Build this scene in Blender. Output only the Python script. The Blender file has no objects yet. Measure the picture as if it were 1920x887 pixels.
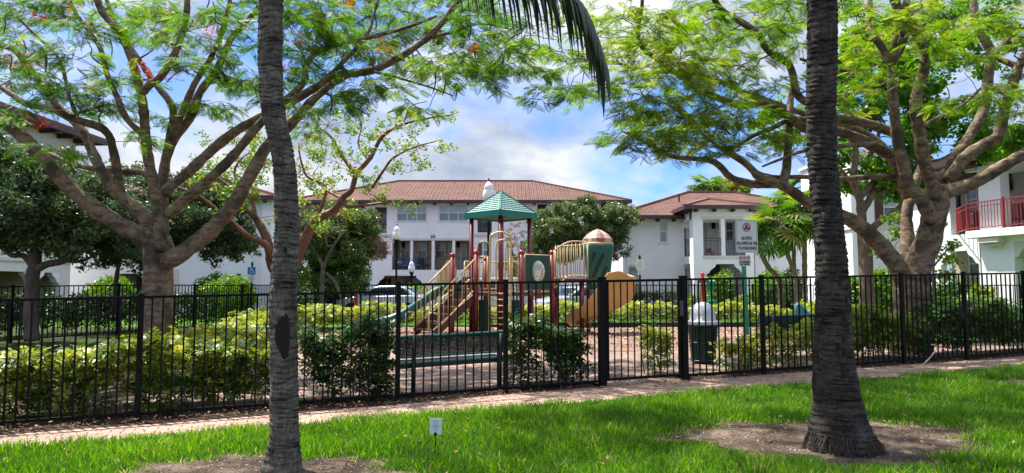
import bpy, math, random
import numpy as np
from mathutils import Vector, Matrix

rng = np.random.default_rng(7)
random.seed(7)
SC = bpy.context.scene
COL = SC.collection
PI = math.pi

# ------------------------------------------------------------------ camera model
F = 1290.0
CAM_Z = 1.6
PITCH = math.atan((535 - 443.5) / F)
CP, SP = math.cos(PITCH), math.sin(PITCH)

def W(px, py, D):
    """point at ground-plan distance D seen in direction (px, py) of the 1920 x 887 photograph"""
    u = (px - 960) / F
    v = (443.5 - py) / F
    t = D / (CP - v * SP)
    return np.array([u * t, D, CAM_Z + t * (SP + v * CP)])

def sstep(a, b, x):
    t = np.clip((x - a) / (b - a), 0, 1)
    return t * t * (3 - 2 * t)

def g(x, y):
    a = 0.04 + 0.02 * np.clip(x, -9, 12)
    w = sstep(13, 19, np.asarray(y, float))
    return a * (1 - w) + 0.17 * w

def GX(px, D):
    """ground point at distance D under picture column px"""
    x = (px - 960) / F * D
    for _ in range(3):
        z = float(g(x, D))
        x = (px - 960) / F * (D * CP + (z - CAM_Z) * SP)
    return np.array([x, D, float(g(x, D))])

# fence line
FA = np.array([-6.08, 8.17])
FD = np.array([0.9495, 0.3137])
FN = np.array([-0.3137, 0.9495])
def FP(t, n=0.0):
    p = FA + FD * t + FN * n
    return np.array([p[0], p[1], float(g(p[0], p[1]))])

# ------------------------------------------------------------------ materials
def new_mat(name):
    m = bpy.data.materials.new(name)
    m.use_nodes = True
    nt = m.node_tree
    b = nt.nodes['Principled BSDF']
    return m, nt, b

def ramp(nt, fac, stops):
    r = nt.nodes.new('ShaderNodeValToRGB')
    e = r.color_ramp.elements
    while len(e) < len(stops):
        e.new(0.5)
    for i, (p, c) in enumerate(stops):
        e[i].position = p
        e[i].color = (c[0], c[1], c[2], 1)
    nt.links.new(fac, r.inputs['Fac'])
    return r

def coords(nt, kind='Object', scale=(1, 1, 1), rot=(0, 0, 0), loc=(0, 0, 0)):
    tc = nt.nodes.new('ShaderNodeTexCoord')
    mp = nt.nodes.new('ShaderNodeMapping')
    mp.inputs['Scale'].default_value = scale
    mp.inputs['Rotation'].default_value = rot
    mp.inputs['Location'].default_value = loc
    nt.links.new(tc.outputs[kind], mp.inputs['Vector'])
    return mp.outputs['Vector']

def noise(nt, vec, scale, detail=4, rough=0.55, dist=0.0):
    n = nt.nodes.new('ShaderNodeTexNoise')
    n.inputs['Scale'].default_value = scale
    n.inputs['Detail'].default_value = detail
    n.inputs['Roughness'].default_value = rough
    n.inputs['Distortion'].default_value = dist
    nt.links.new(vec, n.inputs['Vector'])
    return n.outputs['Fac']

def bump(nt, b, h, strength=0.3, dist=0.02):
    bp = nt.nodes.new('ShaderNodeBump')
    bp.inputs['Strength'].default_value = strength
    bp.inputs['Distance'].default_value = dist
    nt.links.new(h, bp.inputs['Height'])
    nt.links.new(bp.outputs['Normal'], b.inputs['Normal'])

def mixc(nt, fac, a, b, mode='MIX'):
    m = nt.nodes.new('ShaderNodeMix')
    m.data_type = 'RGBA'
    m.blend_type = mode
    if isinstance(fac, (int, float)):
        m.inputs[0].default_value = fac
    else:
        nt.links.new(fac, m.inputs[0])
    for s, i in ((a, 6), (b, 7)):
        if isinstance(s, (tuple, list)):
            m.inputs[i].default_value = (s[0], s[1], s[2], 1)
        else:
            nt.links.new(s, m.inputs[i])
    return m.outputs[2]

def paint(name, col, rough=0.5, var=0.12, scale=6.0, metal=0.0, bmp=0.0, bscale=40, spec=0.5):
    """a base colour with soft mottling and fine unevenness"""
    m, nt, b = new_mat(name)
    v = coords(nt)
    n = noise(nt, v, scale, 5)
    lo = [max(0, c * (1 - var)) for c in col]
    hi = [min(1, c * (1 + var)) for c in col]
    r = ramp(nt, n, [(0.3, lo), (0.7, hi)])
    nt.links.new(r.outputs['Color'], b.inputs['Base Color'])
    b.inputs['Roughness'].default_value = rough
    b.inputs['Metallic'].default_value = metal
    b.inputs['Specular IOR Level'].default_value = spec
    if bmp:
        bump(nt, b, noise(nt, v, bscale, 4), bmp, 0.01)
    return m

def leafmat(name, stops, trans=0.45, rough=0.5, tcol=1.25, spec=0.35):
    """leaf: colour by the 'rnd' attribute, part of the light passes through"""
    m, nt, b = new_mat(name)
    a = nt.nodes.new('ShaderNodeAttribute')
    a.attribute_name = 'rnd'
    r = ramp(nt, a.outputs['Fac'], stops)
    nt.links.new(r.outputs['Color'], b.inputs['Base Color'])
    b.inputs['Roughness'].default_value = rough
    b.inputs['Specular IOR Level'].default_value = spec
    t = nt.nodes.new('ShaderNodeBsdfTranslucent')
    hs = nt.nodes.new('ShaderNodeHueSaturation')
    hs.inputs['Value'].default_value = tcol
    hs.inputs['Saturation'].default_value = 1.1
    nt.links.new(r.outputs['Color'], hs.inputs['Color'])
    nt.links.new(hs.outputs['Color'], t.inputs['Color'])
    mx = nt.nodes.new('ShaderNodeMixShader')
    mx.inputs['Fac'].default_value = trans
    nt.links.new(b.outputs['BSDF'], mx.inputs[1])
    nt.links.new(t.outputs['BSDF'], mx.inputs[2])
    nt.links.new(mx.outputs['Shader'], nt.nodes['Material Output'].inputs['Surface'])
    return m

def barkmat(name, dark, light, scale=5.0, stretch=3.0, rough=0.85, patch=None, bmp=0.6):
    m, nt, b = new_mat(name)
    v = coords(nt, scale=(1, 1, 1 / stretch if stretch else 1))
    n1 = noise(nt, v, scale, 6, 0.65, 0.6)
    n2 = noise(nt, coords(nt), scale * 7, 4, 0.6)
    ad = nt.nodes.new('ShaderNodeMath'); ad.operation = 'MULTIPLY_ADD'
    nt.links.new(n2, ad.inputs[0]); ad.inputs[1].default_value = 0.35
    nt.links.new(n1, ad.inputs[2])
    r = ramp(nt, ad.outputs[0], [(0.45, dark), (0.85, light)])
    c = r.outputs['Color']
    if patch:
        pn = noise(nt, coords(nt), 2.2, 3)
        pr = ramp(nt, pn, [(0.52, (0, 0, 0)), (0.62, (1, 1, 1))])
        c = mixc(nt, pr.outputs['Color'], c, patch)
    nt.links.new(c, b.inputs['Base Color'])
    b.inputs['Roughness'].default_value = rough
    b.inputs['Specular IOR Level'].default_value = 0.25
    bump(nt, b, ad.outputs[0], bmp, 0.03)
    return m

# ------------------------------------------------------------------ mesh builders
class MB:
    def __init__(self, M=None):
        self.v, self.f, self.m = [], [], []
        self.M = M
    def _add(self, vs, fs, mi=0):
        o = len(self.v)
        if self.M is not None:
            vs = [tuple(self.M @ Vector(tuple(map(float, p)))) for p in vs]
        self.v += [tuple(map(float, p)) for p in vs]
        self.f += [tuple(i + o for i in q) for q in fs]
        self.m += [mi] * len(fs)
    BOXF = [(0, 3, 2, 1), (4, 5, 6, 7), (0, 1, 5, 4), (1, 2, 6, 5), (2, 3, 7, 6), (3, 0, 4, 7)]
    def box(self, x0, x1, y0, y1, z0, z1, mi=0):
        self._add([(x0, y0, z0), (x1, y0, z0), (x1, y1, z0), (x0, y1, z0),
                   (x0, y0, z1), (x1, y0, z1), (x1, y1, z1), (x0, y1, z1)], self.BOXF, mi)
        return self
    def bar(self, p, q, w, h=None, mi=0, up=(0, 0, 1)):
        p, q = Vector(tuple(map(float, p))), Vector(tuple(map(float, q)))
        h = w if h is None else h
        d = (q - p).normalized()
        u = Vector(up)
        if abs(d.dot(u)) > 0.98:
            u = Vector((0, 1, 0))
        s = d.cross(u).normalized()
        u = s.cross(d)
        s *= w / 2; u *= h / 2
        vs = [p - s - u, p + s - u, p + s + u, p - s + u, q - s - u, q + s - u, q + s + u, q - s + u]
        self._add(vs, [(0, 1, 2, 3), (7, 6, 5, 4), (4, 5, 1, 0), (5, 6, 2, 1), (6, 7, 3, 2), (7, 4, 0, 3)], mi)
        return self
    def tube(self, pts, r, n=8, mi=0, caps=True, jit=0.0):
        P = [Vector(tuple(map(float, p))) for p in pts]
        k = len(P)
        R = [r] * k if isinstance(r, (int, float)) else list(r)
        T = [(P[min(i + 1, k - 1)] - P[max(i - 1, 0)]).normalized() for i in range(k)]
        u = Vector((1, 0, 0)) if abs(T[0].x) < 0.8 else Vector((0, 1, 0))
        u = (u - T[0] * u.dot(T[0])).normalized()
        vs, fs = [], []
        for i in range(k):
            u = (u - T[i] * u.dot(T[i]))
            u = u.normalized() if u.length > 1e-6 else T[i].orthogonal().normalized()
            w = T[i].cross(u)
            for j in range(n):
                a = 2 * PI * j / n
                rr = R[i] * (1 + (random.uniform(-jit, jit) if jit else 0))
                vs.append(P[i] + (u * math.cos(a) + w * math.sin(a)) * rr)
        for i in range(k - 1):
            for j in range(n):
                a, b = i * n + j, i * n + (j + 1) % n
                fs.append((a, b, b + n, a + n))
        if caps:
            fs.append(tuple(range(n - 1, -1, -1)))
            fs.append(tuple(range((k - 1) * n, k * n)))
        self._add(vs, fs, mi)
        return self
    def lathe(self, prof, c=(0, 0, 0), n=20, mi=0, caps=True):
        vs, fs = [], []
        k = len(prof)
        for (r, z) in prof:
            for j in range(n):
                a = 2 * PI * j / n
                vs.append((c[0] + max(r, 1e-4) * math.cos(a), c[1] + max(r, 1e-4) * math.sin(a), c[2] + z))
        for i in range(k - 1):
            for j in range(n):
                a, b = i * n + j, i * n + (j + 1) % n
                fs.append((a, b, b + n, a + n))
        if caps:
            fs.append(tuple(range(n - 1, -1, -1)))
            fs.append(tuple(range((k - 1) * n, k * n)))
        self._add(vs, fs, mi)
        return self
    def prism(self, poly, z0, z1, mi=0):
        """poly in x, y (counter-clockwise), extruded z0..z1"""
        k = len(poly)
        vs = [(x, y, z0) for x, y in poly] + [(x, y, z1) for x, y in poly]
        fs = [tuple(range(k - 1, -1, -1)), tuple(range(k, 2 * k))]
        fs += [(i, (i + 1) % k, (i + 1) % k + k, i + k) for i in range(k)]
        self._add(vs, fs, mi)
        return self
    def prismy(self, poly, y0, y1, mi=0):
        """poly in x, z (counter-clockwise seen from -y), extruded y0..y1"""
        k = len(poly)
        vs = [(x, y0, z) for x, z in poly] + [(x, y1, z) for x, z in poly]
        fs = [tuple(range(k)), tuple(range(2 * k - 1, k - 1, -1))]
        fs += [((i + 1) % k, i, i + k, (i + 1) % k + k) for i in range(k)]
        self._add(vs, fs, mi)
        return self
    def quad(self, *p, mi=0):
        self._add(p, [tuple(range(len(p)))], mi)
        return self
    def grid(self, fn, nu, nv, mi=0, flip=False):
        vs = [fn(i / nu, j / nv) for i in range(nu + 1) for j in range(nv + 1)]
        fs = []
        for i in range(nu):
            for j in range(nv):
                a = i * (nv + 1) + j
                q = (a, a + nv + 1, a + nv + 2, a + 1)
                fs.append(q[::-1] if flip else q)
        self._add(vs, fs, mi)
        return self
    def wall(self, x0, x1, z0, z1, holes, th, mi=0):
        """upright wall, front at y=0, back at y=th, with rectangular holes (xa, xb, za, zb)"""
        xs = sorted({x0, x1} | {min(max(v, x0), x1) for h in holes for v in h[:2]})
        zs = sorted({z0, z1} | {min(max(v, z0), z1) for h in holes for v in h[2:4]})
        def solid(i, j):
            if i < 0 or j < 0 or i >= len(xs) - 1 or j >= len(zs) - 1:
                return False
            cx, cz = (xs[i] + xs[i + 1]) / 2, (zs[j] + zs[j + 1]) / 2
            return not any(h[0] < cx < h[1] and h[2] < cz < h[3] for h in holes)
        for i in range(len(xs) - 1):
            for j in range(len(zs) - 1):
                if not solid(i, j):
                    continue
                a, b, c, d = xs[i], xs[i + 1], zs[j], zs[j + 1]
                self.quad((a, 0, c), (b, 0, c), (b, 0, d), (a, 0, d), mi=mi)
                self.quad((b, th, c), (a, th, c), (a, th, d), (b, th, d), mi=mi)
                if not solid(i - 1, j): self.quad((a, th, c), (a, 0, c), (a, 0, d), (a, th, d), mi=mi)
                if not solid(i + 1, j): self.quad((b, 0, c), (b, th, c), (b, th, d), (b, 0, d), mi=mi)
                if not solid(i, j - 1): self.quad((a, th, c), (b, th, c), (b, 0, c), (a, 0, c), mi=mi)
                if not solid(i, j + 1): self.quad((a, 0, d), (b, 0, d), (b, th, d), (a, th, d), mi=mi)
        return self
    def build(self, name, mats, parent=None, smooth=False, bevel=0.0, world=False, segs=2):
        me = bpy.data.meshes.new(name)
        v = self.v
        if world and parent is not None:
            o = base_of(parent)
            v = [(a - o[0], b - o[1], c - o[2]) for a, b, c in v]
        me.from_pydata(v, [], self.f)
        if not isinstance(mats, (list, tuple)):
            mats = [mats]
        for m in mats:
            me.materials.append(m)
        me.polygons.foreach_set('material_index', self.m)
        if smooth:
            me.polygons.foreach_set('use_smooth', [True] * len(self.f))
        me.validate()
        me.update()
        ob = bpy.data.objects.new(name, me)
        COL.objects.link(ob)
        if parent is not None:
            ob.parent = parent
        if bevel:
            bv = ob.modifiers.new('edge', 'BEVEL')
            bv.width = bevel; bv.segments = segs; bv.limit_method = 'ANGLE'; bv.angle_limit = 0.6
        return ob

def base_of(o):
    v = Vector((0, 0, 0))
    while o is not None:
        v += o.location
        o = o.parent
    return v

def props(o, label=None, cat=None, group=None, kind=None):
    if label: o['label'] = label
    if cat: o['category'] = cat
    if group: o['group'] = group
    if kind: o['kind'] = kind
    return o

def thing(name, label, cat, loc=(0, 0, 0), rz=0.0, group=None):
    o = bpy.data.objects.new(name, None)
    o.empty_display_size = 0.2
    COL.objects.link(o)
    o.location = [float(c) for c in loc]
    o.rotation_euler = (0, 0, rz)
    return props(o, label, cat, group)

def dup(root, loc, rz=None, label=None):
    def cp(o, par):
        c = o.copy(); COL.objects.link(c); c.parent = par
        for ch in list(o.children):
            cp(ch, c)
        return c
    r = cp(root, None)
    r.location = [float(c) for c in loc]
    if rz is not None:
        r.rotation_euler = (0, 0, rz)
    if label:
        r['label'] = label
    return r

def raw_mesh(name, V, Fq, mat, parent=None, rnd=None, smooth=False, world=False, uv=None):
    """fast mesh from numpy arrays; Fq is (n, k) with k corners each"""
    me = bpy.data.meshes.new(name)
    V = np.asarray(V, dtype=np.float32)
    if world and parent is not None:
        V = V - np.array(base_of(parent), dtype=np.float32)
    nf, k = Fq.shape
    me.vertices.add(len(V)); me.vertices.foreach_set('co', V.ravel())
    me.loops.add(nf * k); me.loops.foreach_set('vertex_index', Fq.astype(np.int32).ravel())
    me.polygons.add(nf)
    me.polygons.foreach_set('loop_start', np.arange(0, nf * k, k, dtype=np.int32))
    if smooth:
        me.polygons.foreach_set('use_smooth', np.ones(nf, dtype=bool))
    if rnd is not None:
        at = me.attributes.new('rnd', 'FLOAT', 'POINT')
        at.data.foreach_set('value', np.asarray(rnd, dtype=np.float32))
    for m in (mat if isinstance(mat, (list, tuple)) else [mat]):
        me.materials.append(m)
    me.update(calc_edges=True)
    ob = bpy.data.objects.new(name, me)
    COL.objects.link(ob)
    if parent is not None:
        ob.parent = parent
    return ob

def rots(yaw, pitch, roll):
    """N rotation matrices Rz(yaw) Ry(-pitch) Rx(roll)"""
    cy, sy, cp, sp, cr, sr = np.cos(yaw), np.sin(yaw), np.cos(pitch), np.sin(pitch), np.cos(roll), np.sin(roll)
    z, o = np.zeros_like(cy), np.ones_like(cy)
    Rz = np.stack([np.stack([cy, -sy, z], -1), np.stack([sy, cy, z], -1), np.stack([z, z, o], -1)], -2)
    Ry = np.stack([np.stack([cp, z, -sp], -1), np.stack([z, o, z], -1), np.stack([sp, z, cp], -1)], -2)
    Rx = np.stack([np.stack([o, z, z], -1), np.stack([z, cr, -sr], -1), np.stack([z, sr, cr], -1)], -2)
    return Rz @ Ry @ Rx

def scatter(name, tmpl, pos, R, s, mat, parent=None, rnd=None, world=True, rj=0.0):
    """copies of a small leaf template merged into ONE foliage mesh; rnd per copy (plus per-leaflet jitter)"""
    V, Fq = tmpl
    N, K = len(pos), len(V)
    P = np.einsum('nij,kj->nki', R, V) * np.asarray(s)[:, None, None] + np.asarray(pos)[:, None, :]
    FF = (Fq[None] + (np.arange(N) * K)[:, None, None]).reshape(-1, Fq.shape[1])
    rv = None
    if rnd is not None:
        j = rng.uniform(-rj, rj, (N, K // 4 + 1)).repeat(4, axis=1)[:, :K]
        rv = np.clip(np.asarray(rnd)[:, None] + j, 0, 1).ravel()
    return raw_mesh(name, P.reshape(-1, 3), FF, mat, parent, rv, world=world)

def rhomb(base, d, side, L, w, droop=0.0):
    b = np.array(base, float); d = np.array(d, float); s = np.array(side, float)
    up = np.array([0, 0, 1.0])
    return [b, b + d * L * 0.5 - s * w * 0.5 - up * droop * L * 0.2, b + d * L - up * droop * L, b + d * L * 0.5 + s * w * 0.5 - up * droop * L * 0.2]

def quads_of(leaves):
    V = np.array([p for q in leaves for p in q])
    Fq = np.arange(len(V)).reshape(-1, 4)
    return V, Fq

def t_feather(n=9):
    """bipinnate leaf along +x, length 1"""
    L = []
    for i in range(n):
        x = 0.15 + 0.85 * i / (n - 1)
        ln = 0.30 * math.sin(PI * min(1, 0.25 + 0.72 * i / (n - 1))) + 0.06
        for sd in (-1, 1):
            a = math.radians(62 - 25 * i / n)
            d = (math.cos(a), sd * math.sin(a), 0.02)
            s = (-sd * math.sin(a), math.cos(a), 0)
            L.append(rhomb((x, 0, -0.25 * x * x), d, s, ln, 0.052, 0.25))
    L.append(rhomb((0, 0, 0.0), (1, 0, -0.2), (0, 1, 0), 1.0, 0.014, 0.0))
    return quads_of(L)

def t_palmate(n=7):
    L = []
    for i in range(n):
        a = 2 * PI * i / n + 0.13 * (i % 2)
        d = (math.cos(a), math.sin(a), 0.12)
        s = (-math.sin(a), math.cos(a), 0)
        L.append(rhomb((0.12 * math.cos(a), 0.12 * math.sin(a), 0), d, s, 1.0 - 0.15 * (i % 3) / 2, 0.42, 0.35))
    return quads_of(L)

def t_tuft(n=9, w=0.55, seed=1, spread=0.7):
    r = np.random.default_rng(seed)
    L = []
    for i in range(n):
        d = r.normal(size=3); d[2] = abs(d[2]) * 0.6 - 0.1; d /= np.linalg.norm(d)
        s = np.cross(d, r.normal(size=3)); s /= np.linalg.norm(s)
        b = r.normal(size=3) * 0.45 * spread
        L.append(rhomb(b, d, s, 0.62, 0.62 * w, 0.1))
    return quads_of(L)

def catmull(pts, step=0.12):
    P = np.array(pts, float)
    if len(P) < 3:
        n = max(2, int(np.linalg.norm(P[-1] - P[0]) / step))
        return np.array([P[0] + (P[-1] - P[0]) * i / n for i in range(n + 1)])
    Q = np.vstack([2 * P[0] - P[1], P, 2 * P[-1] - P[-2]])
    out = []
    for i in range(1, len(Q) - 2):
        p0, p1, p2, p3 = Q[i - 1], Q[i], Q[i + 1], Q[i + 2]
        n = max(1, int(np.linalg.norm(p2 - p1) / step))
        for k in range(n):
            t = k / n
            out.append(0.5 * ((2 * p1) + (-p0 + p2) * t + (2 * p0 - 5 * p1 + 4 * p2 - p3) * t * t + (-p0 + 3 * p1 - 3 * p2 + p3) * t ** 3))
    out.append(P[-1])
    return np.array(out)
# ------------------------------------------------------------------ sky, sun, camera
def setup_world():
    SC.view_settings.view_transform = 'Standard'
    SC.view_settings.look = 'None'
    SC.view_settings.gamma = 1.0
    SC.view_settings.exposure = EXPOSURE
    w = bpy.data.worlds.new('World'); SC.world = w
    w.use_nodes = True
    nt = w.node_tree
    bg = nt.nodes['Background']
    sky = nt.nodes.new('ShaderNodeTexSky')
    sky.sky_type = 'NISHITA'
    sky.sun_disc = False
    sky.sun_elevation = math.radians(SUN_EL)
    sky.sun_rotation = math.atan2(SUN[0], SUN[1])
    sky.altitude = 5; sky.dust_density = 0.6; sky.ozone_density = 1.5
    tc = nt.nodes.new('ShaderNodeTexCoord')
    sep = nt.nodes.new('ShaderNodeSeparateXYZ'); nt.links.new(tc.outputs['Generated'], sep.inputs[0])
    mp = nt.nodes.new('ShaderNodeMapping'); nt.links.new(tc.outputs['Generated'], mp.inputs['Vector'])
    mp.inputs['Scale'].default_value = (1.0, 1.0, 1.7)
    mp.inputs['Location'].default_value = CLOUD_OFF
    cov = noise(nt, mp.outputs['Vector'], 2.6, 9, 0.56, 0.15)
    # a clear gap low in the sky over the small house
    gp = W(1250, 345, 1.0) - np.array([0, 0, CAM_Z]); gp /= np.linalg.norm(gp)
    dt = nt.nodes.new('ShaderNodeVectorMath'); dt.operation = 'DOT_PRODUCT'
    nt.links.new(tc.outputs['Generated'], dt.inputs[0]); dt.inputs[1].default_value = tuple(gp)
    mr = nt.nodes.new('ShaderNodeMapRange'); mr.interpolation_type = 'SMOOTHSTEP'; nt.links.new(dt.outputs['Value'], mr.inputs['Value'])
    mr.inputs['From Min'].default_value = math.cos(math.radians(10)); mr.inputs['From Max'].default_value = math.cos(math.radians(2)); mr.inputs['To Min'].default_value = 0.0; mr.inputs['To Max'].default_value = -0.11
    ca = nt.nodes.new('ShaderNodeMath'); ca.operation = 'ADD'; nt.links.new(cov, ca.inputs[0]); nt.links.new(mr.outputs[0], ca.inputs[1])
    cr = ramp(nt, ca.outputs[0], [(CLOUD_LO, (0, 0, 0)), (CLOUD_HI, (1, 1, 1))])
    shd = noise(nt, mp.outputs['Vector'], 4.2, 9, 0.57, 0.3)
    cc = ramp(nt, shd, [(0.36, (4.3, 5.1, 6.8)), (0.48, (6.6, 7.3, 8.7)), (0.58, (9.7, 9.9, 10.3))])
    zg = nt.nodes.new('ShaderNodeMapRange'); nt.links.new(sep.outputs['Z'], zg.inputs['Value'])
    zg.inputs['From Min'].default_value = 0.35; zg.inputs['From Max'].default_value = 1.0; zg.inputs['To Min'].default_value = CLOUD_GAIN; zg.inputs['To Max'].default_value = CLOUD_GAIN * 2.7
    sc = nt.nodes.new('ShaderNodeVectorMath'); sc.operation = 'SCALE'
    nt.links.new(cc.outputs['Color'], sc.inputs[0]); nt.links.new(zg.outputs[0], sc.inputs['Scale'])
    sk = nt.nodes.new('ShaderNodeVectorMath'); sk.operation = 'MULTIPLY'
    nt.links.new(sky.outputs['Color'], sk.inputs[0]); sk.inputs[1].default_value = SKY_TINT
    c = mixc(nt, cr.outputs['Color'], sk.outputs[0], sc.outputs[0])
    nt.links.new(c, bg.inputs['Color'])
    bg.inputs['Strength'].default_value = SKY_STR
    ld = bpy.data.lights.new('sun', 'SUN')
    ld.energy = SUN_STR; ld.angle = math.radians(0.55); ld.color = (1.0, 0.95, 0.86)
    lo = bpy.data.objects.new('sun', ld); COL.objects.link(lo)
    lo.rotation_euler = Vector(SUN).to_track_quat('Z', 'Y').to_euler()
    cd = bpy.data.cameras.new('camera'); co = bpy.data.objects.new('camera', cd); COL.objects.link(co)
    cd.sensor_width = 36; cd.lens = 36 * F / 1920
    cd.clip_end = 2000; cd.clip_start = 0.05
    co.location = (0, 0, CAM_Z); co.rotation_euler = (PI / 2 + PITCH, 0, 0)
    SC.camera = co
    SC.cycles.max_bounces = 6
    SC.cycles.transparent_max_bounces = 8
    SC.cycles.use_adaptive_sampling = True
    SC.cycles.adaptive_threshold = 0.005
    SC.cycles.use_denoising = True
    SC.cycles.denoiser = 'OPENIMAGEDENOISE'
    SC.cycles.denoising_input_passes = 'RGB_ALBEDO_NORMAL'
    SC.cycles.denoising_prefilter = 'NONE'
    SC.cycles.sample_clamp_indirect = 4.0

SUN_EL = 64.0
_a = math.radians(-54)
SUN = (math.cos(math.radians(SUN_EL)) * math.sin(_a), math.cos(math.radians(SUN_EL)) * math.cos(_a), math.sin(math.radians(SUN_EL)))
EXPOSURE = 1.16
SUN_STR = 4.9
SKY_STR = 0.14
SKY_TINT = (0.32, 0.47, 0.78)
CLOUD_OFF = (5.2, 3.1, 0.0)
CLOUD_LO, CLOUD_HI = 0.40, 0.53
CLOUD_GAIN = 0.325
setup_world()

# ------------------------------------------------------------------ ground
def soil_mat(name, stops, scale=3.0, fine=60, bmp=0.5):
    m, nt, b = new_mat(name)
    v = coords(nt)
    n1 = noise(nt, v, scale, 6, 0.6, 0.3)
    n2 = noise(nt, v, fine, 4, 0.7)
    ad = nt.nodes.new('ShaderNodeMath'); ad.operation = 'MULTIPLY_ADD'
    nt.links.new(n2, ad.inputs[0]); ad.inputs[1].default_value = 0.5; nt.links.new(n1, ad.inputs[2])
    r = ramp(nt, ad.outputs[0], stops)
    nt.links.new(r.outputs['Color'], b.inputs['Base Color'])
    b.inputs['Roughness'].default_value = 0.95
    b.inputs['Specular IOR Level'].default_value = 0.15
    bump(nt, b, n2, bmp, 0.03)
    return m

M_soil = soil_mat('dark_soil', [(0.5, (0.016, 0.011, 0.008)), (0.78, (0.05, 0.034, 0.024)), (1.0, (0.13, 0.09, 0.065))])
M_dirt = soil_mat('sandy_dirt', [(0.55, (0.026, 0.017, 0.012)), (0.78, (0.080, 0.056, 0.041)), (1.0, (0.22, 0.165, 0.125))], 2.6, 45)
M_thatch = soil_mat('lawn_thatch', [(0.5, (0.012, 0.018, 0.006)), (0.75, (0.03, 0.045, 0.010)), (0.95, (0.07, 0.07, 0.03))], 2.0, 30)
M_fargrass = soil_mat('far_grass', [(0.5, (0.03, 0.075, 0.012)), (0.75, (0.06, 0.14, 0.02)), (0.95, (0.10, 0.19, 0.04))], 1.2, 25)
M_asphalt = soil_mat('asphalt', [(0.5, (0.04, 0.04, 0.042)), (0.95, (0.075, 0.073, 0.07))], 1.0, 60)
M_mulch = soil_mat('wood_mulch', [(0.5, (0.095, 0.052, 0.036)), (0.72, (0.225, 0.14, 0.10)), (0.95, (0.38, 0.27, 0.21))], 1.5, 38, 0.9)

def paver_mat(name, c1, c2, mortar, scale=1.0, rot=0.0, bw=0.24, bh=0.12):
    m, nt, b = new_mat(name)
    v = coords(nt, rot=(0, 0, rot))
    br = nt.nodes.new('ShaderNodeTexBrick')
    br.inputs['Scale'].default_value = scale
    br.inputs['Brick Width'].default_value = bw
    br.inputs['Row Height'].default_value = bh
    br.inputs['Mortar Size'].default_value = 0.010
    br.inputs['Mortar Smooth'].default_value = 0.3
    br.inputs['Bias'].default_value = -0.1
    br.inputs['Color1'].default_value = (*c1, 1); br.inputs['Color2'].default_value = (*c2, 1)
    br.inputs['Mortar'].default_value = (*mortar, 1)
    # slight waviness so that courses are not ruler-straight
    wv = nt.nodes.new('ShaderNodeTexNoise'); wv.inputs['Scale'].default_value = 2.5
    nt.links.new(v, wv.inputs['Vector'])
    ma = nt.nodes.new('ShaderNodeVectorMath'); ma.operation = 'MULTIPLY_ADD'
    nt.links.new(wv.outputs['Color'], ma.inputs[0]); ma.inputs[1].default_value = (0.03, 0.03, 0); nt.links.new(v, ma.inputs[2])
    nt.links.new(ma.outputs[0], br.inputs['Vector'])
    d = noise(nt, v, 1.6, 6, 0.65)
    dr = ramp(nt, d, [(0.3, (0.62, 0.6, 0.58)), (0.65, (1.08, 1.05, 1.02))])
    c = mixc(nt, 1.0, br.outputs['Color'], dr.outputs['Color'], 'MULTIPLY')
    f = noise(nt, v, 55, 3)
    fr = ramp(nt, f, [(0.3, (0.82, 0.82, 0.82)), (0.7, (1.1, 1.1, 1.1))])
    c = mixc(nt, 1.0, c, fr.outputs['Color'], 'MULTIPLY')
    nt.links.new(c, b.inputs['Base Color'])
    b.inputs['Roughness'].default_value = 0.9
    b.inputs['Specular IOR Level'].default_value = 0.2
    bump(nt, b, br.outputs['Fac'], -0.5, 0.01)
    return m

M_path = paver_mat('path_pavers', (0.49, 0.335, 0.275), (0.38, 0.26, 0.215), (0.13, 0.088, 0.07), rot=-math.atan2(FD[1], FD[0]) - 0.0)
M_plaza = paver_mat('plaza_pavers', (0.35, 0.245, 0.205), (0.26, 0.19, 0.16), (0.16, 0.12, 0.10), rot=-math.atan2(FD[1], FD[0]))

def sheet(name, fn, nu, nv, dz, mat, kind='structure'):
    vs = []
    for i in range(nu + 1):
        for j in range(nv + 1):
            x, y = fn(i / nu, j / nv)
            vs.append((x, y, float(g(x, y)) + dz))
    V = np.array(vs)
    Fq = np.array([(i * (nv + 1) + j, (i + 1) * (nv + 1) + j, (i + 1) * (nv + 1) + j + 1, i * (nv + 1) + j + 1) for i in range(nu) for j in range(nv)])
    a = V[Fq[0]]
    if np.cross(a[1] - a[0], a[2] - a[0])[2] < 0:
        Fq = Fq[:, ::-1].copy()
    return props(raw_mesh(name, V, Fq, mat, smooth=True), kind=kind)

_gx = np.concatenate([np.linspace(-400, -30, 12), np.linspace(-28, 28, 57), np.linspace(30, 400, 12)])
_gy = np.concatenate([np.linspace(-60, -6, 6), np.linspace(-5, 32, 38), np.linspace(36, 900, 12)])
def _ground():
    nu, nv = len(_gx) - 1, len(_gy) - 1
    return sheet('ground', lambda u, v: (_gx[int(round(u * nu))], _gy[int(round(v * nv))]), nu, nv, -0.02, M_soil)
_ground()

def tn(t, n):
    p = FA + FD * t + FN * n
    return p[0], p[1]

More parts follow.
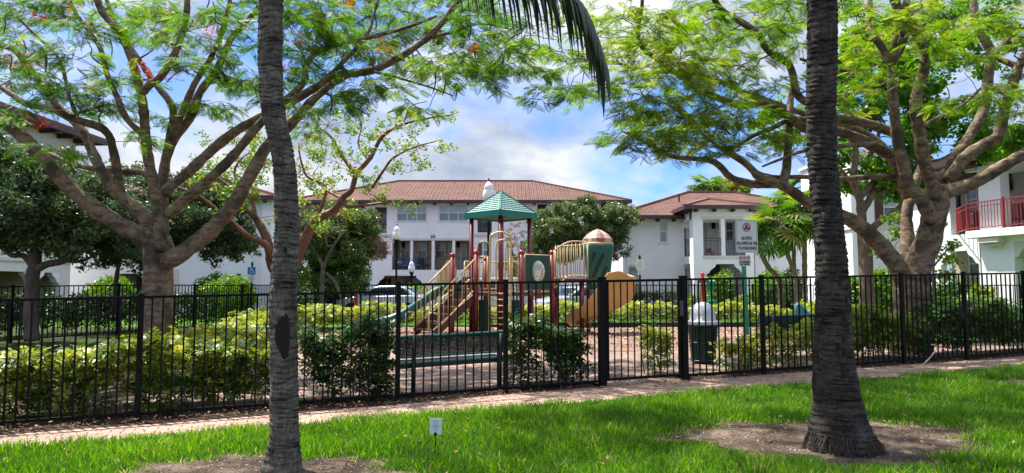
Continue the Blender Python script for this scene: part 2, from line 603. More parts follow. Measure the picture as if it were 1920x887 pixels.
PATH_LO, _pn = -1.22, None
def path_hi(t):
    return -0.46 + 0.36 * float(sstep(3.0, 7.6, t)) + 0.02 * math.sin(t * 2.3)
sheet('lawn', lambda u, v: tn(-16 + 46 * u, -14 + (14 - 1.2) * v), 46, 16, 0.000, M_thatch)
sheet('path', lambda u, v: tn(-16 + 46 * u, PATH_LO - 0.03 + (path_hi(-16 + 46 * u) - PATH_LO + 0.03) * v), 92, 6, 0.006, M_path)
def _plaza(u, v):
    x0, y0 = tn(0.6 + 20 * u, 0.42 + 0.0 * u)
    x1, y1 = -5.6 + 22.7 * u, 16.6 + 0.5 * math.sin(u * 9)
    return x0 + (x1 - x0) * v, y0 + (y1 - y0) * v
sheet('plaza', _plaza, 40, 16, 0.004, M_plaza)
sheet('gate_threshold', lambda u, v: tn(7.85 + 1.45 * u, path_hi(8.5) - 0.02 + 0.62 * v), 4, 3, 0.010, M_path)
sheet('mulch', lambda u, v: (-5.5 + 14.9 * u, 16.0 + 0.5 * math.sin(u * 9) + 7.6 * v), 26, 16, 0.010, M_mulch)
sheet('back_grass', lambda u, v: (-32 + 64 * u, 23.8 + 7.2 * v), 32, 5, 0.004, M_fargrass)
M_shadegrass = soil_mat('thin_grass_painted_shade', [(0.5, (0.018, 0.022, 0.010)), (0.8, (0.035, 0.05, 0.016)), (0.95, (0.07, 0.06, 0.035))], 1.2, 25)  # thin grass, its colour darkened to stand for the shade under the oak
sheet('side_grass', lambda u, v: (-32 + (26.5 + 1.4 * v) * u, 14.0 + 9.8 * v), 20, 8, 0.004, M_shadegrass)
sheet('side_grass', lambda u, v: (9.6 + 14 * u, 17.5 + 6.3 * v), 14, 6, 0.004, M_fargrass)
sheet('road', lambda u, v: (-60 + 120 * u, 31.6 + 5.2 * v), 12, 3, 0.002, M_asphalt)
sheet('verge', lambda u, v: (-60 + 120 * u, 37.0 + 1.6 * v), 12, 2, 0.004, M_fargrass)
_k = MB(); _k.box(-60, 60, 31.3, 31.55, 0.10, 0.30); _k.box(-60, 60, 36.82, 37.0, 0.10, 0.30)
M_conc = paint('concrete', (0.42, 0.40, 0.37), 0.9, 0.15, 3)
props(_k.build('kerb', M_conc, bevel=0.02), kind='structure')

# dirt rings round the palms
PATCH = [(3.10, 6.80, 1.34, 0.86), (-2.20, 5.80, 1.08, 0.76), (7.6, 10.05, 0.75, 0.32), (9.0, 11.0, 0.8, 0.3)]
def patch_r(a, k):
    return 1 + 0.10 * math.sin(3 * a + k) + 0.09 * math.sin(7 * a + 2 * k) + 0.07 * math.sin(13 * a + k) + 0.05 * math.sin(23 * a)
for k, (cx, cy, rx, ry) in enumerate(PATCH):
    def _f(u, v, cx=cx, cy=cy, rx=rx, ry=ry, k=k):
        a = 2 * PI * u
        r = patch_r(a, k) * (0.02 + 1.08 * v)
        return cx + rx * r * math.cos(a), cy + ry * r * math.sin(a)
    sheet('dirt_patch', _f, 48, 6, 0.008, M_dirt)

# ------------------------------------------------------------------ grass blades
def in_patch(x, y):
    m = np.full(x.shape, 9.0)
    for k, (cx, cy, rx, ry) in enumerate(PATCH):
        dx, dy = (x - cx) / rx, (y - cy) / ry
        a = np.arctan2(dy, dx)
        rr = 1 + 0.10 * np.sin(3 * a + k) + 0.09 * np.sin(7 * a + 2 * k) + 0.07 * np.sin(13 * a + k) + 0.05 * np.sin(23 * a)
        m = np.minimum(m, np.hypot(dx, dy) / rr)
    return m

M_grass = leafmat('grass_blade', [(0.0, (0.030, 0.085, 0.010)), (0.35, (0.070, 0.175, 0.013)), (0.75, (0.15, 0.30, 0.022)), (0.93, (0.25, 0.37, 0.05)), (1.0, (0.42, 0.36, 0.14))], 0.5, 0.42, 1.7)
def grass(name, N, xr, yr, hmin, hmax, wid, inside, label=None):
    x = rng.uniform(xr[0], xr[1], N); y = rng.uniform(yr[0], yr[1], N)
    k = inside(x, y); x, y = x[k], y[k]
    N = len(x)
    clump = 0.5 + 0.25 * np.sin(x * 3.1 + 1.3 * np.sin(y * 2.3)) + 0.25 * np.sin(y * 4.7 + 1.7 * np.sin(x * 2.9))
    h = (hmin + (hmax - hmin) * rng.beta(2, 2.4, N)) * (0.62 + 0.6 * clump)
    pm = in_patch(x, y)
    h *= np.clip((pm - 0.75) * 1.8, 0.3, 1)
    yaw = rng.uniform(0, 2 * PI, N)
    lean = rng.uniform(0.1, 0.75, N) * h
    w = wid * rng.uniform(0.6, 1.25, N)
    z = g(x, y)
    dx, dy = np.cos(yaw), np.sin(yaw)
    f = rng.uniform(0, 2 * PI, N); sx, sy = np.cos(f), np.sin(f)
    P = np.zeros((N, 6, 3))
    for i, (q, ww) in enumerate(((0.0, 1.0), (0.55, 0.8), (1.0, 0.12))):
        off = lean * q ** 2
        zz = z + h * q * (1 - 0.12 * q)
        for s, j in ((-1, 2 * i), (1, 2 * i + 1)):
            P[:, j, 0] = x + dx * off + sx * s * w * ww / 2
            P[:, j, 1] = y + dy * off + sy * s * w * ww / 2
            P[:, j, 2] = zz
    Fq = np.array([[0, 1, 3, 2], [2, 3, 5, 4]])
    FF = (Fq[None] + (np.arange(N) * 6)[:, None, None]).reshape(-1, 4)
    big = np.sin(x * 0.9 + 1.1 * np.sin(y * 0.7)) * np.sin(y * 1.3 + 0.6 * x)
    c = np.clip(rng.normal(0.46, 0.19, N) + 0.20 * (clump - 0.5) + 0.14 * big + (rng.random(N) < 0.02) * 0.5, 0, 1)
    c = np.where((pm < 1.12) & (rng.random(N) < 0.25), 1.0, c)
    return props(raw_mesh(name, P.reshape(-1, 3), FF, M_grass, rnd=np.repeat(c, 6)), label, 'grass' if label else None, kind='stuff')

def lawn_inside(x, y):
    n = (x - FA[0]) * FN[0] + (y - FA[1]) * FN[1]
    t = (x - FA[0]) * FD[0] + (y - FA[1]) * FD[1]
    edge = PATH_LO + 0.03 * np.sin(t * 5.1) + 0.03 * np.sin(t * 11.7) - 0.02
    pm = in_patch(x, y)
    vis = np.abs(x) < y * 0.80 + 0.6
    keep = (pm > 1) | ((pm > 0.86) & (rng.random(x.shape) < 0.10)) | (rng.random(x.shape) < 0.006)
    thin = rng.random(x.shape) < np.clip(1.25 - (y - 4) * 0.06, 0.5, 1)
    return (n < edge) & vis & keep & thin
grass('lawn_grass', 420000, (-8.5, 11), (3.6, 12.4), 0.05, 0.155, 0.0090, lawn_inside, 'lush bright green lawn grass in front of the paved path')
def far_inside(x, y):
    return (np.abs(x) < y * 0.78) & ((y > 24.6) | ((x < -6.9) & (rng.random(x.shape) < 0.18)) | (x > 10.0)) & (y > 14.5 + np.maximum(0, (x + 6) * 0.33))
grass('back_lawn_grass', 90000, (-24, 24), (14, 31), 0.05, 0.12, 0.016, far_inside, 'green grass on the far side of the playground hedges')

# ------------------------------------------------------------------ litter on path, soil and mulch
M_litter = leafmat('dry_leaf', [(0, (0.06, 0.035, 0.02)), (0.5, (0.20, 0.11, 0.06)), (0.8, (0.33, 0.22, 0.12)), (1.0, (0.30, 0.06, 0.03))], 0.1, 0.8, 1)
def flat_leaf():
    return quads_of([rhomb((-0.5, 0, 0), (1, 0, 0.05), (0, 1, 0), 1.0, 0.5, -0.15)])
def litter(name, N, fn, smin, smax, dz, mat=None, label=None, tm=None):
    p = np.array([fn() for _ in range(N)])
    pos = np.column_stack([p[:, 0], p[:, 1], g(p[:, 0], p[:, 1]) + dz])
    R = rots(rng.uniform(0, 2 * PI, N), rng.normal(0, 0.25, N), rng.normal(0, 0.3, N))
    o = scatter(name, tm or flat_leaf(), pos, R, rng.uniform(smin, smax, N), mat or M_litter, rnd=rng.random(N))
    return props(o, label, 'litter', kind='stuff')
litter('leaf_litter', 2600, lambda: tn(rng.uniform(-1, 18), rng.uniform(-0.5, 1.3) * rng.random() - 0.15), 0.02, 0.065, 0.02, label='brown dry leaves on the soil along the fence foot')
litter('lawn_litter', 500, lambda: (rng.uniform(-5, 8), rng.uniform(4.6, 11.0)), 0.02, 0.06, 0.075, label='yellowed leaves dropped on the front lawn')
litter('path_litter', 420, lambda: tn(rng.uniform(-1, 18), rng.uniform(PATH_LO, -0.1)), 0.012, 0.05, 0.016, label='small dry leaves and petals fallen on the path')
litter('plaza_litter', 700, lambda: (rng.uniform(-4, 9), rng.uniform(11.2, 16.4)), 0.02, 0.07, 0.016, label='dry leaves scattered on the playground paving')
def _ptc():
    cx, cy, rx, ry = PATCH[int(rng.integers(0, 2))]
    a, r = rng.uniform(0, 2 * PI), math.sqrt(rng.random())
    return cx + rx * r * math.cos(a), cy + ry * r * math.sin(a)
M_debris = leafmat('dirt_debris', [(0, (0.04, 0.03, 0.022)), (0.5, (0.13, 0.10, 0.075)), (0.9, (0.22, 0.18, 0.14)), (1, (0.34, 0.31, 0.27))], 0.0, 0.9, 1)
litter('dirt_debris', 3400, _ptc, 0.008, 0.035, 0.014, M_debris, 'small twigs and pebbles on the bare dirt round the palms')
M_chip = leafmat('mulch_chip', [(0, (0.09, 0.045, 0.03)), (0.5, (0.25, 0.15, 0.105)), (1.0, (0.46, 0.34, 0.26))], 0.0, 0.9, 1)
litter('mulch_chips', 9000, lambda: (rng.uniform(-5.3, 9), rng.uniform(16.2, 23.2)), 0.04, 0.11, 0.022, M_chip, 'reddish brown wood chips covering the playground bed')
# ------------------------------------------------------------------ black metal fence
M_black = paint('black_powder_coat', (0.006, 0.006, 0.0065), 0.55, 0.3, 8, bmp=0.05, spec=0.12)
M_post = M_black

def fence_run(name, label, pts, H, post_flags=None, pitch=0.121, pw=0.062, pick=0.019, cat='fence', raise_post=0.02, group=None, zf=None):
    """pts: list of plan points where posts stand; panels between"""
    zf = zf or (lambda p: float(g(p[0], p[1])))
    b = (pts[0][0], pts[0][1], zf(pts[0]))
    root = thing(name, label, cat, b, 0, group)
    for i, p in enumerate(pts):
        if post_flags and not post_flags[i]:
            continue
        mb = MB(); z = zf(p)
        ang = math.atan2(pts[min(i + 1, len(pts) - 1)][1] - pts[max(i - 1, 0)][1], pts[min(i + 1, len(pts) - 1)][0] - pts[max(i - 1, 0)][0])
        M = Matrix.Translation((p[0] - b[0], p[1] - b[1], z - b[2])) @ Matrix.Rotation(ang, 4, 'Z')
        mb.M = M
        h = pw / 2
        mb.box(-h, h, -h, h, -0.05, H + raise_post)
        mb.box(-h - 0.006, h + 0.006, -h - 0.006, h + 0.006, H + raise_post, H + raise_post + 0.012)
        mb.build('post', M_post, root, bevel=0.003)
    for i in range(len(pts) - 1):
        p, q = np.array(pts[i][:2], float), np.array(pts[i + 1][:2], float)
        L = np.linalg.norm(q - p); d = (q - p) / L
        zp, zq = zf(p), zf(q)
        mb = MB()
        def pt(s, z):
            c = p + d * s
            return (c[0] - b[0], c[1] - b[1], zp + (zq - zp) * s / L + z - b[2])
        e = pw / 2 + 0.001
        mb.bar(pt(e, H - 0.016), pt(L - e, H - 0.016), 0.040, 0.034)
        mb.bar(pt(e, H - 0.165), pt(L - e, H - 0.165), 0.028, 0.030) if FENCE_MID else None
        mb.bar(pt(e, 0.075), pt(L - e, 0.075), 0.034, 0.034)
        n = max(1, int(round(L / pitch)))
        for k in range(1, n):
            s = L * k / n
            mb.bar(pt(s, 0.055), pt(s, H - 0.034), pick, pick, up=(d[0], d[1], 0))
        mb.build('picket_panel', M_black, root)
    return root
FENCE_MID = False

HL, HR = 1.52, 1.615
fence_run('metal_fence', 'black picket fence run along the yellow hedge, lower than the rest', [tn(t, 0) for t in (-3.1, -1.55, 0.0, 1.52, 3.13, 4.70)], HL, [1, 1, 1, 1, 1, 0])
fence_run('metal_fence', 'black picket fence run in front of the perforated bench, ending at the gate', [tn(t, 0) for t in (4.733, 6.304, 7.853)], HR, [1, 1, 0])
fence_run('metal_fence', 'black picket fence run from the gate past the trash can and palm', [tn(t, 0) for t in (9.34, 10.81, 12.32, 13.84, 15.36, 16.94, 18.5, 20.05, 21.6)], HR, [0] + [1] * 8)
# gate posts and gate
def gate():
    b = FP(7.86)
    root = thing('gate', 'black picket gate between two thick posts where the path meets the playground', 'gate', b)
    def rel(t, z, n=0.0):
        p = tn(t, n)
        return (p[0] - b[0], p[1] - b[1], float(g(*p)) + z - b[2])
    for t, w in ((7.86, 0.105), (9.30, 0.10)):
        mb = MB()
        p = rel(t, 0)
        mb.M = Matrix.Translation(p) @ Matrix.Rotation(math.atan2(FD[1], FD[0]), 4, 'Z')
        mb.box(-w / 2, w / 2, -w / 2, w / 2, -0.05, HR + 0.03); mb.box(-w / 2 - 0.008, w / 2 + 0.008, -w / 2 - 0.008, w / 2 + 0.008, HR + 0.03, HR + 0.045)
        mb.build('gate_post', M_post, root, bevel=0.004)
    mb = MB()
    t0, t1 = 7.935, 9.235
    mb.bar(rel(t0, HR - 0.02), rel(t1, HR - 0.02), 0.04, 0.04); mb.bar(rel(t0, 0.09), rel(t1, 0.09), 0.04, 0.04)
    for t in (t0 + 0.02, t1 - 0.02):
        mb.bar(rel(t, 0.07), rel(t, HR - 0.04), 0.04, 0.04)
    mb.build('gate_frame', M_black, root)
    mb = MB()
    for k in range(1, 11):
        t = t0 + 0.02 + (t1 - t0 - 0.04) * k / 11
        mb.bar(rel(t, 0.11), rel(t, HR - 0.041), 0.019, 0.019)
    mb.build('pickets', M_black, root)
    mb = MB(); mb.bar(rel(9.24, 1.02, -0.035), rel(9.24, 1.26, -0.035), 0.055, 0.05); mb.bar(rel(9.19, 1.15, -0.04), rel(9.12, 1.15, -0.04), 0.03, 0.03)
    mb.build('latch', paint('latch_dark_grey', (0.05, 0.05, 0.055), 0.4), root, bevel=0.005)
    for z in (0.3, 1.25):
        mb = MB(); mb.tube([rel(7.925, z - 0.05, -0.05), rel(7.925, z + 0.05, -0.05)], 0.016, 8); mb.build('hinge', M_black, root)
gate()
# the same fence round the far sides of the playground
M_black_save = M_black
fence_run('metal_fence', 'black picket fence along the far left grass behind the trees', [(-16.5, 13.5), (-14.6, 15.6), (-12.8, 17.7), (-11.4, 20.0), (-10.3, 22.4), (-9.7, 24.8), (-9.4, 27.2)], 1.45)
fence_run('metal_fence', 'black picket fence behind the playground in front of the parked cars', [(-9.4 + 2.4 * k, 27.3 + 0.10 * k) for k in range(11)], 1.45, [0] + [1] * 10)
fence_run('metal_fence', 'black picket fence running back on the far side of the right flowering tree', [(18.5, 17.2), (17.6, 19.3), (16.8, 21.6), (16.0, 23.9), (15.3, 26.2), (14.7, 28.3)], 1.45, [1, 1, 1, 1, 1, 0])

# ------------------------------------------------------------------ hedges
T_palm7 = t_palmate(7)
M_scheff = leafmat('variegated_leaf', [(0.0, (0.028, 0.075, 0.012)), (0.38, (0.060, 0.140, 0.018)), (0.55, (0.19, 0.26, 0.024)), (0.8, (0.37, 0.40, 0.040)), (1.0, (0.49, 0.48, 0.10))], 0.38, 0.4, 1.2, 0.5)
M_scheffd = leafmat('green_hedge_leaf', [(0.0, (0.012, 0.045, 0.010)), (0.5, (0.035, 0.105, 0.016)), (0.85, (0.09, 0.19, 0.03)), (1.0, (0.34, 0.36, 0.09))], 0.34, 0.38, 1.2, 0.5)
M_stem = paint('hedge_stem', (0.09, 0.07, 0.05), 0.85, 0.3, 12)
T_small = t_tuft(9, 0.6, 3)

def hedge(name, label, line, width, height, dens, lsize, mat, tm=T_palm7, yellow=(0.55, 0.25), cat='hedge', group=None, bare=0.18, stems=True, hvar=0.14):
    """leafy hedge along a plan polyline: many small whorls through the volume, uneven top and sides"""
    P = np.array(line, float)
    seg = np.linalg.norm(np.diff(P, axis=0), axis=1); cum = np.concatenate([[0], np.cumsum(seg)]); L = cum[-1]
    b = (P[0, 0], P[0, 1], float(g(P[0, 0], P[0, 1])))
    root = thing(name, label, cat, b, 0, group)
    N = int(dens * L * width * max(0.4, height))
    s = rng.uniform(0, L, N)
    i = np.clip(np.searchsorted(cum, s) - 1, 0, len(seg) - 1)
    f = (s - cum[i]) / seg[i]
    c = P[i] + (P[i + 1] - P[i]) * f[:, None]
    d = (P[i + 1] - P[i]) / seg[i][:, None]
    nrm = np.column_stack([-d[:, 1], d[:, 0]])
    u = rng.uniform(-1, 1, N)
    ph = rng.uniform(0, 6.28, 3)
    wv = 1 + 0.22 * np.sin(s * 2.7 + ph[0]) + 0.14 * np.sin(s * 6.1 + ph[1])
    hv = 1 + hvar * np.sin(s * 2.1 + ph[2]) + hvar * 0.8 * np.sin(s * 5.3 + ph[0]) + rng.normal(0, 0.05, N)
    z = rng.beta(1.6, 1.0, N)
    off = u * width / 2 * wv * (0.72 + 0.28 * np.sqrt(np.clip(1 - (z * 1.0 - 0.35) ** 2, 0, 1)))
    x = c[:, 0] + nrm[:, 0] * off; y = c[:, 1] + nrm[:, 1] * off
    zz = bare * height * rng.uniform(0.4, 1.2, N) + z * height * hv * (1 - bare)
    zz = np.clip(zz, 0.03, None)
    # hollow the core a little: keep mostly the outer shell
    core = (np.abs(u) < 0.6) & (z < 0.72) & (rng.random(N) < 0.5)
    gap = (np.sin(s * 4.3 + ph[1]) * np.sin(z * 6 + ph[0] + s) > 0.62) & (rng.random(N) < 0.7)
    k = ~(core | gap)
    x, y, zz, z, u = x[k], y[k], zz[k], z[k], u[k]
    pos = np.column_stack([x, y, g(x, y) + zz])
    n = len(pos)
    out = np.arctan2(nrm[k][:, 1] * np.sign(u), nrm[k][:, 0] * np.sign(u))
    R = rots(rng.uniform(0, 2 * PI, n), rng.normal(0, 0.45, n), rng.normal(0, 0.45, n))
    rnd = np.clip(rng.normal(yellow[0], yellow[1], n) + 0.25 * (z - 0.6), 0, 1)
    o = scatter('foliage', tm, pos, R, lsize * rng.uniform(0.65, 1.25, n), mat, root, rnd, rj=0.13)
    if stems:
        mb = MB()
        for q in range(int(L * 5)):
            j = int(rng.integers(0, n))
            p1 = pos[j]
            bx, by = p1[0] + rng.uniform(-0.15, 0.15), p1[1] + rng.uniform(-0.15, 0.15)
            p0 = np.array([bx, by, float(g(bx, by)) - 0.02])
            mid = (p0 + p1) / 2 + rng.normal(0, 0.05, 3)
            mb.tube([p0, mid, p1], [0.012, 0.009, 0.004], 5)
        mb.build('stems', M_stem, root, world=True)
    return root

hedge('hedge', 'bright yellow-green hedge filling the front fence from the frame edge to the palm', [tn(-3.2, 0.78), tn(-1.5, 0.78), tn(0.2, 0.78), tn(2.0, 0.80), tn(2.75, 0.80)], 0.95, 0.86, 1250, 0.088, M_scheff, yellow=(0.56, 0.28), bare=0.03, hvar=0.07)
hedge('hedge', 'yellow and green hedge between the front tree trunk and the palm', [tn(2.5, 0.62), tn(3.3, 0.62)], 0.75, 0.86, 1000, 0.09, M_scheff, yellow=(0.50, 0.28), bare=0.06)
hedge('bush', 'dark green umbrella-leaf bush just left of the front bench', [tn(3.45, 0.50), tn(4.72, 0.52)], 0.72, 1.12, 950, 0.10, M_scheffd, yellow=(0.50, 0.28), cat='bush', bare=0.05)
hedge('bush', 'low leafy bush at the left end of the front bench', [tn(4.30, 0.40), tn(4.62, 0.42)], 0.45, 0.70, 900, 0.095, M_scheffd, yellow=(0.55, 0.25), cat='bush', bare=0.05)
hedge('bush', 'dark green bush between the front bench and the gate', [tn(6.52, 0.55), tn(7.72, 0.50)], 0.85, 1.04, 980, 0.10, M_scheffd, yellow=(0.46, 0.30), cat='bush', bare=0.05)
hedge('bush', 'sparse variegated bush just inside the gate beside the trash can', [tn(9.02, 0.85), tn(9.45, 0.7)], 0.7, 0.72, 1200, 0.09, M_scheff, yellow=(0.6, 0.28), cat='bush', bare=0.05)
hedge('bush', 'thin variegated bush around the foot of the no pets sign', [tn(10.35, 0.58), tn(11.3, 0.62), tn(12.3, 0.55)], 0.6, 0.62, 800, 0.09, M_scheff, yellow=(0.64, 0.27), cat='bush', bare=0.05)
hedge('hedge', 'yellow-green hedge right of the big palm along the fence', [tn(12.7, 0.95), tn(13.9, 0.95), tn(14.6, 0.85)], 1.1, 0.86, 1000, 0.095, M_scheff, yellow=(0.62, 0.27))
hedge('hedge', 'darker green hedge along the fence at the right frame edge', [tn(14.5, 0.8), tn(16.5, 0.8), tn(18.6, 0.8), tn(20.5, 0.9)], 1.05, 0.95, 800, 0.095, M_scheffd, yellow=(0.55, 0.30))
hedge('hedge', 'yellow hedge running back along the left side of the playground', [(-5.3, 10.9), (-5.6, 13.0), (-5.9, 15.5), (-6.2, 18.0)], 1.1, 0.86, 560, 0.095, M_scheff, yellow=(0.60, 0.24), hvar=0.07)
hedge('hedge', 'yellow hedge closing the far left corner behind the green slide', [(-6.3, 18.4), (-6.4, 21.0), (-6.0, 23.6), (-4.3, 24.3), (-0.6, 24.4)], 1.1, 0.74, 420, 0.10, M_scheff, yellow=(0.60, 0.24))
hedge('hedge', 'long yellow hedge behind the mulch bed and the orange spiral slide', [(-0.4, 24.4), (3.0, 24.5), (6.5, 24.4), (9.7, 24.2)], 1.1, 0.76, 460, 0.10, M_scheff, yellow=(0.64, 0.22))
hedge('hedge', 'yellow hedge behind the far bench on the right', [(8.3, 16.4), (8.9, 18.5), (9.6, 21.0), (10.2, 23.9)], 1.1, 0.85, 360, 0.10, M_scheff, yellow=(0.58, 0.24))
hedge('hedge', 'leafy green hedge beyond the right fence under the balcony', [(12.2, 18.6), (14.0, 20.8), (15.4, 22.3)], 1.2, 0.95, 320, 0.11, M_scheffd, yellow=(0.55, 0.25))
_e = MB(); _e.box(-0.8, 9.8, 23.62, 23.74, 0.1, 0.34)
tt = thing('edging', 'dark timber edging holding the mulch below the far hedge', 'edging', (4.5, 23.68, 0.1))
_e.build('timber', paint('dark_timber', (0.02, 0.018, 0.016), 0.85), tt, bevel=0.01, world=True)

# ------------------------------------------------------------------ benches
def perforated(name, col):
    m, nt, b = new_mat(name)
    b.inputs['Base Color'].default_value = (*col, 1); b.inputs['Roughness'].default_value = 0.5; b.inputs['Specular IOR Level'].default_value = 0.12
    v = coords(nt, 'UV', (1, 1, 1))
    vo = nt.nodes.new('ShaderNodeTexVoronoi'); vo.inputs['Scale'].default_value = 1.0; vo.inputs['Randomness'].default_value = 0.0
    nt.links.new(v, vo.inputs['Vector'])
    lt = nt.nodes.new('ShaderNodeMath'); lt.operation = 'LESS_THAN'; lt.inputs[1].default_value = 0.125
    nt.links.new(vo.outputs['Distance'], lt.inputs[0])
    tr = nt.nodes.new('ShaderNodeBsdfTransparent'); mx = nt.nodes.new('ShaderNodeMixShader')
    nt.links.new(lt.outputs[0], mx.inputs['Fac']); nt.links.new(b.outputs['BSDF'], mx.inputs[1]); nt.links.new(tr.outputs['BSDF'], mx.inputs[2])
    nt.links.new(mx.outputs['Shader'], nt.nodes['Material Output'].inputs['Surface'])
    return m
M_perf = perforated('perforated_green_steel', (0.005, 0.026, 0.024))
M_teal = paint('teal_coated_rim', (0.030, 0.17, 0.155), 0.38, 0.15, 5)
M_bleg = paint('dark_bench_steel', (0.012, 0.028, 0.028), 0.4, 0.2, 6)

def rounded_rect(w, h, r, n=6):
    pts = []
    for cx, cy, a0 in ((w / 2 - r, h / 2 - r, 0), (-w / 2 + r, h / 2 - r, 90), (-w / 2 + r, -h / 2 + r, 180), (w / 2 - r, -h / 2 + r, 270)):
        for k in range(n + 1):
            a = math.radians(a0 + 90 * k / n)
            pts.append((cx + r * math.cos(a), cy + r * math.sin(a)))
    return pts

def perf_panel(name, w, h, r, M, root):
    """flat perforated panel with a coated tube rim, in the plane of M (x right, y up)"""
    pts = rounded_rect(w, h, r)
    mb = MB(M); mb._add([(x, y, 0) for x, y in pts], [tuple(range(len(pts)))])
    o = mb.build(name, M_perf, root)
    uv = o.data.uv_layers.new(name='UVMap')
    for li, l in enumerate(o.data.loops):
        x, y = pts[l.vertex_index]
        uv.data[li].uv = (x / 0.019, y / 0.019)
    mb = MB(M); mb.tube([(x, y, 0) for x, y in pts + pts[:2]], 0.017, 6, caps=False)
    mb.build('rim', M_teal, o, smooth=True)
    return o

def bench(label, p, q):
    """perforated steel bench, seat facing away from the camera, from plan point p to q"""
    p, q = np.array(p), np.array(q)
    c = (p + q) / 2; L = float(np.linalg.norm(q - p))
    ang = math.atan2(q[1] - p[1], q[0] - p[0])
    root = thing('bench', label, 'bench', (c[0], c[1], float(g(c[0], c[1]))), ang)
    slope = -math.asin(float((g(*p) - g(*q)) / L))
    MS = Matrix.Translation((0, 0.30, 0.45)) @ Matrix.Rotation(slope, 4, 'Y').inverted()
    perf_panel('seat', L, 0.40, 0.09, MS, root)
    mb = MB(MS); mb.bar((-L / 2 + 0.05, -0.18, -0.035), (L / 2 - 0.05, -0.18, -0.035), 0.02, 0.07); mb.build('seat_skirt', M_bleg, root)
    MBk = Matrix.Translation((0, 0.03, 0.70)) @ Matrix.Rotation(slope, 4, 'Y').inverted() @ Matrix.Rotation(math.radians(80), 4, 'X')
    perf_panel('backrest', L, 0.30, 0.11, MBk, root)
    for x in (-L / 2 + 0.27, L / 2 - 0.17):
        mb = MB()
        mb.tube([(x, 0.02, -0.03), (x, 0.02, 0.42), (x, -0.01, 0.60), (x, -0.035, 0.84)], 0.032, 10)
        mb.bar((x, 0.02, 0.41), (x, 0.42, 0.425), 0.04, 0.05)
        mb.build('leg', M_bleg, root, smooth=True)
    return root
bench('green perforated bench standing behind the fence, facing the climbing frame', GX(741, 9.95)[:2], GX(957, 10.72)[:2])
bench('green perforated bench half hidden by the thick palm trunk', GX(1428, 13.6)[:2], GX(1592, 14.1)[:2])
# folded teal cover standing on the second bench
bt = W(1512, 598, 14.05)
t = thing('canvas_bag', 'pointed teal bag resting on the bench beside the thick palm', 'bag', (bt[0], bt[1] + 0.32, float(g(bt[0], bt[1])) + 0.47))
mb = MB(); mb.prismy([(-0.15, 0), (0.22, 0), (0.20, 0.38), (-0.02, 0.60), (-0.09, 0.58)], -0.08, 0.10)
mb.build('bag_body', paint('teal_canvas', (0.10, 0.30, 0.29), 0.8), t, bevel=0.02)
mb = MB(); mb.tube([(-0.08, 0, 0.57), (-0.05, 0, 0.635), (0.0, 0, 0.57)], 0.008, 6); mb.build('handle', M_teal, t)

# ------------------------------------------------------------------ trash can
def trash_can():
    p = GX(1319, 13.3)
    root = thing('trash_can', 'green perforated trash can with a silver dome lid near the gate', 'trash can', p)
    n = 28
    mb = MB()
    for k in range(n):
        a = 2 * PI * k / n
        mb.bar((0.225 * math.cos(a), 0.225 * math.sin(a), 0.06), (0.275 * math.cos(a), 0.275 * math.sin(a), 0.72), 0.036, 0.008, up=(math.cos(a), math.sin(a), 0))
    M_g = paint('dark_green_steel', (0.007, 0.030, 0.026), 0.4, 0.2, 5)
    mb.build('slat_basket', M_g, root)
    mb = MB(); mb.lathe([(0.215, 0.04), (0.262, 0.70), (0.25, 0.70), (0.205, 0.05)], n=24, caps=False); mb.build('liner', paint('liner_black', (0.012, 0.02, 0.018), 0.6), root, smooth=True)
    mb = MB()
    for z, r in ((0.06, 0.235), (0.40, 0.262), (0.72, 0.285)):
        mb.tube([(r * math.cos(2 * PI * k / 24), r * math.sin(2 * PI * k / 24), z) for k in range(25)], 0.014, 6, caps=False)
    mb.build('band', M_g, root, smooth=True)
    mb = MB(); mb.lathe([(0.30, 0.735), (0.325, 0.745), (0.325, 0.80), (0.315, 0.812), (0.245, 0.815), (0.242, 0.92), (0.225, 1.0), (0.18, 1.09), (0.11, 1.15), (0.0, 1.17)], n=32)
    lid = mb.build('dome_lid', paint('silver_plastic', (0.55, 0.57, 0.60), 0.35, 0.06, 4), root, smooth=True)
    mb = MB()
    mb.M = Matrix.Rotation(0.6, 4, 'Z')
    mb.grid(lambda u, v: ((0.248 - 0.06 * v * v) * math.cos(-0.55 + 1.1 * u), (0.248 - 0.06 * v * v) * math.sin(-0.55 + 1.1 * u), 0.865 + 0.16 * v), 8, 3)
    mb.build('opening_flap', paint('flap_grey', (0.30, 0.31, 0.33), 0.4), lid)
trash_can()

# ------------------------------------------------------------------ lettering
def text_obj(s, size, M, mat, parent, bold=0.0, extr=0.002, name='lettering', xs=1.0):
    cu = bpy.data.curves.new(name, 'FONT'); cu.body = s; cu.size = size; cu.extrude = extr; cu.offset = bold
    cu.align_x = 'CENTER'; cu.align_y = 'CENTER'
    tmp = bpy.data.objects.new(name, cu)
    COL.objects.link(tmp)
    me = bpy.data.meshes.new_from_object(tmp.evaluated_get(bpy.context.evaluated_depsgraph_get()))
    bpy.data.objects.remove(tmp)
    me.transform(Matrix.Diagonal((xs, 1, 1, 1)))
    me.transform(M)
    me.materials.clear(); me.materials.append(mat)
    o = bpy.data.objects.new(name, me); COL.objects.link(o); o.parent = parent
    return o
FR = Matrix.Rotation(PI / 2, 4, 'X')           # text plane -> upright, facing -y
M_ink = paint('black_ink', (0.02, 0.02, 0.02), 0.6, 0.1)
M_redink = paint('red_ink', (0.45, 0.02, 0.025), 0.5, 0.1)
M_signw = paint('white_sign_face', (0.74, 0.72, 0.69), 0.45, 0.05, 9)
M_signg = paint('grey_sign_back', (0.32, 0.32, 0.32), 0.5, 0.1)
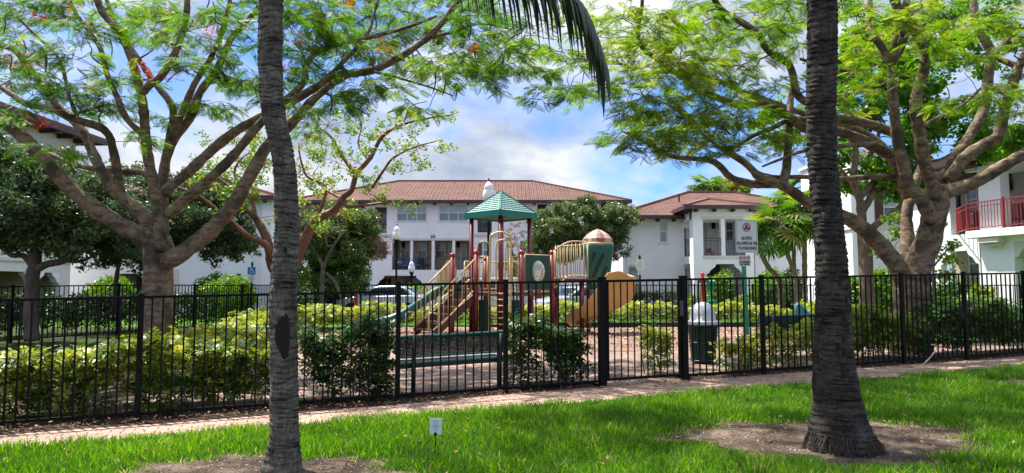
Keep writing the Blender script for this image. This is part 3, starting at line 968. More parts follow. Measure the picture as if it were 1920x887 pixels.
def disc(mb, c, r0, r1, y, n=28, mi=0):
    for k in range(n):
        a, b = 2 * PI * k / n, 2 * PI * (k + 1) / n
        mb.quad((c[0] + r0 * math.cos(a), y, c[1] + r0 * math.sin(a)), (c[0] + r1 * math.cos(a), y, c[1] + r1 * math.sin(a)),
                (c[0] + r1 * math.cos(b), y, c[1] + r1 * math.sin(b)), (c[0] + r0 * math.cos(b), y, c[1] + r0 * math.sin(b)), mi=mi)

def no_pets_sign():
    p = GX(1404, 13.35)
    root = thing('sign_post', 'white no pets sign on a leaning green post inside the fence', 'sign', p)
    root.rotation_euler = (0, math.radians(-1.6), math.radians(14))
    M_gp = paint('green_post_paint', (0.03, 0.27, 0.12), 0.45, 0.2, 9)
    mb = MB(); mb.box(-0.032, 0.032, -0.012, -0.004, -0.05, 2.70); mb.box(-0.040, -0.028, -0.004, 0.03, -0.05, 2.70); mb.box(0.028, 0.040, -0.004, 0.03, -0.05, 2.70)
    mb.build('post', M_gp, root)
    # big plate
    w, h = 0.475, 0.64
    zc = 2.42
    rr = rounded_rect(w, h, 0.045)
    mb = MB(Matrix.Rotation(math.radians(1.8), 4, 'Y')); mb.prismy([(x, y + zc) for x, y in rr], -0.020, -0.014)
    big = mb.build('sign_plate', M_signw, root)
    T = Matrix.Rotation(math.radians(1.8), 4, 'Y') @ Matrix.Translation((0, -0.0205, zc))
    mb = MB(T)
    r2, r3 = rounded_rect(w - 0.03, h - 0.03, 0.035), rounded_rect(w - 0.044, h - 0.044, 0.030)
    for k in range(len(r2)):
        a, b, c, d = r2[k], r2[(k + 1) % len(r2)], r3[(k + 1) % len(r2)], r3[k]
        mb.quad((a[0], -0.002, a[1]), (d[0], -0.002, d[1]), (c[0], -0.002, c[1]), (b[0], -0.002, b[1]))
    mb.build('border_line', paint('grey_ink', (0.25, 0.23, 0.22), 0.6), big)
    for s, z, x in (('NO PETS', -0.045, -0.005), ('ALLOWED IN THE', -0.14, 0.0), ('PLAYGROUNDS', -0.235, 0.01)):
        text_obj(s, 0.092, T @ Matrix.Translation((x, -0.003, z)) @ FR, M_ink, big, 0.002, 0.0015, xs=0.60)
    # dog emblem in a red ring
    cz = 0.175
    mb = MB(T)
    dog = [(-0.055, -0.050), (-0.050, -0.020), (-0.030, 0.005), (-0.012, 0.030), (-0.020, 0.050), (-0.005, 0.060), (0.012, 0.054), (0.030, 0.040), (0.014, 0.026), (0.010, 0.002), (0.020, -0.050), (0.004, -0.050), (-0.004, -0.022), (-0.018, -0.034), (-0.016, -0.050)]
    mb.prismy([(x, y + cz) for x, y in dog], -0.004, -0.001)
    mb.prismy([(x, y + cz) for x, y in [(0.026, -0.05), (0.062, -0.05), (0.058, 0.0), (0.05, 0.02), (0.042, 0.0), (0.032, 0.022), (0.028, 0.0)]], -0.004, -0.001)
    mb.build('emblem', M_ink, big)
    mb = MB(T); disc(mb, (0, cz), 0.072, 0.088, -0.006)
    mb.bar((-0.055, -0.0055, cz + 0.055), (0.055, -0.0055, cz - 0.055), 0.012, 0.001, up=(0, 1, 0))
    mb.build('prohibition_ring', M_redink, big)
    # small plate
    mb = MB(); mb.box(-0.125, 0.135, -0.0185, -0.014, 1.84, 2.05)
    sm = mb.build('sign_plate', M_signw, root)
    T2 = Matrix.Translation((0.005, -0.0190, 1.945))
    for s, z in (('NO SMOKING', -0.025), ('NO VAPING', -0.072)):
        text_obj(s, 0.050, T2 @ Matrix.Translation((0, -0.002, z)) @ FR, M_ink, sm, 0.0025, 0.001, xs=0.72)
    mb = MB(T2)
    for x in (-0.082, 0.0, 0.082):
        disc(mb, (x, 0.052), 0.027, 0.036, -0.003, 20)
        mb.bar((x - 0.022, -0.0028, 0.074), (x + 0.022, -0.0028, 0.030), 0.007, 0.001, up=(0, 1, 0))
    mb.build('prohibition_ring', M_redink, sm)
    mb = MB(T2)
    for x in (-0.082, 0.0, 0.082):
        mb.bar((x - 0.020, -0.002, 0.049), (x + 0.018, -0.002, 0.052), 0.011, 0.001, up=(0, 1, 0))
    mb.build('emblem', M_ink, sm)
no_pets_sign()

def lawn_marker():
    p = GX(815, 6.32)
    root = thing('lawn_sign', 'small white square marker on a thin black stake in the grass', 'lawn sign', p)
    root.rotation_euler = (0, math.radians(1.5), math.radians(-8))
    mb = MB(); mb.tube([(0.003, 0, -0.05), (0.0, 0, 0.24)], 0.004, 6); mb.build('stake', M_black, root)
    mb = MB(); mb.box(-0.056, 0.056, -0.004, 0.0, 0.235, 0.375); pl = mb.build('plate', paint('marker_white', (0.62, 0.70, 0.78), 0.4, 0.04), root)
    mb = MB(); mb.lathe([(0.014, 0), (0.014, 0.004)], (0, 0, 0), 14); 
    mb.v = [(x, -0.004 - z, y + 0.238) for x, y, z in mb.v]
    mb.box(-0.010, 0.010, -0.0075, -0.0045, 0.222, 0.238); mb.build('clip', M_black, root)
    mi = paint('teal_ink', (0.05, 0.22, 0.26), 0.6)
    mb = MB(); disc(mb, (0, 0.305), 0.0265, 0.029, -0.0048, 24)
    for cx, cz, s in ((0.0, 0.308, 1.0), (0.014, 0.304, 0.55), (-0.012, 0.300, 0.4)):
        mb.prismy([(cx, cz - 0.012 * s), (cx + 0.007 * s, cz), (cx + 0.004 * s, cz + 0.011 * s), (cx, cz + 0.016 * s), (cx - 0.005 * s, cz + 0.008 * s), (cx - 0.008 * s, cz - 0.001)], -0.0052, -0.0044)
    mb.prismy([(-0.018, 0.287), (0.018, 0.287), (0.012, 0.291), (-0.012, 0.291)], -0.0052, -0.0044)
    mb.build('emblem', mi, pl)
    mb = MB()
    for z, w in ((0.350, 0.040), (0.342, 0.055), (0.262, 0.05), (0.305, 0.0)):
        if w: mb.box(-w / 2, w / 2, -0.0048, -0.0044, z, z + 0.0035)
    for x in (-0.045, 0.035):
        mb.box(x, x + 0.012, -0.0048, -0.0044, 0.304, 0.308)
    mb.build('print_line', paint('grey_blue_ink', (0.22, 0.32, 0.38), 0.6), pl)
lawn_marker()

# ------------------------------------------------------------------ palms in front
def palm_bark(name, dark, light, crack):
    """grey fibrous bark: fine upright fibres, irregular dark leaf-scar lines round the trunk, weathered blotches"""
    m, nt, b = new_mat(name)
    v = coords(nt)
    fib = noise(nt, coords(nt, scale=(1.0, 1.0, 0.10)), 85, 4, 0.75, 0.3)
    blot = noise(nt, v, 4.5, 6, 0.7, 0.5)
    ring = noise(nt, coords(nt, scale=(0.10, 0.10, 1.0)), 26, 5, 0.7, 0.15)
    ring2 = noise(nt, coords(nt, scale=(0.5, 0.5, 1.0)), 38, 3, 0.7, 0.4)
    a = nt.nodes.new('ShaderNodeMath'); a.operation = 'MULTIPLY_ADD'; nt.links.new(fib, a.inputs[0]); a.inputs[1].default_value = 0.75; nt.links.new(blot, a.inputs[2])
    r = ramp(nt, a.outputs[0], [(0.62, dark), (0.88, [(x + y) / 2 for x, y in zip(dark, light)]), (1.12, light)])
    r.color_ramp.elements[2].position = 1.0
    k = ramp(nt, ring, [(0.36, (0.18, 0.17, 0.16)), (0.47, (1, 1, 1))])
    c = mixc(nt, 1.0, r.outputs['Color'], k.outputs['Color'], 'MULTIPLY')
    k2 = ramp(nt, ring2, [(0.30, crack), (0.42, (1, 1, 1))])
    c = mixc(nt, 1.0, c, k2.outputs['Color'], 'MULTIPLY')
    nt.links.new(c, b.inputs['Base Color'])
    b.inputs['Roughness'].default_value = 0.92; b.inputs['Specular IOR Level'].default_value = 0.15
    h = nt.nodes.new('ShaderNodeMath'); h.operation = 'MULTIPLY_ADD'; nt.links.new(ring, h.inputs[0]); h.inputs[1].default_value = 1.4; nt.links.new(a.outputs[0], h.inputs[2])
    bump(nt, b, h.outputs[0], 0.9, 0.02)
    return m

def palm(label, path, D, rad_px, bark, dark_base=None, seed=1, top_z=6.4, crown_axis=None, frond_spec=()):
    """path: (px, py) down the photographed trunk from base to frame top; continues above the frame"""
    r = random.Random(seed)
    pts = [W(x, y, D) for x, y in path]
    base = np.array([pts[0][0], pts[0][1], float(g(pts[0][0], pts[0][1])) - 0.03])
    pts[0] = base
    rr = [w / F * D / 2 for w in rad_px]
    d = pts[-1] - pts[-2]; d /= np.linalg.norm(d)
    k = (top_z - pts[-1][2]) / d[2]
    pts.append(pts[-1] + d * k + np.array([0.0, 0.1, 0])); rr.append(rr[-1] * 0.85)
    Z = np.array([p[2] for p in pts]); X = np.array([p[0] for p in pts]); Y = np.array([p[1] for p in pts])
    root = thing('palm_tree', label, 'palm tree', base)
    n = 40
    zs, z = [], Z[0]
    ring = []
    while z < Z[-1]:
        h = r.choice([r.uniform(0.02, 0.05), r.uniform(0.05, 0.10), r.uniform(0.03, 0.07)])
        for q in (0.0, 0.12, 0.55, 0.93):
            zs.append(z + h * q); ring.append((0.0, 0.010, 0.006, 0.001)[int(q > 0.01) + int(q > 0.2) + int(q > 0.6)])
        z += h
    ph = [r.uniform(0, 6.28) for _ in range(6)]
    def surf(a, z, extra=0.0):
        ra = np.interp(z, Z, rr)
        ra *= 1 + 0.035 * math.sin(2 * a + ph[0] + z * 1.1) + 0.03 * math.sin(3 * a + ph[1] - z * 2.1) + 0.02 * math.sin(5 * a + ph[2] + z * 4)
        low = max(0, 1 - (z - Z[0]) / 0.45)
        ra *= 1 + low * 0.05 * math.sin(9 * a + ph[3] + z * 6) + low * 0.05 * math.sin(17 * a + z * 11)
        ra += extra
        x, y = np.interp(z, Z, X) + 0.012 * math.sin(z * 3.1 + ph[4]), np.interp(z, Z, Y)
        return (x + ra * math.cos(a) - base[0], y + ra * math.sin(a) - base[1], z - base[2])
    mb = MB(); vs, fs = [], []
    for i, z in enumerate(zs):
        for j in range(n):
            a = 2 * PI * j / n
            tilt = 0.020 * math.sin(a + ph[5] + z * 0.7) + 0.010 * math.sin(2 * a + z * 2.3) + 0.006 * math.sin(5 * a + z * 3.7)
            vs.append(surf(a, max(Z[0], z + tilt * min(1, (z - Z[0]) * 2)), ring[i] * (0.25 + 0.9 * math.sin(2.5 * a + (i // 4) * 2.7) ** 2) + r.uniform(-0.0035, 0.0035)))
    for i in range(len(zs) - 1):
        for j in range(n):
            a, b2 = i * n + j, i * n + (j + 1) % n
            fs.append((a, b2, b2 + n, a + n))
    mb._add(vs, fs)
    tr = mb.build('trunk', bark, root, smooth=True)
    return root, surf, Z, pts[-1], base

M_palmL = palm_bark('palm_bark_grey', (0.040, 0.034, 0.028), (0.22, 0.192, 0.160), (0.35, 0.33, 0.3))
M_palmR = palm_bark('palm_bark_dark', (0.014, 0.012, 0.0105), (0.088, 0.076, 0.066), (0.3, 0.28, 0.26))
M_burn = paint('charred_bark', (0.010, 0.008, 0.007), 0.95, 0.4, 30, bmp=0.8, bscale=60)
M_frond = leafmat('palm_frond', [(0, (0.008, 0.020, 0.006)), (0.6, (0.016, 0.036, 0.009)), (1, (0.035, 0.055, 0.015))], 0.14, 0.35, 1.1, 0.5)
M_rach = paint('frond_rib', (0.07, 0.09, 0.025), 0.5, 0.2)

def scar(root, surf, Z0, a, z, da, dz, mat, name='bark_scar', seed=0, lift=0.020):
    """irregular dark patch that follows the trunk surface"""
    r = random.Random(seed)
    mb = MB(); n = 26
    rad = [1 + 0.10 * math.sin(2 * PI * k / n * 3 + seed) + 0.06 * r.uniform(-1, 1) for k in range(n)]
    c = surf(a, z, lift)
    rings = [[c]]
    for q in (0.5, 0.85, 1.0):
        rings.append([surf(a + da * q * rad[k] * math.cos(2 * PI * k / n), z + dz * q * rad[k] * math.sin(2 * PI * k / n), lift - (0.0 if q < 0.9 else 0.028)) for k in range(n)])
    vs = rings[0] + rings[1] + rings[2] + rings[3]
    fs = [(0, 1 + k, 1 + (k + 1) % n) for k in range(n)]
    for q in range(2):
        o = 1 + q * n
        fs += [(o + k, o + n + k, o + n + (k + 1) % n, o + (k + 1) % n) for k in range(n)]
    mb._add(vs, fs)
    return mb.build(name, mat, root)

def frond(parent, pts, L0, L1, n, droop, mat=M_frond, wid=0.045, seed=0, r0=0.022, name='frond'):
    """one palm leaf: a rib along pts with long narrow leaflets that hang from both sides"""
    r = random.Random(seed)
    C = catmull(pts, 0.05)
    mb = MB(); mb.tube(C[::3] if len(C) > 9 else C, list(np.linspace(r0, 0.004, len(C[::3] if len(C) > 9 else C))), 6)
    rib = mb.build(name, M_rach, parent, smooth=True, world=True)
    V, q = [], []
    rnd = []
    for i in range(n):
        t = 0.10 + 0.90 * i / (n - 1)
        k = min(len(C) - 2, int(t * (len(C) - 1)))
        p = C[k]; d = C[k + 1] - C[k]; d /= np.linalg.norm(d)
        sd = np.cross(d, [0, 0, 1.0]); sd /= np.linalg.norm(sd) + 1e-9
        for s in (-1, 1):
            ln = (L0 + (L1 - L0) * t) * (0.75 + 0.35 * math.sin(PI * min(1, t * 0.9 + 0.1))) * r.uniform(0.75, 1.1)
            o = sd * s * r.uniform(0.55, 0.9) + d * r.uniform(0.45, 0.7)
            o /= np.linalg.norm(o)
            cur = p.copy(); w = wid * r.uniform(0.7, 1.15)
            prev = None
            face = np.cross(o, [0, 0, 1.0]); face /= np.linalg.norm(face) + 1e-9
            face = face * math.cos(r.uniform(-0.6, 0.6)) + np.array([0, 0, 1]) * r.uniform(-0.4, 0.4)
            steps = 6
            base = len(V)
            for j in range(steps + 1):
                f = j / steps
                ww = w * (0.35 + 0.65 * min(1, f * 5)) * (1 - f ** 2.2) + 0.002
                V.append(cur - face * ww / 2); V.append(cur + face * ww / 2)
                dirn = o * (1 - droop * min(1, f * 1.6)) + np.array([0, 0, -1.0]) * droop * min(1, f * 1.6 + 0.15)
                dirn /= np.linalg.norm(dirn)
                cur = cur + dirn * ln / steps
            for j in range(steps):
                q.append((base + 2 * j, base + 2 * j + 1, base + 2 * j + 3, base + 2 * j + 2))
            rnd += [r.random()] * (2 * (steps + 1))
    raw_mesh('leaflets', np.array(V), np.array(q), mat, rib, np.array(rnd), world=True)
    return rib

rootL, surfL, ZL, topL, baseL = palm('slim grey palm with a burnt black hollow in its trunk', [(528, 890), (529, 862), (531, 820), (531, 740), (532, 660), (533, 560), (538, 440), (531, 300), (513, 200), (508, 100), (505, 0)],
    6.05, [76, 63, 52, 50, 49, 48, 42, 38, 40, 42, 43], M_palmL, seed=3, top_z=6.5)
scar(rootL, surfL, ZL, -PI / 2 + 0.36, W(535, 628, 6.05)[2], 0.56, 0.20, M_burn, seed=5)
scar(rootL, surfL, ZL, -PI / 2 + 0.25, W(531, 470, 6.05)[2], 0.12, 0.035, M_burn, seed=2, lift=0.016)
scar(rootL, surfL, ZL, -PI / 2 - 0.45, W(512, 838, 6.05)[2], 0.16, 0.03, M_burn, seed=6, lift=0.016)
rootR, surfR, ZR, topR, baseR = palm('thick dark palm with a flaring base on bare dirt', [(1581, 846), (1579, 822), (1574, 790), (1571, 750), (1567, 700), (1562, 600), (1553, 450), (1546, 330), (1541, 200), (1540, 100), (1539, 0)],
    6.4, [128, 110, 94, 82, 74, 63, 54, 52, 52, 52, 51], M_palmR, seed=9, top_z=7.6)
for i, (x, y, dz, da) in enumerate([(1574, 645, 0.032, 0.10), (1583, 634, 0.028, 0.09), (1535, 665, 0.03, 0.12), (1533, 530, 0.03, 0.11), (1537, 547, 0.04, 0.08), (1584, 655, 0.035, 0.09), (1583, 690, 0.07, 0.11), (1573, 530, 0.03, 0.1), (1587, 538, 0.03, 0.09), (1545, 596, 0.035, 0.10), (1582, 594, 0.03, 0.08), (1586, 560, 0.035, 0.07)]):
    z = W(x, y, 6.4)[2]; c = np.interp(z, ZR, [0] * len(ZR))
    cx = (np.interp(y, [0, 100, 200, 330, 450, 600, 700, 750], [1539, 1540, 1541, 1546, 1553, 1562, 1567, 1571])); hw = np.interp(y, [450, 600, 700, 750], [30, 35.5, 42, 47])
    a = -PI / 2 - 0.45 + math.asin(max(-0.9, min(0.9, (x - cx) / hw)))
    scar(rootR, surfR, ZR, a, z, da, dz, M_burn, seed=20 + i, lift=0.016)
# fibrous skirt of roots at the base of the thick palm
mb = MB()
for k in range(420):
    a = random.uniform(0, 2 * PI)
    z0 = baseR[2] + random.uniform(0.02, 0.22)
    p = surfR(a, z0, 0.0); q = surfR(a + random.uniform(-0.08, 0.08), max(baseR[2], z0 - random.uniform(0.08, 0.2)), random.uniform(0.01, 0.035))
    mb.tube([p, ((p[0] + q[0]) / 2 * 1.03, (p[1] + q[1]) / 2 * 1.03, (p[2] + q[2]) / 2), q], [0.0035, 0.004, 0.002], 4)
mb.build('root_fringe', paint('root_fibre', (0.045, 0.036, 0.03), 0.95, 0.4, 20), rootR)

# crowns (mostly above the picture); one old leaf of the slim palm hangs into view
def crown(root, top, n, L, seed, lift=(0.35, 1.1), hang=None):
    r = random.Random(seed)
    for k in range(n):
        a = 2 * PI * k / n + r.uniform(-0.2, 0.2)
        e = r.uniform(*lift)
        d = np.array([math.cos(a) * math.cos(e), math.sin(a) * math.cos(e), math.sin(e)])
        h = np.array([math.cos(a), math.sin(a), 0])
        p = [top, top + d * L * 0.35, top + d * L * 0.62 + h * L * 0.08, top + d * L * 0.78 + h * L * 0.25 - np.array([0, 0, 0.10 * L])]
        frond(root, p, 0.62, 0.34, 26, 0.55, seed=seed * 31 + k)
crown(rootL, topL, 15, 3.3, 4)
crown(rootR, topR, 10, 2.9, 8)
hp = [topL, W(610, -370, 5.75), W(760, -205, 5.6), W(900, -100, 5.5), W(1010, -42, 5.5), W(1078, 0, 5.5), W(1106, 45, 5.5), W(1124, 95, 5.5), W(1132, 126, 5.5)]
frond(rootL, hp, 1.1, 0.62, 160, 0.80, seed=77, wid=0.036, r0=0.026, name='hanging_frond')
# ------------------------------------------------------------------ playground climbing frame
M_red = paint('dark_red_post', (0.17, 0.016, 0.020), 0.35, 0.12, 4)
M_redl = paint('red_cap', (0.26, 0.022, 0.026), 0.35, 0.12, 4)
M_tan = paint('tan_powder_coat', (0.55, 0.40, 0.20), 0.4, 0.10, 5)
M_tanp = paint('tan_plastic', (0.56, 0.37, 0.18), 0.42, 0.10, 3)
M_org = paint('orange_tan_plastic', (0.56, 0.30, 0.10), 0.40, 0.10, 2.5)
M_grn = paint('dark_green_plastic', (0.008, 0.10, 0.085), 0.38, 0.12, 3)
M_grnp = paint('forest_green_panel', (0.010, 0.055, 0.045), 0.45, 0.12, 3)
M_tealr = paint('teal_roof_edge', (0.012, 0.17, 0.15), 0.4, 0.12, 4)
M_slide = paint('teal_slide_plastic', (0.022, 0.15, 0.135), 0.32, 0.14, 2)
M_brown = paint('brown_deck_coating', (0.10, 0.040, 0.026), 0.5, 0.15, 5)
M_purp = paint('faded_purple_plastic', (0.26, 0.115, 0.11), 0.45, 0.15, 5)

def shingle_mat():
    m, nt, b = new_mat('teal_roof_shingle')
    v = coords(nt, 'UV')
    br = nt.nodes.new('ShaderNodeTexBrick'); nt.links.new(v, br.inputs['Vector'])
    br.inputs['Scale'].default_value = 1; br.inputs['Brick Width'].default_value = 0.16; br.inputs['Row Height'].default_value = 0.115
    br.inputs['Mortar Size'].default_value = 0.010; br.inputs['Mortar Smooth'].default_value = 0.2
    br.inputs['Color1'].default_value = (0.20, 0.36, 0.33, 1); br.inputs['Color2'].default_value = (0.29, 0.44, 0.40, 1); br.inputs['Mortar'].default_value = (0.03, 0.10, 0.09, 1)
    nt.links.new(br.outputs['Color'], b.inputs['Base Color']); b.inputs['Roughness'].default_value = 0.45
    bump(nt, b, br.outputs['Fac'], -0.6, 0.02)
    return m

def planar_uv(o):
    """uv in metres on every face: u level, v up the slope"""
    me = o.data
    uv = me.uv_layers.new(name='UVMap')
    for p in me.polygons:
        nrm = p.normal
        u = Vector((0, 0, 1)).cross(nrm)
        u = u.normalized() if u.length > 1e-4 else Vector((1, 0, 0))
        w = nrm.cross(u)
        for li in p.loop_indices:
            c = me.vertices[me.loops[li].vertex_index].co
            uv.data[li].uv = (c.dot(u), c.dot(w))

PG = 0.19
def playground():
    b = (-0.2, 20.7, PG)
    root = thing('playground_structure', 'red, green and tan climbing frame with roofed tower, two slides and stairs', 'climbing frame', b)
    K = dict(parent=root, world=True)
    DZ = 1.40
    TW = {'L': (-1.22, 20.70), 'F': (-0.33, 19.85), 'R': (0.53, 20.70), 'B': (-0.33, 21.57)}
    # tower posts
    for k, (x, y) in TW.items():
        mb = MB(); mb.tube([(x, y, PG - 0.1), (x, y, 3.66)], 0.066, 14); mb.build('post', M_red, smooth=True, **K)
    short = {'stair_far': (-1.78, 20.52), 'stair_near': (-1.03, 19.78), 'ladder': (0.27, 19.25), 'panel': (1.16, 20.05), 'back_left': (-0.86, 22.25), 'back_right': (0.62, 22.0)}
    H = {'stair_far': 2.50, 'stair_near': 2.55, 'ladder': 2.52, 'panel': 2.55, 'back_left': 2.45, 'back_right': 2.45}
    for k, (x, y) in short.items():
        mb = MB(); mb.tube([(x, y, PG - 0.1), (x, y, H[k])], 0.070, 14)
        o = mb.build('post', M_red, smooth=True, **K)
        mb = MB(); mb.lathe([(0.082, H[k] - 0.07), (0.086, H[k] - 0.02), (0.080, H[k] + 0.02), (0.055, H[k] + 0.055), (0.0, H[k] + 0.075)], (x, y, 0), 16)
        mb.build('post_cap', M_redl, o, smooth=True, world=True)
        mb = MB(); mb.lathe([(0.070, 0), (0.084, 0.005), (0.084, 0.055), (0.070, 0.06)], (x, y, DZ - 0.14), 14, caps=False); mb.build('clamp', M_redl, o, smooth=True, world=True)
    # roof
    c = np.array([-0.34, 20.70])
    hd = 1.09
    cor = [c + np.array(v) * hd for v in ((-1, 0), (0, -1), (1, 0), (0, 1))]
    ze, zt, za = 3.60, 3.76, 4.43
    mb = MB()
    ap = (c[0], c[1], za)
    ins = [c + (q - c) * 0.985 for q in cor]
    rows = 10
    for k in range(4):
        a, d = np.array([*ins[k], zt]), np.array([*ins[(k + 1) % 4], zt])
        apx = np.array(ap)
        for r in range(rows):
            f0, f1 = r / rows, (r + 1) / rows
            lift = np.array([0, 0, 0.022])
            p0, p1 = a + (apx - a) * f0, d + (apx - d) * f0
            q0, q1 = a + (apx - a) * f1, d + (apx - d) * f1
            out = np.array([p0[0] + p1[0] - 2 * c[0], p0[1] + p1[1] - 2 * c[1], 0]); out = out / (np.linalg.norm(out) + 1e-9) * 0.012
            mb.quad(p0 + lift + out, p1 + lift + out, q1, q0)
            mb.quad(p0, p1, p1 + lift + out, p0 + lift + out)
    ro = mb.build('roof', shingle_mat(), **K); planar_uv(ro)
    mb = MB()
    for k in range(4):
        mb.bar((*cor[k], (ze + zt) / 2), (*cor[(k + 1) % 4], (ze + zt) / 2), 0.05, zt - ze)
    mb.build('roof_edge', M_tealr, ro, world=True)
    mb = MB(); mb._add([(*(c + (q - c) * 0.97), ze + 0.03) for q in cor], [(3, 2, 1, 0)]); mb.build('roof_soffit', M_grnp, ro, world=True)
    mb = MB()
    for k in range(4):
        mb.bar((*ins[k], zt + 0.02), (ap[0], ap[1], za + 0.02), 0.05, 0.03)
    mb.build('ridge_cap', M_slide, ro, world=True)
    # deck
    poly = [short['stair_near'], short['ladder'], short['panel'], TW['R'], short['back_right'], short['back_left'], (-1.75, 21.4), short['stair_far']]
    mb = MB(); mb.prism(poly, DZ - 0.10, DZ); mb.build('deck', M_brown, **K)
    # upper bridge platform toward the spiral slide
    D2 = 1.80
    up = [(1.24, 20.1), (2.12, 20.0), (2.62, 20.5), (2.4, 21.3), (1.3, 21.3)]
    mb = MB(); mb.prism(up, D2 - 0.09, D2); mb.prism([(1.2, 20.15), (1.33, 20.12), (1.35, 21.2), (1.2, 21.2)], DZ, D2 - 0.1); mb.build('bridge_deck', M_brown, **K)
    for x, y in ((2.05, 20.15), (2.35, 21.2), (1.35, 21.2)):
        mb = MB(); mb.tube([(x, y, PG - 0.1), (x, y, D2 - 0.05)], 0.06, 12); mb.build('post', M_red, smooth=True, **K)
    def barrier(name, pts_top, pts_bot, n, r=0.021, rb=0.012, mat=M_tan):
        """rail along pts_top and pts_bot with n upright bars"""
        T, B = catmull(pts_top, 0.06) if len(pts_top) > 2 else np.array(pts_top, float), catmull(pts_bot, 0.06) if len(pts_bot) > 2 else np.array(pts_bot, float)
        mb = MB(); mb.tube(T, r, 8); mb.tube(B, r, 8); mb.tube([T[0], B[0]], r, 8); mb.tube([T[-1], B[-1]], r, 8)
        def at(A, f):
            s = np.concatenate([[0], np.cumsum(np.linalg.norm(np.diff(A, axis=0), axis=1))]); s /= s[-1]
            return [np.interp(f, s, A[:, i]) for i in range(3)]
        for k in range(1, n):
            mb.tube([at(B, k / n), at(T, k / n)], rb, 6)
        return mb.build(name, mat, smooth=True, **K)
    def lin(p, q, z0, z1):
        return [(p[0], p[1], z0), (q[0], q[1], z1)]
    pn, br1, br2 = short['panel'], (2.12, 19.96), (2.14, 20.0)
    barrier('railing', [(pn[0] + 0.07, pn[1] - 0.05, 2.62), (1.66, 19.98, 2.86), (2.2, 20.0, 2.86)], [(pn[0] + 0.07, pn[1] - 0.05, 1.52), (1.66, 19.98, 1.86), (2.2, 20.0, 1.86)], 9)
    barrier('railing', [(1.35, 21.25, 2.80), (2.35, 21.25, 2.86)], [(1.35, 21.25, 1.86), (2.35, 21.25, 1.86)], 9)
    barrier('railing', lin(short['ladder'], (0.12, 19.35), 2.38, 2.38) if False else [(0.20, 19.30, 2.40), (-0.06, 19.40, 2.40)], [(0.20, 19.30, 1.50), (-0.06, 19.40, 1.50)], 3)
    barrier('railing', [(-0.95, 19.72, 2.42), (-0.70, 19.64, 2.42)], [(-0.95, 19.72, 1.50), (-0.70, 19.64, 1.50)], 2)
    barrier('railing', lin(short['back_left'], short['back_right'], 2.35, 2.35), lin(short['back_left'], short['back_right'], 1.48, 1.48), 12)
    barrier('railing', [(-0.95, 22.2, 2.35), (-1.5, 21.75, 2.35)], [(-0.95, 22.2, 1.48), (-1.5, 21.75, 1.48)], 5)
    barrier('railing', [(0.62, 21.95, 2.35), (0.56, 20.80, 2.35)], [(0.62, 21.95, 1.48), (0.56, 20.80, 1.48)], 9)
    # arch hand holds at the back
    for x, y in ((-1.1, 21.9), (-0.2, 22.1)):
        mb = MB(); mb.tube(catmull([(x, y, 1.4), (x, y, 2.75), (x + 0.09, y, 2.97), (x + 0.30, y, 2.97), (x + 0.39, y, 2.75), (x + 0.39, y, 1.4)], 0.06), 0.02, 8); mb.build('arch_rail', M_tan, smooth=True, **K)
    # ladder with arch
    la, lb = np.array([-0.63, 19.30]), np.array([-0.05, 19.20])
    n2 = np.array([-(lb - la)[1], (lb - la)[0]]) / np.linalg.norm(lb - la)
    def lp(p, z, back=0.0): return (p[0] + n2[0] * back, p[1] + n2[1] * back, z)
    mid = (la + lb) / 2
    mb = MB()
    mb.tube(catmull([lp(la, PG - 0.05), lp(la + (lb - la) * 0.0, 1.4, 0.05), lp(la, 2.85, 0.10), lp(la + (lb - la) * 0.12, 3.03, 0.10), lp(mid, 3.10, 0.10), lp(lb - (lb - la) * 0.12, 3.03, 0.10), lp(lb, 2.85, 0.10), lp(lb, 1.4, 0.05), lp(lb, PG - 0.05)], 0.06), 0.031, 10)
    lo = mb.build('ladder', M_tan, smooth=True, **K)
    mb = MB()
    mb.tube(catmull([lp(la + (lb - la) * 0.22, 1.45, 0.30), lp(la + (lb - la) * 0.22, 2.65, 0.30), lp(la + (lb - la) * 0.36, 2.87, 0.30), lp(la + (lb - la) * 0.7, 2.87, 0.30), lp(la + (lb - la) * 0.8, 2.65, 0.30), lp(la + (lb - la) * 0.8, 1.45, 0.30)], 0.06), 0.024, 8)
    mb.build('arch_rail', M_tan, smooth=True, **K)
    for k in range(7):
        z = PG + 0.16 + k * 0.17
        mb = MB(); mb.tube([lp(la, z, 0.01), lp(lb, z, 0.01)], 0.019, 8); mb.build('rung', M_tan, lo, smooth=True, world=True)
    # bubble panel
    P, Q = np.array(short['ladder']) + np.array([0.09, 0.08]), np.array(pn) - np.array([0.08, 0.07])
    ang = math.atan2(Q[1] - P[1], Q[0] - P[0]); L = np.linalg.norm(Q - P); cm = (P + Q) / 2
    Mx = Matrix.Translation((cm[0], cm[1], 0)) @ Matrix.Rotation(ang, 4, 'Z')
    z0, z1, zc, rx, rz = 1.47, 2.45, 1.99, 0.235, 0.31
    mb = MB(Mx); N = 32
    ring = [(rx * math.cos(2 * PI * k / N), zc + rz * math.sin(2 * PI * k / N)) for k in range(N)]
    def sq(a):
        ca, sa = math.cos(a), math.sin(a); s = min((L / 2) / max(abs(ca), 1e-6), ((z1 - z0) / 2) / max(abs(sa), 1e-6))
        return (ca * s, (z0 + z1) / 2 + sa * s)
    sqs = [sq(2 * PI * k / N) for k in range(N)]
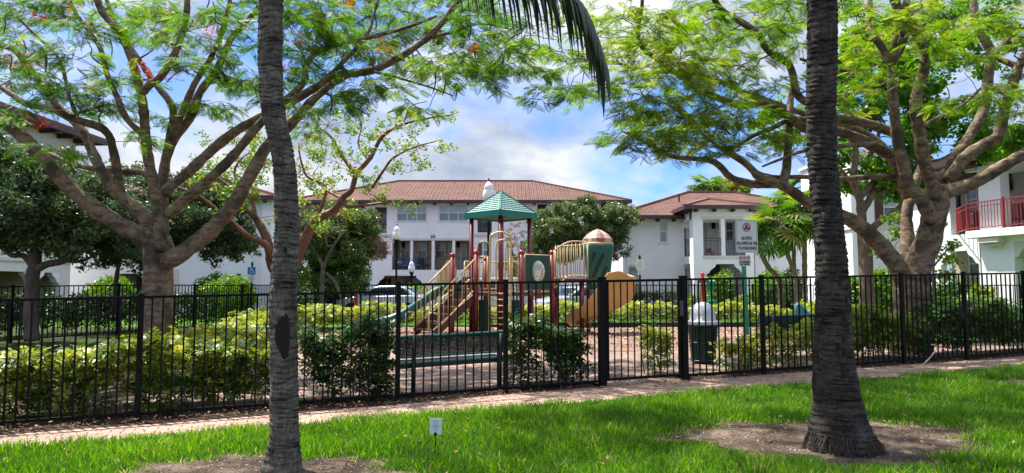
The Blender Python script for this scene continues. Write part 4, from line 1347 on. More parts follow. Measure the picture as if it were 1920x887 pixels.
    for k in range(N):
        a, b2, c2, d2 = ring[k], ring[(k + 1) % N], sqs[(k + 1) % N], sqs[k]
        mb.quad((a[0], -0.025, a[1]), (d2[0], -0.025, d2[1]), (c2[0], -0.025, c2[1]), (b2[0], -0.025, b2[1]))
        mb.quad((a[0], 0.025, a[1]), (b2[0], 0.025, b2[1]), (c2[0], 0.025, c2[1]), (d2[0], 0.025, d2[1]))
        mb.quad((d2[0], -0.025, d2[1]), (d2[0], 0.025, d2[1]), (c2[0], 0.025, c2[1]), (c2[0], -0.025, c2[1]))
        mb.quad((a[0], 0.025, a[1]), (a[0], -0.025, a[1]), (b2[0], -0.025, b2[1]), (b2[0], 0.025, b2[1]))
    pan = mb.build('bubble_panel', M_grnp, **K)
    mb = MB(Mx); mb.tube([(x, -0.03, z) for x, z in ring + ring[:2]], 0.022, 6, caps=False); mb.build('window_rim', M_slide, pan, smooth=True, world=True)
    mb = MB(Mx)
    mb.grid(lambda u, v: (rx * math.sin(v * PI / 2) * math.cos(2 * PI * u), -0.02 - 0.17 * math.cos(v * PI / 2), zc + rz * math.sin(v * PI / 2) * math.sin(2 * PI * u)), 28, 8)
    mg, nt, bb = new_mat('bubble_plastic'); bb.inputs['Base Color'].default_value = (0.75, 0.76, 0.66, 1); bb.inputs['Roughness'].default_value = 0.12; bb.inputs['Transmission Weight'].default_value = 0.45; bb.inputs['IOR'].default_value = 1.15
    mb.build('bubble_window', mg, pan, smooth=True, world=True)
    mb = MB()
    for a_, z in ((P, z1 + 0.01), (P, z0)):
        mb.tube([(P[0], P[1], z), (Q[0], Q[1], z)], 0.022, 8)
    mb.tube([(P[0], P[1], z0), (P[0], P[1], z1)], 0.02, 8); mb.tube([(Q[0], Q[1], z0), (Q[0], Q[1], z1)], 0.02, 8)
    mb.build('panel_frame', M_tan, pan, smooth=True, world=True)
    # play panels below the deck
    for (x0, y0), (x1, y1) in (((-0.95, 20.0), (-0.62, 19.75)), ((-0.02, 19.75), (0.35, 19.75))):
        mb = MB(); mb.bar((x0, y0, 0.72), (x1, y1, 0.72), 0.05, 0.92); po = mb.build('play_panel', M_grnp, **K)
        if x0 > -0.5:
            mb = MB()
            for k in range(3):
                mb.tube([(x0 + 0.06 + 0.02 * k, y0 - 0.06, 0.45 + k * 0.24), (x0 + 0.28, y0 - 0.06, 0.50 + k * 0.22)], 0.055, 8)
            mb.build('spinner', M_slide, po, smooth=True, world=True)
    # stairs
    s0, s1 = np.array(short['stair_far']), np.array(short['stair_near'])
    hd2 = np.array([-0.70, -0.66]); wv = s1 - s0
    nst = 5; rise = (DZ - PG) / (nst + 1); run = 0.29
    st = []
    for k in range(1, nst + 1):
        zt_ = DZ - rise * k
        a, b2 = s0 + wv * 0.10 + hd2 * run * (k - 1), s1 - wv * 0.10 + hd2 * run * (k - 1)
        mb = MB(); mb.prism([(a + hd2 * 0.0).tolist(), (a + hd2 * (run + 0.03)).tolist(), (b2 + hd2 * (run + 0.03)).tolist(), b2.tolist()], zt_ - 0.05, zt_)
        mb.prism([a.tolist(), (a + hd2 * 0.02).tolist(), (b2 + hd2 * 0.02).tolist(), b2.tolist()], zt_ - 0.01, zt_ + rise - 0.06)
        mb.build('stair_tread', M_brown, **K)
    for p in (s0 + wv * 0.08, s1 - wv * 0.08):
        e = p + hd2 * run * nst
        mb = MB(); mb.bar((p[0], p[1], DZ - 0.16), (e[0], e[1], PG + 0.10), 0.05, 0.22); mb.build('stringer', M_brown, **K)
    for p in (s0 + wv * 0.02, s1 - wv * 0.02):
        e = p + hd2 * run * (nst - 0.3)
        t0, t1 = (p[0], p[1], DZ + 0.98), (e[0], e[1], PG + 1.12)
        b0, b1 = (p[0], p[1], DZ + 0.10), (e[0], e[1], PG + 0.26)
        barrier('stair_railing', [t0, t1], [b0, b1], 8, 0.024, 0.013)
        mb = MB(); mb.tube([t1, (e[0], e[1], PG - 0.1)], 0.028, 8)
        q = e + hd2 * 0.30
        mb.tube(catmull([(e[0], e[1], PG + 0.62), (q[0], q[1], PG + 0.66), (q[0] + hd2[0] * 0.05, q[1] + hd2[1] * 0.05, PG + 0.5), (q[0] + hd2[0] * 0.05, q[1] + hd2[1] * 0.05, PG - 0.1)], 0.06), 0.026, 8)
        mb.build('handrail_end', M_tan, smooth=True, **K)
    # teal wave slide on the far side of the stairs
    px = [(838, 556), (812, 560), (786, 578), (756, 598), (726, 611), (700, 616), (678, 618)]
    line = []
    for i, (x, y) in enumerate(px):
        D = 21.2 - 0.10 * i
        p = W(x, y, D); line.append((p[0], p[1], max(PG + 0.14, p[2] + 0.02)))
    line[0] = (line[0][0], line[0][1], DZ); line.insert(0, (-1.72, 21.45, DZ))
    C = catmull(line, 0.10)
    hw, hh, th = 0.27, 0.25, 0.02
    prof = [(-hw - 0.05, hh), (-hw, hh + 0.015), (-hw * 0.95, hh * 0.45), (-hw * 0.72, 0.03), (0, 0), (hw * 0.72, 0.03), (hw * 0.95, hh * 0.45), (hw, hh + 0.015), (hw + 0.05, hh), (hw + 0.05, hh - 0.05), (hw * 1.12, hh * 0.4), (hw * 0.8, -0.03), (0, -0.05), (-hw * 0.8, -0.03), (-hw * 1.12, hh * 0.4), (-hw - 0.05, hh - 0.05)]
    vs, fs = [], []
    for i, p in enumerate(C):
        d = C[min(i + 1, len(C) - 1)] - C[max(i - 1, 0)]
        s = np.array([-d[1], d[0], 0]); s /= np.linalg.norm(s)
        if s[1] < 0: s = -s
        for a, h in prof:
            vs.append((p[0] + s[0] * a, p[1] + s[1] * a, p[2] + h))
    n = len(prof)
    for i in range(len(C) - 1):
        for j in range(n):
            fs.append((i * n + j, i * n + (j + 1) % n, (i + 1) * n + (j + 1) % n, (i + 1) * n + j))
    fs.append(tuple(range(n))); fs.append(tuple(range((len(C) - 1) * n, len(C) * n))[::-1])
    mb = MB(); mb._add(vs, fs); sl = mb.build('wave_slide', M_slide, smooth=True, **K)
    mb = MB()
    e = C[-8]; mb.tube([(e[0], e[1], PG - 0.1), (e[0], e[1], e[2] - 0.04)], 0.03, 8); mb.build('slide_foot', M_brown, sl, world=True)
    # rounded tan hood at the top of that slide
    hpoly = [(0, 0), (0.80, 0), (0.80, 0.70), (0.66, 0.93), (0.50, 1.0), (0.22, 0.72), (0.05, 0.5)]
    for yy in (21.15, 21.72):
        mb = MB(); mb.prismy([(-2.32 + x * 0.72, 1.42 + z * 0.96) for x, z in hpoly], yy, yy + 0.05); mb.build('slide_hood', M_tanp, bevel=0.02, **K)
    # spiral slide
    C0 = np.array([2.72, 20.75]); R0 = 0.64; wd = 0.31; wall = 0.36
    a0, a1 = math.radians(95), math.radians(-165)
    vs, fs = [], []
    prof = [(-wd - 0.03, 0.30), (-wd, 0.30), (-wd * 0.9, 0.08), (-wd * 0.4, 0.0), (wd * 0.4, 0.0), (wd * 0.92, 0.10), (wd, wall + 0.06), (wd + 0.05, wall + 0.06), (wd + 0.05, wall), (wd * 1.05, 0.06), (wd * 0.5, -0.05), (-wd * 0.5, -0.05), (-wd * 1.03, 0.06), (-wd - 0.03, 0.26)]
    n = len(prof); steps = 44; zt0, zt1 = 1.78, 0.50
    rows = []
    for i in range(steps + 1):
        f = i / steps; a = a0 + (a1 - a0) * f
        c3 = (C0[0] + R0 * math.cos(a), C0[1] + R0 * math.sin(a), zt0 + (zt1 - zt0) * (f - 0.04 * math.sin(2 * PI * f)))
        rows.append((c3, (math.cos(a), math.sin(a))))
    for i in range(1, 8):
        c3, o = rows[-1]
        tdir = np.array([math.sin(a1), -math.cos(a1)])
        rows.append(((c3[0] + tdir[0] * 0.085, c3[1] + tdir[1] * 0.085, c3[2] - 0.022 * (1 - i / 9)), o))
    for i, (c3, o) in enumerate(rows):
        f = i / (len(rows) - 1)
        oh = float(np.interp(f, [0, 0.17, 0.31, 0.46, 0.54, 0.61, 0.69, 0.76, 1.0], [0.32, 0.36, 0.46, 0.74, 1.05, 1.10, 0.62, 0.34, 0.24]))
        ow = (1.0 + 1.35 * math.sin(PI * min(1, max(0, (f - 0.05) / 0.75)))) if f < 0.8 else 1.0 - 0.35 * (f - 0.8) / 0.2
        for q, h in prof:
            hh2 = (oh + (h - wall) * 0.5) if (q > 0 and h > 0.2) else h
            vs.append((c3[0] + o[0] * q, c3[1] + o[1] * q, c3[2] + hh2))
    for i in range(len(rows) - 1):
        for j in range(n):
            fs.append((i * n + j, (i + 1) * n + j, (i + 1) * n + (j + 1) % n, i * n + (j + 1) % n))
    fs.append(tuple(range(n))[::-1]); fs.append(tuple(range((len(rows) - 1) * n, len(rows) * n)))
    mb = MB(); mb._add(vs, fs); sp = mb.build('spiral_slide', M_org, smooth=True, **K)
    mb = MB(); mb.tube([(C0[0], C0[1], PG - 0.1), (C0[0], C0[1], 1.9)], 0.06, 10); mb.build('slide_pole', M_tanp, sp, smooth=True, world=True)
    # green hood: tapering open-topped drum with slanted slots, canopy on top
    hc = np.array([2.57, 20.62])
    zb, zt2, rb, rt = 1.50, 2.80, 0.31, 0.455
    def hood(a, z):
        f = (z - zb) / (zt2 - zb)
        r = rb + (rt - rb) * f
        r *= 1 / (abs(math.cos(a)) ** 5 + abs(math.sin(a)) ** 5) ** (1 / 5)
        return (hc[0] + r * math.cos(a), hc[1] + r * math.sin(a), z + 0.02 * math.cos(a))
    mb = MB(); mb.grid(lambda u, v: hood(PI * 1.06 + 2 * PI * 0.66 * u, zb + (zt2 - zb) * v), 48, 8)
    ho = mb.build('slide_hood', M_grn, smooth=True, **K)
    sm = ho.modifiers.new('thick', 'SOLIDIFY'); sm.thickness = 0.05; sm.offset = -1
    # slanted slots: flat patches, the shade of an opening painted in, with a raised lip
    def slot(a, z, l, w, name, mat, lift):
        mb = MB(); pts = []
        for k in range(16):
            t = 2 * PI * k / 16
            lx, lz = math.cos(t), math.sin(t)
            s = (0.5 * l * (1 if lz > 0 else -1)) 
            u, v = w * lx, w * lz + (s if abs(lz) > 1e-6 else 0)
            pts.append((a + (u * 0.80 + v * 0.52) / 0.55, z + (v * 0.86 - u * 0.45)))
        vs = []
        for pa, pz in pts:
            x, y, zz = hood(pa, pz); vs.append((x + lift * math.cos(pa), y + lift * math.sin(pa), zz))
        mb._add(vs, [tuple(range(16))])
        return mb, vs
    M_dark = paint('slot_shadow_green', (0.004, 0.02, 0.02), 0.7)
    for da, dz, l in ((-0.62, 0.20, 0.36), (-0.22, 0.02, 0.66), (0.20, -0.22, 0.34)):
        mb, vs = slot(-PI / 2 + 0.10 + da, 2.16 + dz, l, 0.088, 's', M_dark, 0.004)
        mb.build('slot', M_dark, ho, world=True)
        mb2 = MB(); mb2.tube(vs + vs[:2], 0.016, 6, caps=False); mb2.build('slot_lip', M_grn, ho, smooth=True, world=True)
    mb = MB(); mb.lathe([(0.45, 0), (0.475, 0.02), (0.475, 0.07), (0.45, 0.09)], (hc[0], hc[1], zt2 - 0.02), 32); mb.build('canopy_ring', M_tanp, ho, smooth=True, world=True)
    mb = MB(); N = 10
    prof = [(0.455, 0.0), (0.44, 0.12), (0.32, 0.26), (0.16, 0.36), (0.0, 0.42)]
    for k in range(N):
        for s in range(2):
            aa, ab = 2 * PI * (k + s / 2) / N + 0.1, 2 * PI * (k + s / 2 + 0.5) / N + 0.1
            for i in range(4):
                (r1, h1), (r2, h2) = prof[i], prof[i + 1]
                cr = 0.96 if s == 0 else 1.0
                cr2 = 1.0 if s == 0 else 0.96
                q = lambda r, aang, h, c_: (hc[0] + r * c_ * math.cos(aang), hc[1] + r * c_ * math.sin(aang), zt2 + 0.07 + h)
                mb.quad(q(r1, aa, h1, cr), q(r1, ab, h1, cr2), q(r2, ab, h2, cr2), q(r2, aa, h2, cr), mi=k % 2)
    mb.build('canopy', [paint('sun_bleached_tan', (0.50, 0.34, 0.22), 0.5, 0.12, 4), M_purp], ho, world=True)
playground()

# ------------------------------------------------------------------ lamp posts
M_globe_m, _nt, _b = new_mat('white_lamp_globe')
_b.inputs['Base Color'].default_value = (0.80, 0.82, 0.84, 1); _b.inputs['Roughness'].default_value = 0.25
def lamp_post(label, px, D, ztop, s):
    p = GX(px, D)
    H = ztop - p[2]
    root = thing('street_lamp', label, 'street lamp', p, 0, 'acorn globe lamp posts')
    g0 = H - 0.80 * s
    mb = MB(); mb.lathe([(0.16 * s, -0.1), (0.16 * s, 0.06), (0.11 * s, 0.14), (0.085 * s, 0.5), (0.055 * s, 0.62), (0.048 * s, g0 - 0.35 * s), (0.045 * s, g0 - 0.25 * s)], n=14); mb.build('pole', M_black, root, smooth=True)
    mb = MB(); mb.lathe([(0.045 * s, -0.30 * s), (0.10 * s, -0.22 * s), (0.075 * s, -0.15 * s), (0.135 * s, -0.03 * s), (0.15 * s, 0.0 * s)], (0, 0, g0), 16); mb.build('lamp_holder', M_black, root, smooth=True)
    mb = MB(); mb.lathe([(0.13 * s, 0.0 * s), (0.19 * s, 0.10 * s), (0.205 * s, 0.20 * s), (0.185 * s, 0.36 * s), (0.155 * s, 0.43 * s), (0.165 * s, 0.45 * s), (0.12 * s, 0.57 * s), (0.06 * s, 0.64 * s), (0.035 * s, 0.67 * s)], (0, 0, g0), 22); gl = mb.build('globe', M_globe_m, root, smooth=True)
    mb = MB(); mb.lathe([(0.04 * s, 0.66 * s), (0.018 * s, 0.70 * s), (0.03 * s, 0.735 * s), (0.012 * s, 0.77 * s), (0.0 * s, 0.81 * s)], (0, 0, g0), 10); mb.build('finial', M_black, gl, smooth=True)
lamp_post('white globe lamp on a tall black post left of the stair railing', 742, 26.0, float(W(742, 419, 26)[2]), 0.78)
lamp_post('small white globe lamp low in front of the far balconies', 771, 39.5, float(W(771, 486, 39.5)[2]), 0.95)
lamp_post('large white globe lamp showing above the green tower roof', 916, 25.0, float(W(916, 333, 25)[2]), 1.15)

# ------------------------------------------------------------------ smaller signs and fixtures by the street
def accessible_sign():
    p = GX(470, 25.5)
    root = thing('parking_sign', 'blue wheelchair parking sign with white plates below on a black post', 'sign', p)
    z = lambda py: float(W(470, py, 25.5)[2]) - p[2]
    mb = MB(); mb.tube([(0, 0, -0.1), (0, 0, z(497))], 0.035, 10); mb.lathe([(0.04, 0), (0.05, 0.02), (0.03, 0.10), (0.0, 0.15)], (0, 0, z(497)), 10); mb.build('post', M_black, root, smooth=True)
    M_blue = paint('parking_blue', (0.010, 0.16, 0.50), 0.4, 0.06)
    w = 0.145
    mb = MB(); mb.box(-w, w, -0.055, -0.045, z(515), z(501)); bl = mb.build('blue_plate', M_blue, root)
    zc = (z(515) + z(501)) / 2; k = (z(501) - z(515)) / 14
    mb = MB(); y = -0.0575
    def P(a, b): return (a * k * 0.98, y, zc + b * k)
    disc(mb, (-0.3 * k, zc + 4.4 * k), 0, 1.0 * k, y, 14)
    mb.bar(P(-0.2, 3.2), P(0.2, 0.4), 1.1 * k, 0.001, up=(0, 1, 0)); mb.bar(P(0.1, 0.3), P(2.9, 0.1), 1.0 * k, 0.001, up=(0, 1, 0)); mb.bar(P(2.6, 0.2), P(4.1, -3.0), 1.0 * k, 0.001, up=(0, 1, 0)); mb.bar(P(4.0, -3.0), P(5.0, -2.7), 0.8 * k, 0.001, up=(0, 1, 0)); mb.bar(P(0.2, 1.8), P(2.4, 1.8), 0.8 * k, 0.001, up=(0, 1, 0))
    for q in range(14):
        a, b = math.radians(100 + q * 17), math.radians(117 + q * 17)
        mb.bar(P(0.2 + 3.6 * math.cos(a), -1.4 + 3.6 * math.sin(a)), P(0.2 + 3.6 * math.cos(b), -1.4 + 3.6 * math.sin(b)), 0.9 * k, 0.001, up=(0, 1, 0))
    mb.build('wheelchair_symbol', paint('symbol_white', (0.8, 0.8, 0.8), 0.5), bl)
    for a, b, ww in ((516.2, 525, 0.145), (526, 530.5, 0.10)):
        mb = MB(); mb.box(-ww, ww, -0.055, -0.045, z(b), z(a)); pl = mb.build('white_plate', M_signw, root)
        mb = MB()
        for q in range(4 if b < 526 else 2):
            zz = z(a + 1.6 + q * 1.9); mb.box(-ww * 0.6, ww * 0.6, -0.057, -0.0555, zz - 0.010, zz + 0.010)
        mb.build('print_line', paint('grey_print', (0.35, 0.35, 0.38), 0.6), pl)
accessible_sign()
def regulation_sign():
    p = GX(1201, 27.0)
    root = thing('parking_sign', 'pale sign with faded red print on a black post beyond the slide', 'sign', p)
    z = lambda py: float(W(1201, py, 27.0)[2]) - p[2]
    mb = MB(); mb.tube([(0, 0, -0.1), (0, 0, z(484))], 0.04, 10); mb.lathe([(0.045, 0), (0.055, 0.02), (0.03, 0.09), (0.0, 0.14)], (0, 0, z(484)), 10); mb.build('post', M_black, root, smooth=True)
    for a, b, ww in ((487.5, 505.5, 0.155), (506, 515.5, 0.095)):
        mb = MB(); mb.box(-ww, ww, -0.06, -0.05, z(b), z(a)); pl = mb.build('sign_plate', M_signw, root, bevel=0.01)
        mb = MB()
        for q in range(4):
            f = a + (b - a) * (0.18 + 0.2 * q); mb.box(-ww * 0.62, ww * 0.62 - 0.04 * (q % 2), -0.063, -0.0605, z(f + 1.0), z(f))
        mb.build('print_line', paint('faded_red_print', (0.62, 0.30, 0.28), 0.6), pl)
regulation_sign()

M_hyd = paint('standpipe_red', (0.42, 0.022, 0.022), 0.4, 0.15)
def standpipe(label, px, D, ztop):
    p = GX(px, D); H = float(W(px, ztop, D)[2]) - p[2]
    root = thing('fire_standpipe', label, 'standpipe', p, 0, 'red fire standpipes')
    mb = MB(); mb.lathe([(0.14, -0.05), (0.14, 0.03), (0.075, 0.04), (0.075, H - 0.42), (0.10, H - 0.40), (0.10, H - 0.30), (0.07, H - 0.28), (0.07, H - 0.10), (0.09, H - 0.08), (0.05, H - 0.02), (0.0, H)], n=16); mb.build('pipe', M_hyd, root, smooth=True)
    for s in (-1, 1):
        mb = MB(); mb.tube([(0, 0, H - 0.34), (s * 0.10, -0.10, H - 0.36), (s * 0.15, -0.17, H - 0.40)], [0.055, 0.055, 0.06], 12); mb.tube([(s * 0.15, -0.17, H - 0.40), (s * 0.165, -0.195, H - 0.413)], 0.07, 12); mb.build('inlet', M_hyd, root, smooth=True)
    mb = MB(); mb.tube([(0.02, -0.02, H - 0.1), (0.02, -0.14, H - 0.1)], 0.035, 10); mb.tube([(-0.09, -0.1, H - 0.16), (0.09, -0.1, H - 0.16)], 0.02, 8); mb.build('valve', M_hyd, root, smooth=True)
standpipe('red fire standpipe behind the silver trash can lid', 1318.5, 30.4, 510)
standpipe('red fire standpipe in front of the white wall by the dark oak', 667, 30.6, 521)
def waste_station():
    p = GX(1333, 30.4); root = thing('waste_station', 'green dog waste dispenser and bin on a post beside the red standpipe', 'waste bin', p)
    M_g = paint('bright_green_metal', (0.012, 0.27, 0.16), 0.4, 0.1)
    mb = MB(); mb.tube([(0, 0, -0.1), (0, 0, 1.75)], 0.03, 10); mb.build('post', M_g, root, smooth=True)
    mb = MB(); mb.box(-0.16, 0.16, -0.16, -0.03, 1.22, 1.62); mb.build('dispenser', M_g, root, bevel=0.02)
    mb = MB(); mb.lathe([(0.20, 0.16), (0.21, 0.18), (0.23, 0.72), (0.235, 0.74), (0.15, 0.80), (0, 0.83)], (0, -0.10, 0), 18); mb.build('bin', M_g, root, smooth=True)
waste_station()

# ------------------------------------------------------------------ parked cars
M_glass, _nt, _b = new_mat('car_glass'); _b.inputs['Base Color'].default_value = (0.02, 0.03, 0.04, 1); _b.inputs['Roughness'].default_value = 0.05; _b.inputs['Specular IOR Level'].default_value = 0.9
M_tyre = paint('tyre_rubber', (0.018, 0.018, 0.018), 0.85)
M_rim = paint('alloy_rim', (0.45, 0.46, 0.48), 0.3, 0.1, metal=0.7)
M_tail = paint('tail_light_red', (0.35, 0.008, 0.010), 0.15)
M_head = paint('head_lamp', (0.7, 0.72, 0.75), 0.1)
def car(label, x, y, rz, col, van=False):
    root = thing('parked_car', label, 'car', (x, y, 0.17 if y < 31 else 0.15), rz, 'cars parked along the street')
    mp, nt, b = new_mat('car_paint'); b.inputs['Base Color'].default_value = (*col, 1); b.inputs['Metallic'].default_value = 0.25; b.inputs['Roughness'].default_value = 0.28; b.inputs['Coat Weight'].default_value = 0.7
    if van:
        low = [(-2.4, 0.38), (2.25, 0.38), (2.42, 0.55), (2.40, 0.85), (1.95, 1.02), (-2.42, 1.02), (-2.46, 0.6)]
        top = [(-2.40, 1.01), (1.72, 1.01), (0.95, 1.72), (0.65, 1.80), (-2.2, 1.82), (-2.36, 1.74)]
        W_, Wt = 0.92, 0.80
        glass = [(-0.9, 1.06), (1.52, 1.06), (0.86, 1.66), (-0.9, 1.68)]
    else:
        low = [(-2.2, 0.32), (2.15, 0.32), (2.28, 0.5), (2.24, 0.70), (1.95, 0.82), (1.1, 0.92), (-1.4, 0.97), (-2.15, 0.94), (-2.28, 0.62)]
        top = [(-1.78, 0.96), (1.12, 0.92), (0.38, 1.36), (0.05, 1.43), (-0.70, 1.44), (-1.15, 1.36)]
        W_, Wt = 0.88, 0.68
        glass = [(-1.42, 1.0), (0.92, 0.97), (0.32, 1.31), (-0.70, 1.37), (-1.08, 1.30)]
    # body with rounded shoulders: widen stations in y
    mb = MB()
    ys = [(-W_, 0.94), (-W_ * 0.97, 1.0), (W_ * 0.97, 1.0), (W_, 0.94)]
    k = len(low); zc = sum(z for _, z in low) / k
    vs = [(xx * s, yy, zc + (zz - zc) * s) for yy, s in ys for xx, zz in low]
    fs = [tuple(range(k)), tuple(range(3 * k, 4 * k))[::-1]]
    for i in range(3):
        for j in range(k):
            fs.append((i * k + j, (i + 1) * k + j, (i + 1) * k + (j + 1) % k, i * k + (j + 1) % k))
    mb._add(vs, fs)
    body = mb.build('body', mp, root, bevel=0.05, segs=3)
    mb = MB(); k = len(top); z0, z1 = min(z for _, z in top), max(z for _, z in top)
    vs = []
    for s in (-1, 1):
        for xx, zz in top:
            f = (zz - z0) / (z1 - z0); vs.append((xx, s * (W_ * 0.94 + (Wt - W_ * 0.94) * f), zz))
    fs = [tuple(range(k)), tuple(range(k, 2 * k))[::-1]] + [((j + 1) % k, j, j + k, (j + 1) % k + k) for j in range(k)]
    mb._add(vs, fs); mb.build('cabin', mp, root, bevel=0.05, segs=3)
    for s in (-1, 1):
        mb = MB(); vs = []
        for xx, zz in glass:
            f = (zz - z0) / (z1 - z0); vs.append((xx, s * (W_ * 0.94 + (Wt - W_ * 0.94) * f + 0.006), zz))
        mb._add(vs, [tuple(range(len(glass)))]); mb.build('side_window', M_glass, root)
        mb = MB(); mb.box(1.02 if not van else 1.5, 1.16 if not van else 1.62, s * (W_ - 0.01) - 0.10 * (s < 0), s * (W_ - 0.01) + 0.10 * (s > 0), z0 + 0.02, z0 + 0.14); mb.build('mirror', mp, root, bevel=0.02)
    # windscreen, rear window
    def pane(i, j, name):
        (xa, za), (xb, zb) = top[i], top[j]
        wa = W_ * 0.94 + (Wt - W_ * 0.94) * (za - z0) / (z1 - z0); wb = W_ * 0.94 + (Wt - W_ * 0.94) * (zb - z0) / (z1 - z0)
        nx, nz = (zb - za), -(xb - xa); l = math.hypot(nx, nz) or 1; cx = sum(q for q, _ in top) / len(top)
        sg = 1 if (nx * ((xa + xb) / 2 - cx)) > 0 else -1
        ox, oz = sg * nx / l * 0.012, sg * nz / l * 0.012
        f0, f1 = 0.12, 0.90
        pa = (xa + (xb - xa) * f0 + ox, za + (zb - za) * f0 + oz, (wa + (wb - wa) * f0) * 0.9); pb = (xa + (xb - xa) * f1 + ox, za + (zb - za) * f1 + oz, (wa + (wb - wa) * f1) * 0.9)
        mb = MB(); mb.quad((pa[0], -pa[2], pa[1]), (pa[0], pa[2], pa[1]), (pb[0], pb[2], pb[1]), (pb[0], -pb[2], pb[1])); mb.build(name, M_glass, root)
    pane(1, 2, 'windscreen'); pane(0, len(top) - 1, 'rear_window')
    wb_ = 1.38 if not van else 1.5
    for sx in (-1, 1):
        for s in (-1, 1):
            mb = MB(Matrix.Translation((sx * wb_, s * (W_ - 0.09), 0.33)) @ Matrix.Rotation(PI / 2, 4, 'X')); mb.lathe([(0.22, -0.105), (0.31, -0.105), (0.33, -0.07), (0.33, 0.07), (0.31, 0.105), (0.22, 0.105)], n=24)
            w = mb.build('wheel', M_tyre, root, smooth=True)
            mb = MB(Matrix.Translation((sx * wb_, s * (W_ - 0.09), 0.33)) @ Matrix.Rotation(PI / 2, 4, 'X'))
            mb.lathe([(0.06, -0.11), (0.22, -0.095), (0.22, 0.095), (0.06, 0.11)], n=10); mb.build('rim', M_rim, w)
    for s in (-1, 1):
        xr = -2.25 if not van else -2.43
        mb = MB()
        if van:
            mb.box(xr - 0.02, xr + 0.16, s * (W_ - 0.11) - 0.12, s * (W_ - 0.11) + 0.118, 0.80, 1.28)
        else:
            mb.box(xr - 0.02, xr + 0.35, s * (W_ - 0.16) - 0.17, s * (W_ - 0.16) + 0.165, 0.72, 0.86)
        mb.build('tail_light', M_tail, root, bevel=0.02)
        xf = 2.10 if not van else 2.22
        mb = MB(); mb.box(xf - 0.22, xf + 0.13, s * (W_ - 0.2) - 0.16, s * (W_ - 0.2) + 0.19, 0.62, 0.74); mb.build('headlight', M_head, root, bevel=0.02)
    mb = MB(); mb.box(-2.29 if not van else -2.47, -2.25 if not van else -2.43, -0.26, 0.26, 0.52, 0.64); mb.build('number_plate', M_signw, root)
def cx(px, D): return float(GX(px, D)[0])
car('white sedan parked behind the green slide', cx(722, 33.5), 33.5, PI - 0.1, (0.62, 0.68, 0.78))
car('dark blue sedan parked under the dark oak', cx(622, 34.3), 34.3, 0.05, (0.03, 0.05, 0.09))
car('white van parked behind the bubble window panel', cx(917, 33.4), 33.2, PI, (0.70, 0.70, 0.72), True)
car('silver sedan parked behind the tan railing of the bridge', cx(1085, 32.6), 32.6, PI + 0.5, (0.50, 0.52, 0.58))
# ------------------------------------------------------------------ buildings
def stucco(name, col, var=0.05):
    m, nt, b = new_mat(name)
    v = coords(nt)
    n = noise(nt, v, 0.7, 5, 0.6)
    st = noise(nt, coords(nt, scale=(1, 1, 0.15)), 1.6, 5, 0.65)
    ad = nt.nodes.new('ShaderNodeMath'); ad.operation = 'MULTIPLY_ADD'; nt.links.new(st, ad.inputs[0]); ad.inputs[1].default_value = 0.6; nt.links.new(n, ad.inputs[2])
    r = ramp(nt, ad.outputs[0], [(0.55, [c * (1 - var * 1.6) for c in col]), (0.85, [min(1, c * (1 + var * 0.4)) for c in col])])
    nt.links.new(r.outputs['Color'], b.inputs['Base Color'])
    b.inputs['Roughness'].default_value = 0.92; b.inputs['Specular IOR Level'].default_value = 0.2
    return m
M_white = stucco('white_stucco', (0.84, 0.84, 0.84))
M_trim = stucco('cream_trim', (0.66, 0.62, 0.55))
M_beige = stucco('beige_stucco', (0.50, 0.42, 0.32))
M_grey = stucco('grey_stucco', (0.42, 0.41, 0.41))
M_gutter = paint('brown_gutter', (0.055, 0.028, 0.026), 0.5, 0.15, 3)
M_wood = paint('dark_wood_bracket', (0.045, 0.028, 0.022), 0.7, 0.2, 6)
M_frame = paint('white_window_frame', (0.72, 0.72, 0.70), 0.4, 0.04)
M_shut = paint('maroon_shutter', (0.10, 0.045, 0.050), 0.55, 0.12, 6)
M_door = paint('dark_door', (0.03, 0.035, 0.045), 0.5, 0.2, 3)
M_doorw = paint('pale_door', (0.62, 0.62, 0.58), 0.5, 0.06, 3)
M_rail = paint('dark_rail', (0.03, 0.035, 0.05), 0.4, 0.1)
M_railr = paint('red_rail', (0.28, 0.032, 0.030), 0.4, 0.1)

def pane_mat(name, blind, dark, rows=26.0):
    m, nt, b = new_mat(name)
    v = coords(nt)
    sp = nt.nodes.new('ShaderNodeSeparateXYZ'); nt.links.new(v, sp.inputs[0])
    wv = nt.nodes.new('ShaderNodeMath'); wv.operation = 'MULTIPLY'; nt.links.new(sp.outputs['Z'], wv.inputs[0]); wv.inputs[1].default_value = rows * 2 * PI / 1.0
    sn = nt.nodes.new('ShaderNodeMath'); sn.operation = 'SINE'; nt.links.new(wv.outputs[0], sn.inputs[0])
    n = noise(nt, v, 0.9, 3)
    ad = nt.nodes.new('ShaderNodeMath'); ad.operation = 'MULTIPLY_ADD'; nt.links.new(sn.outputs[0], ad.inputs[0]); ad.inputs[1].default_value = 0.10; nt.links.new(n, ad.inputs[2])
    r = ramp(nt, ad.outputs[0], [(0.35, dark), (0.6, blind)])
    nt.links.new(r.outputs['Color'], b.inputs['Base Color']); b.inputs['Roughness'].default_value = 0.08; b.inputs['Specular IOR Level'].default_value = 0.7
    return m
M_blind = pane_mat('pane_with_blinds', (0.40, 0.50, 0.52), (0.28, 0.38, 0.42))
M_blindd = pane_mat('pane_darker_blinds', (0.20, 0.27, 0.32), (0.13, 0.18, 0.23))  # darker pane tone, mostly below the lowered blind
M_dpane = pane_mat('pane_dark', (0.10, 0.13, 0.14), (0.05, 0.07, 0.08))
M_gpane = pane_mat('pane_greenish', (0.28, 0.40, 0.36), (0.18, 0.28, 0.26))

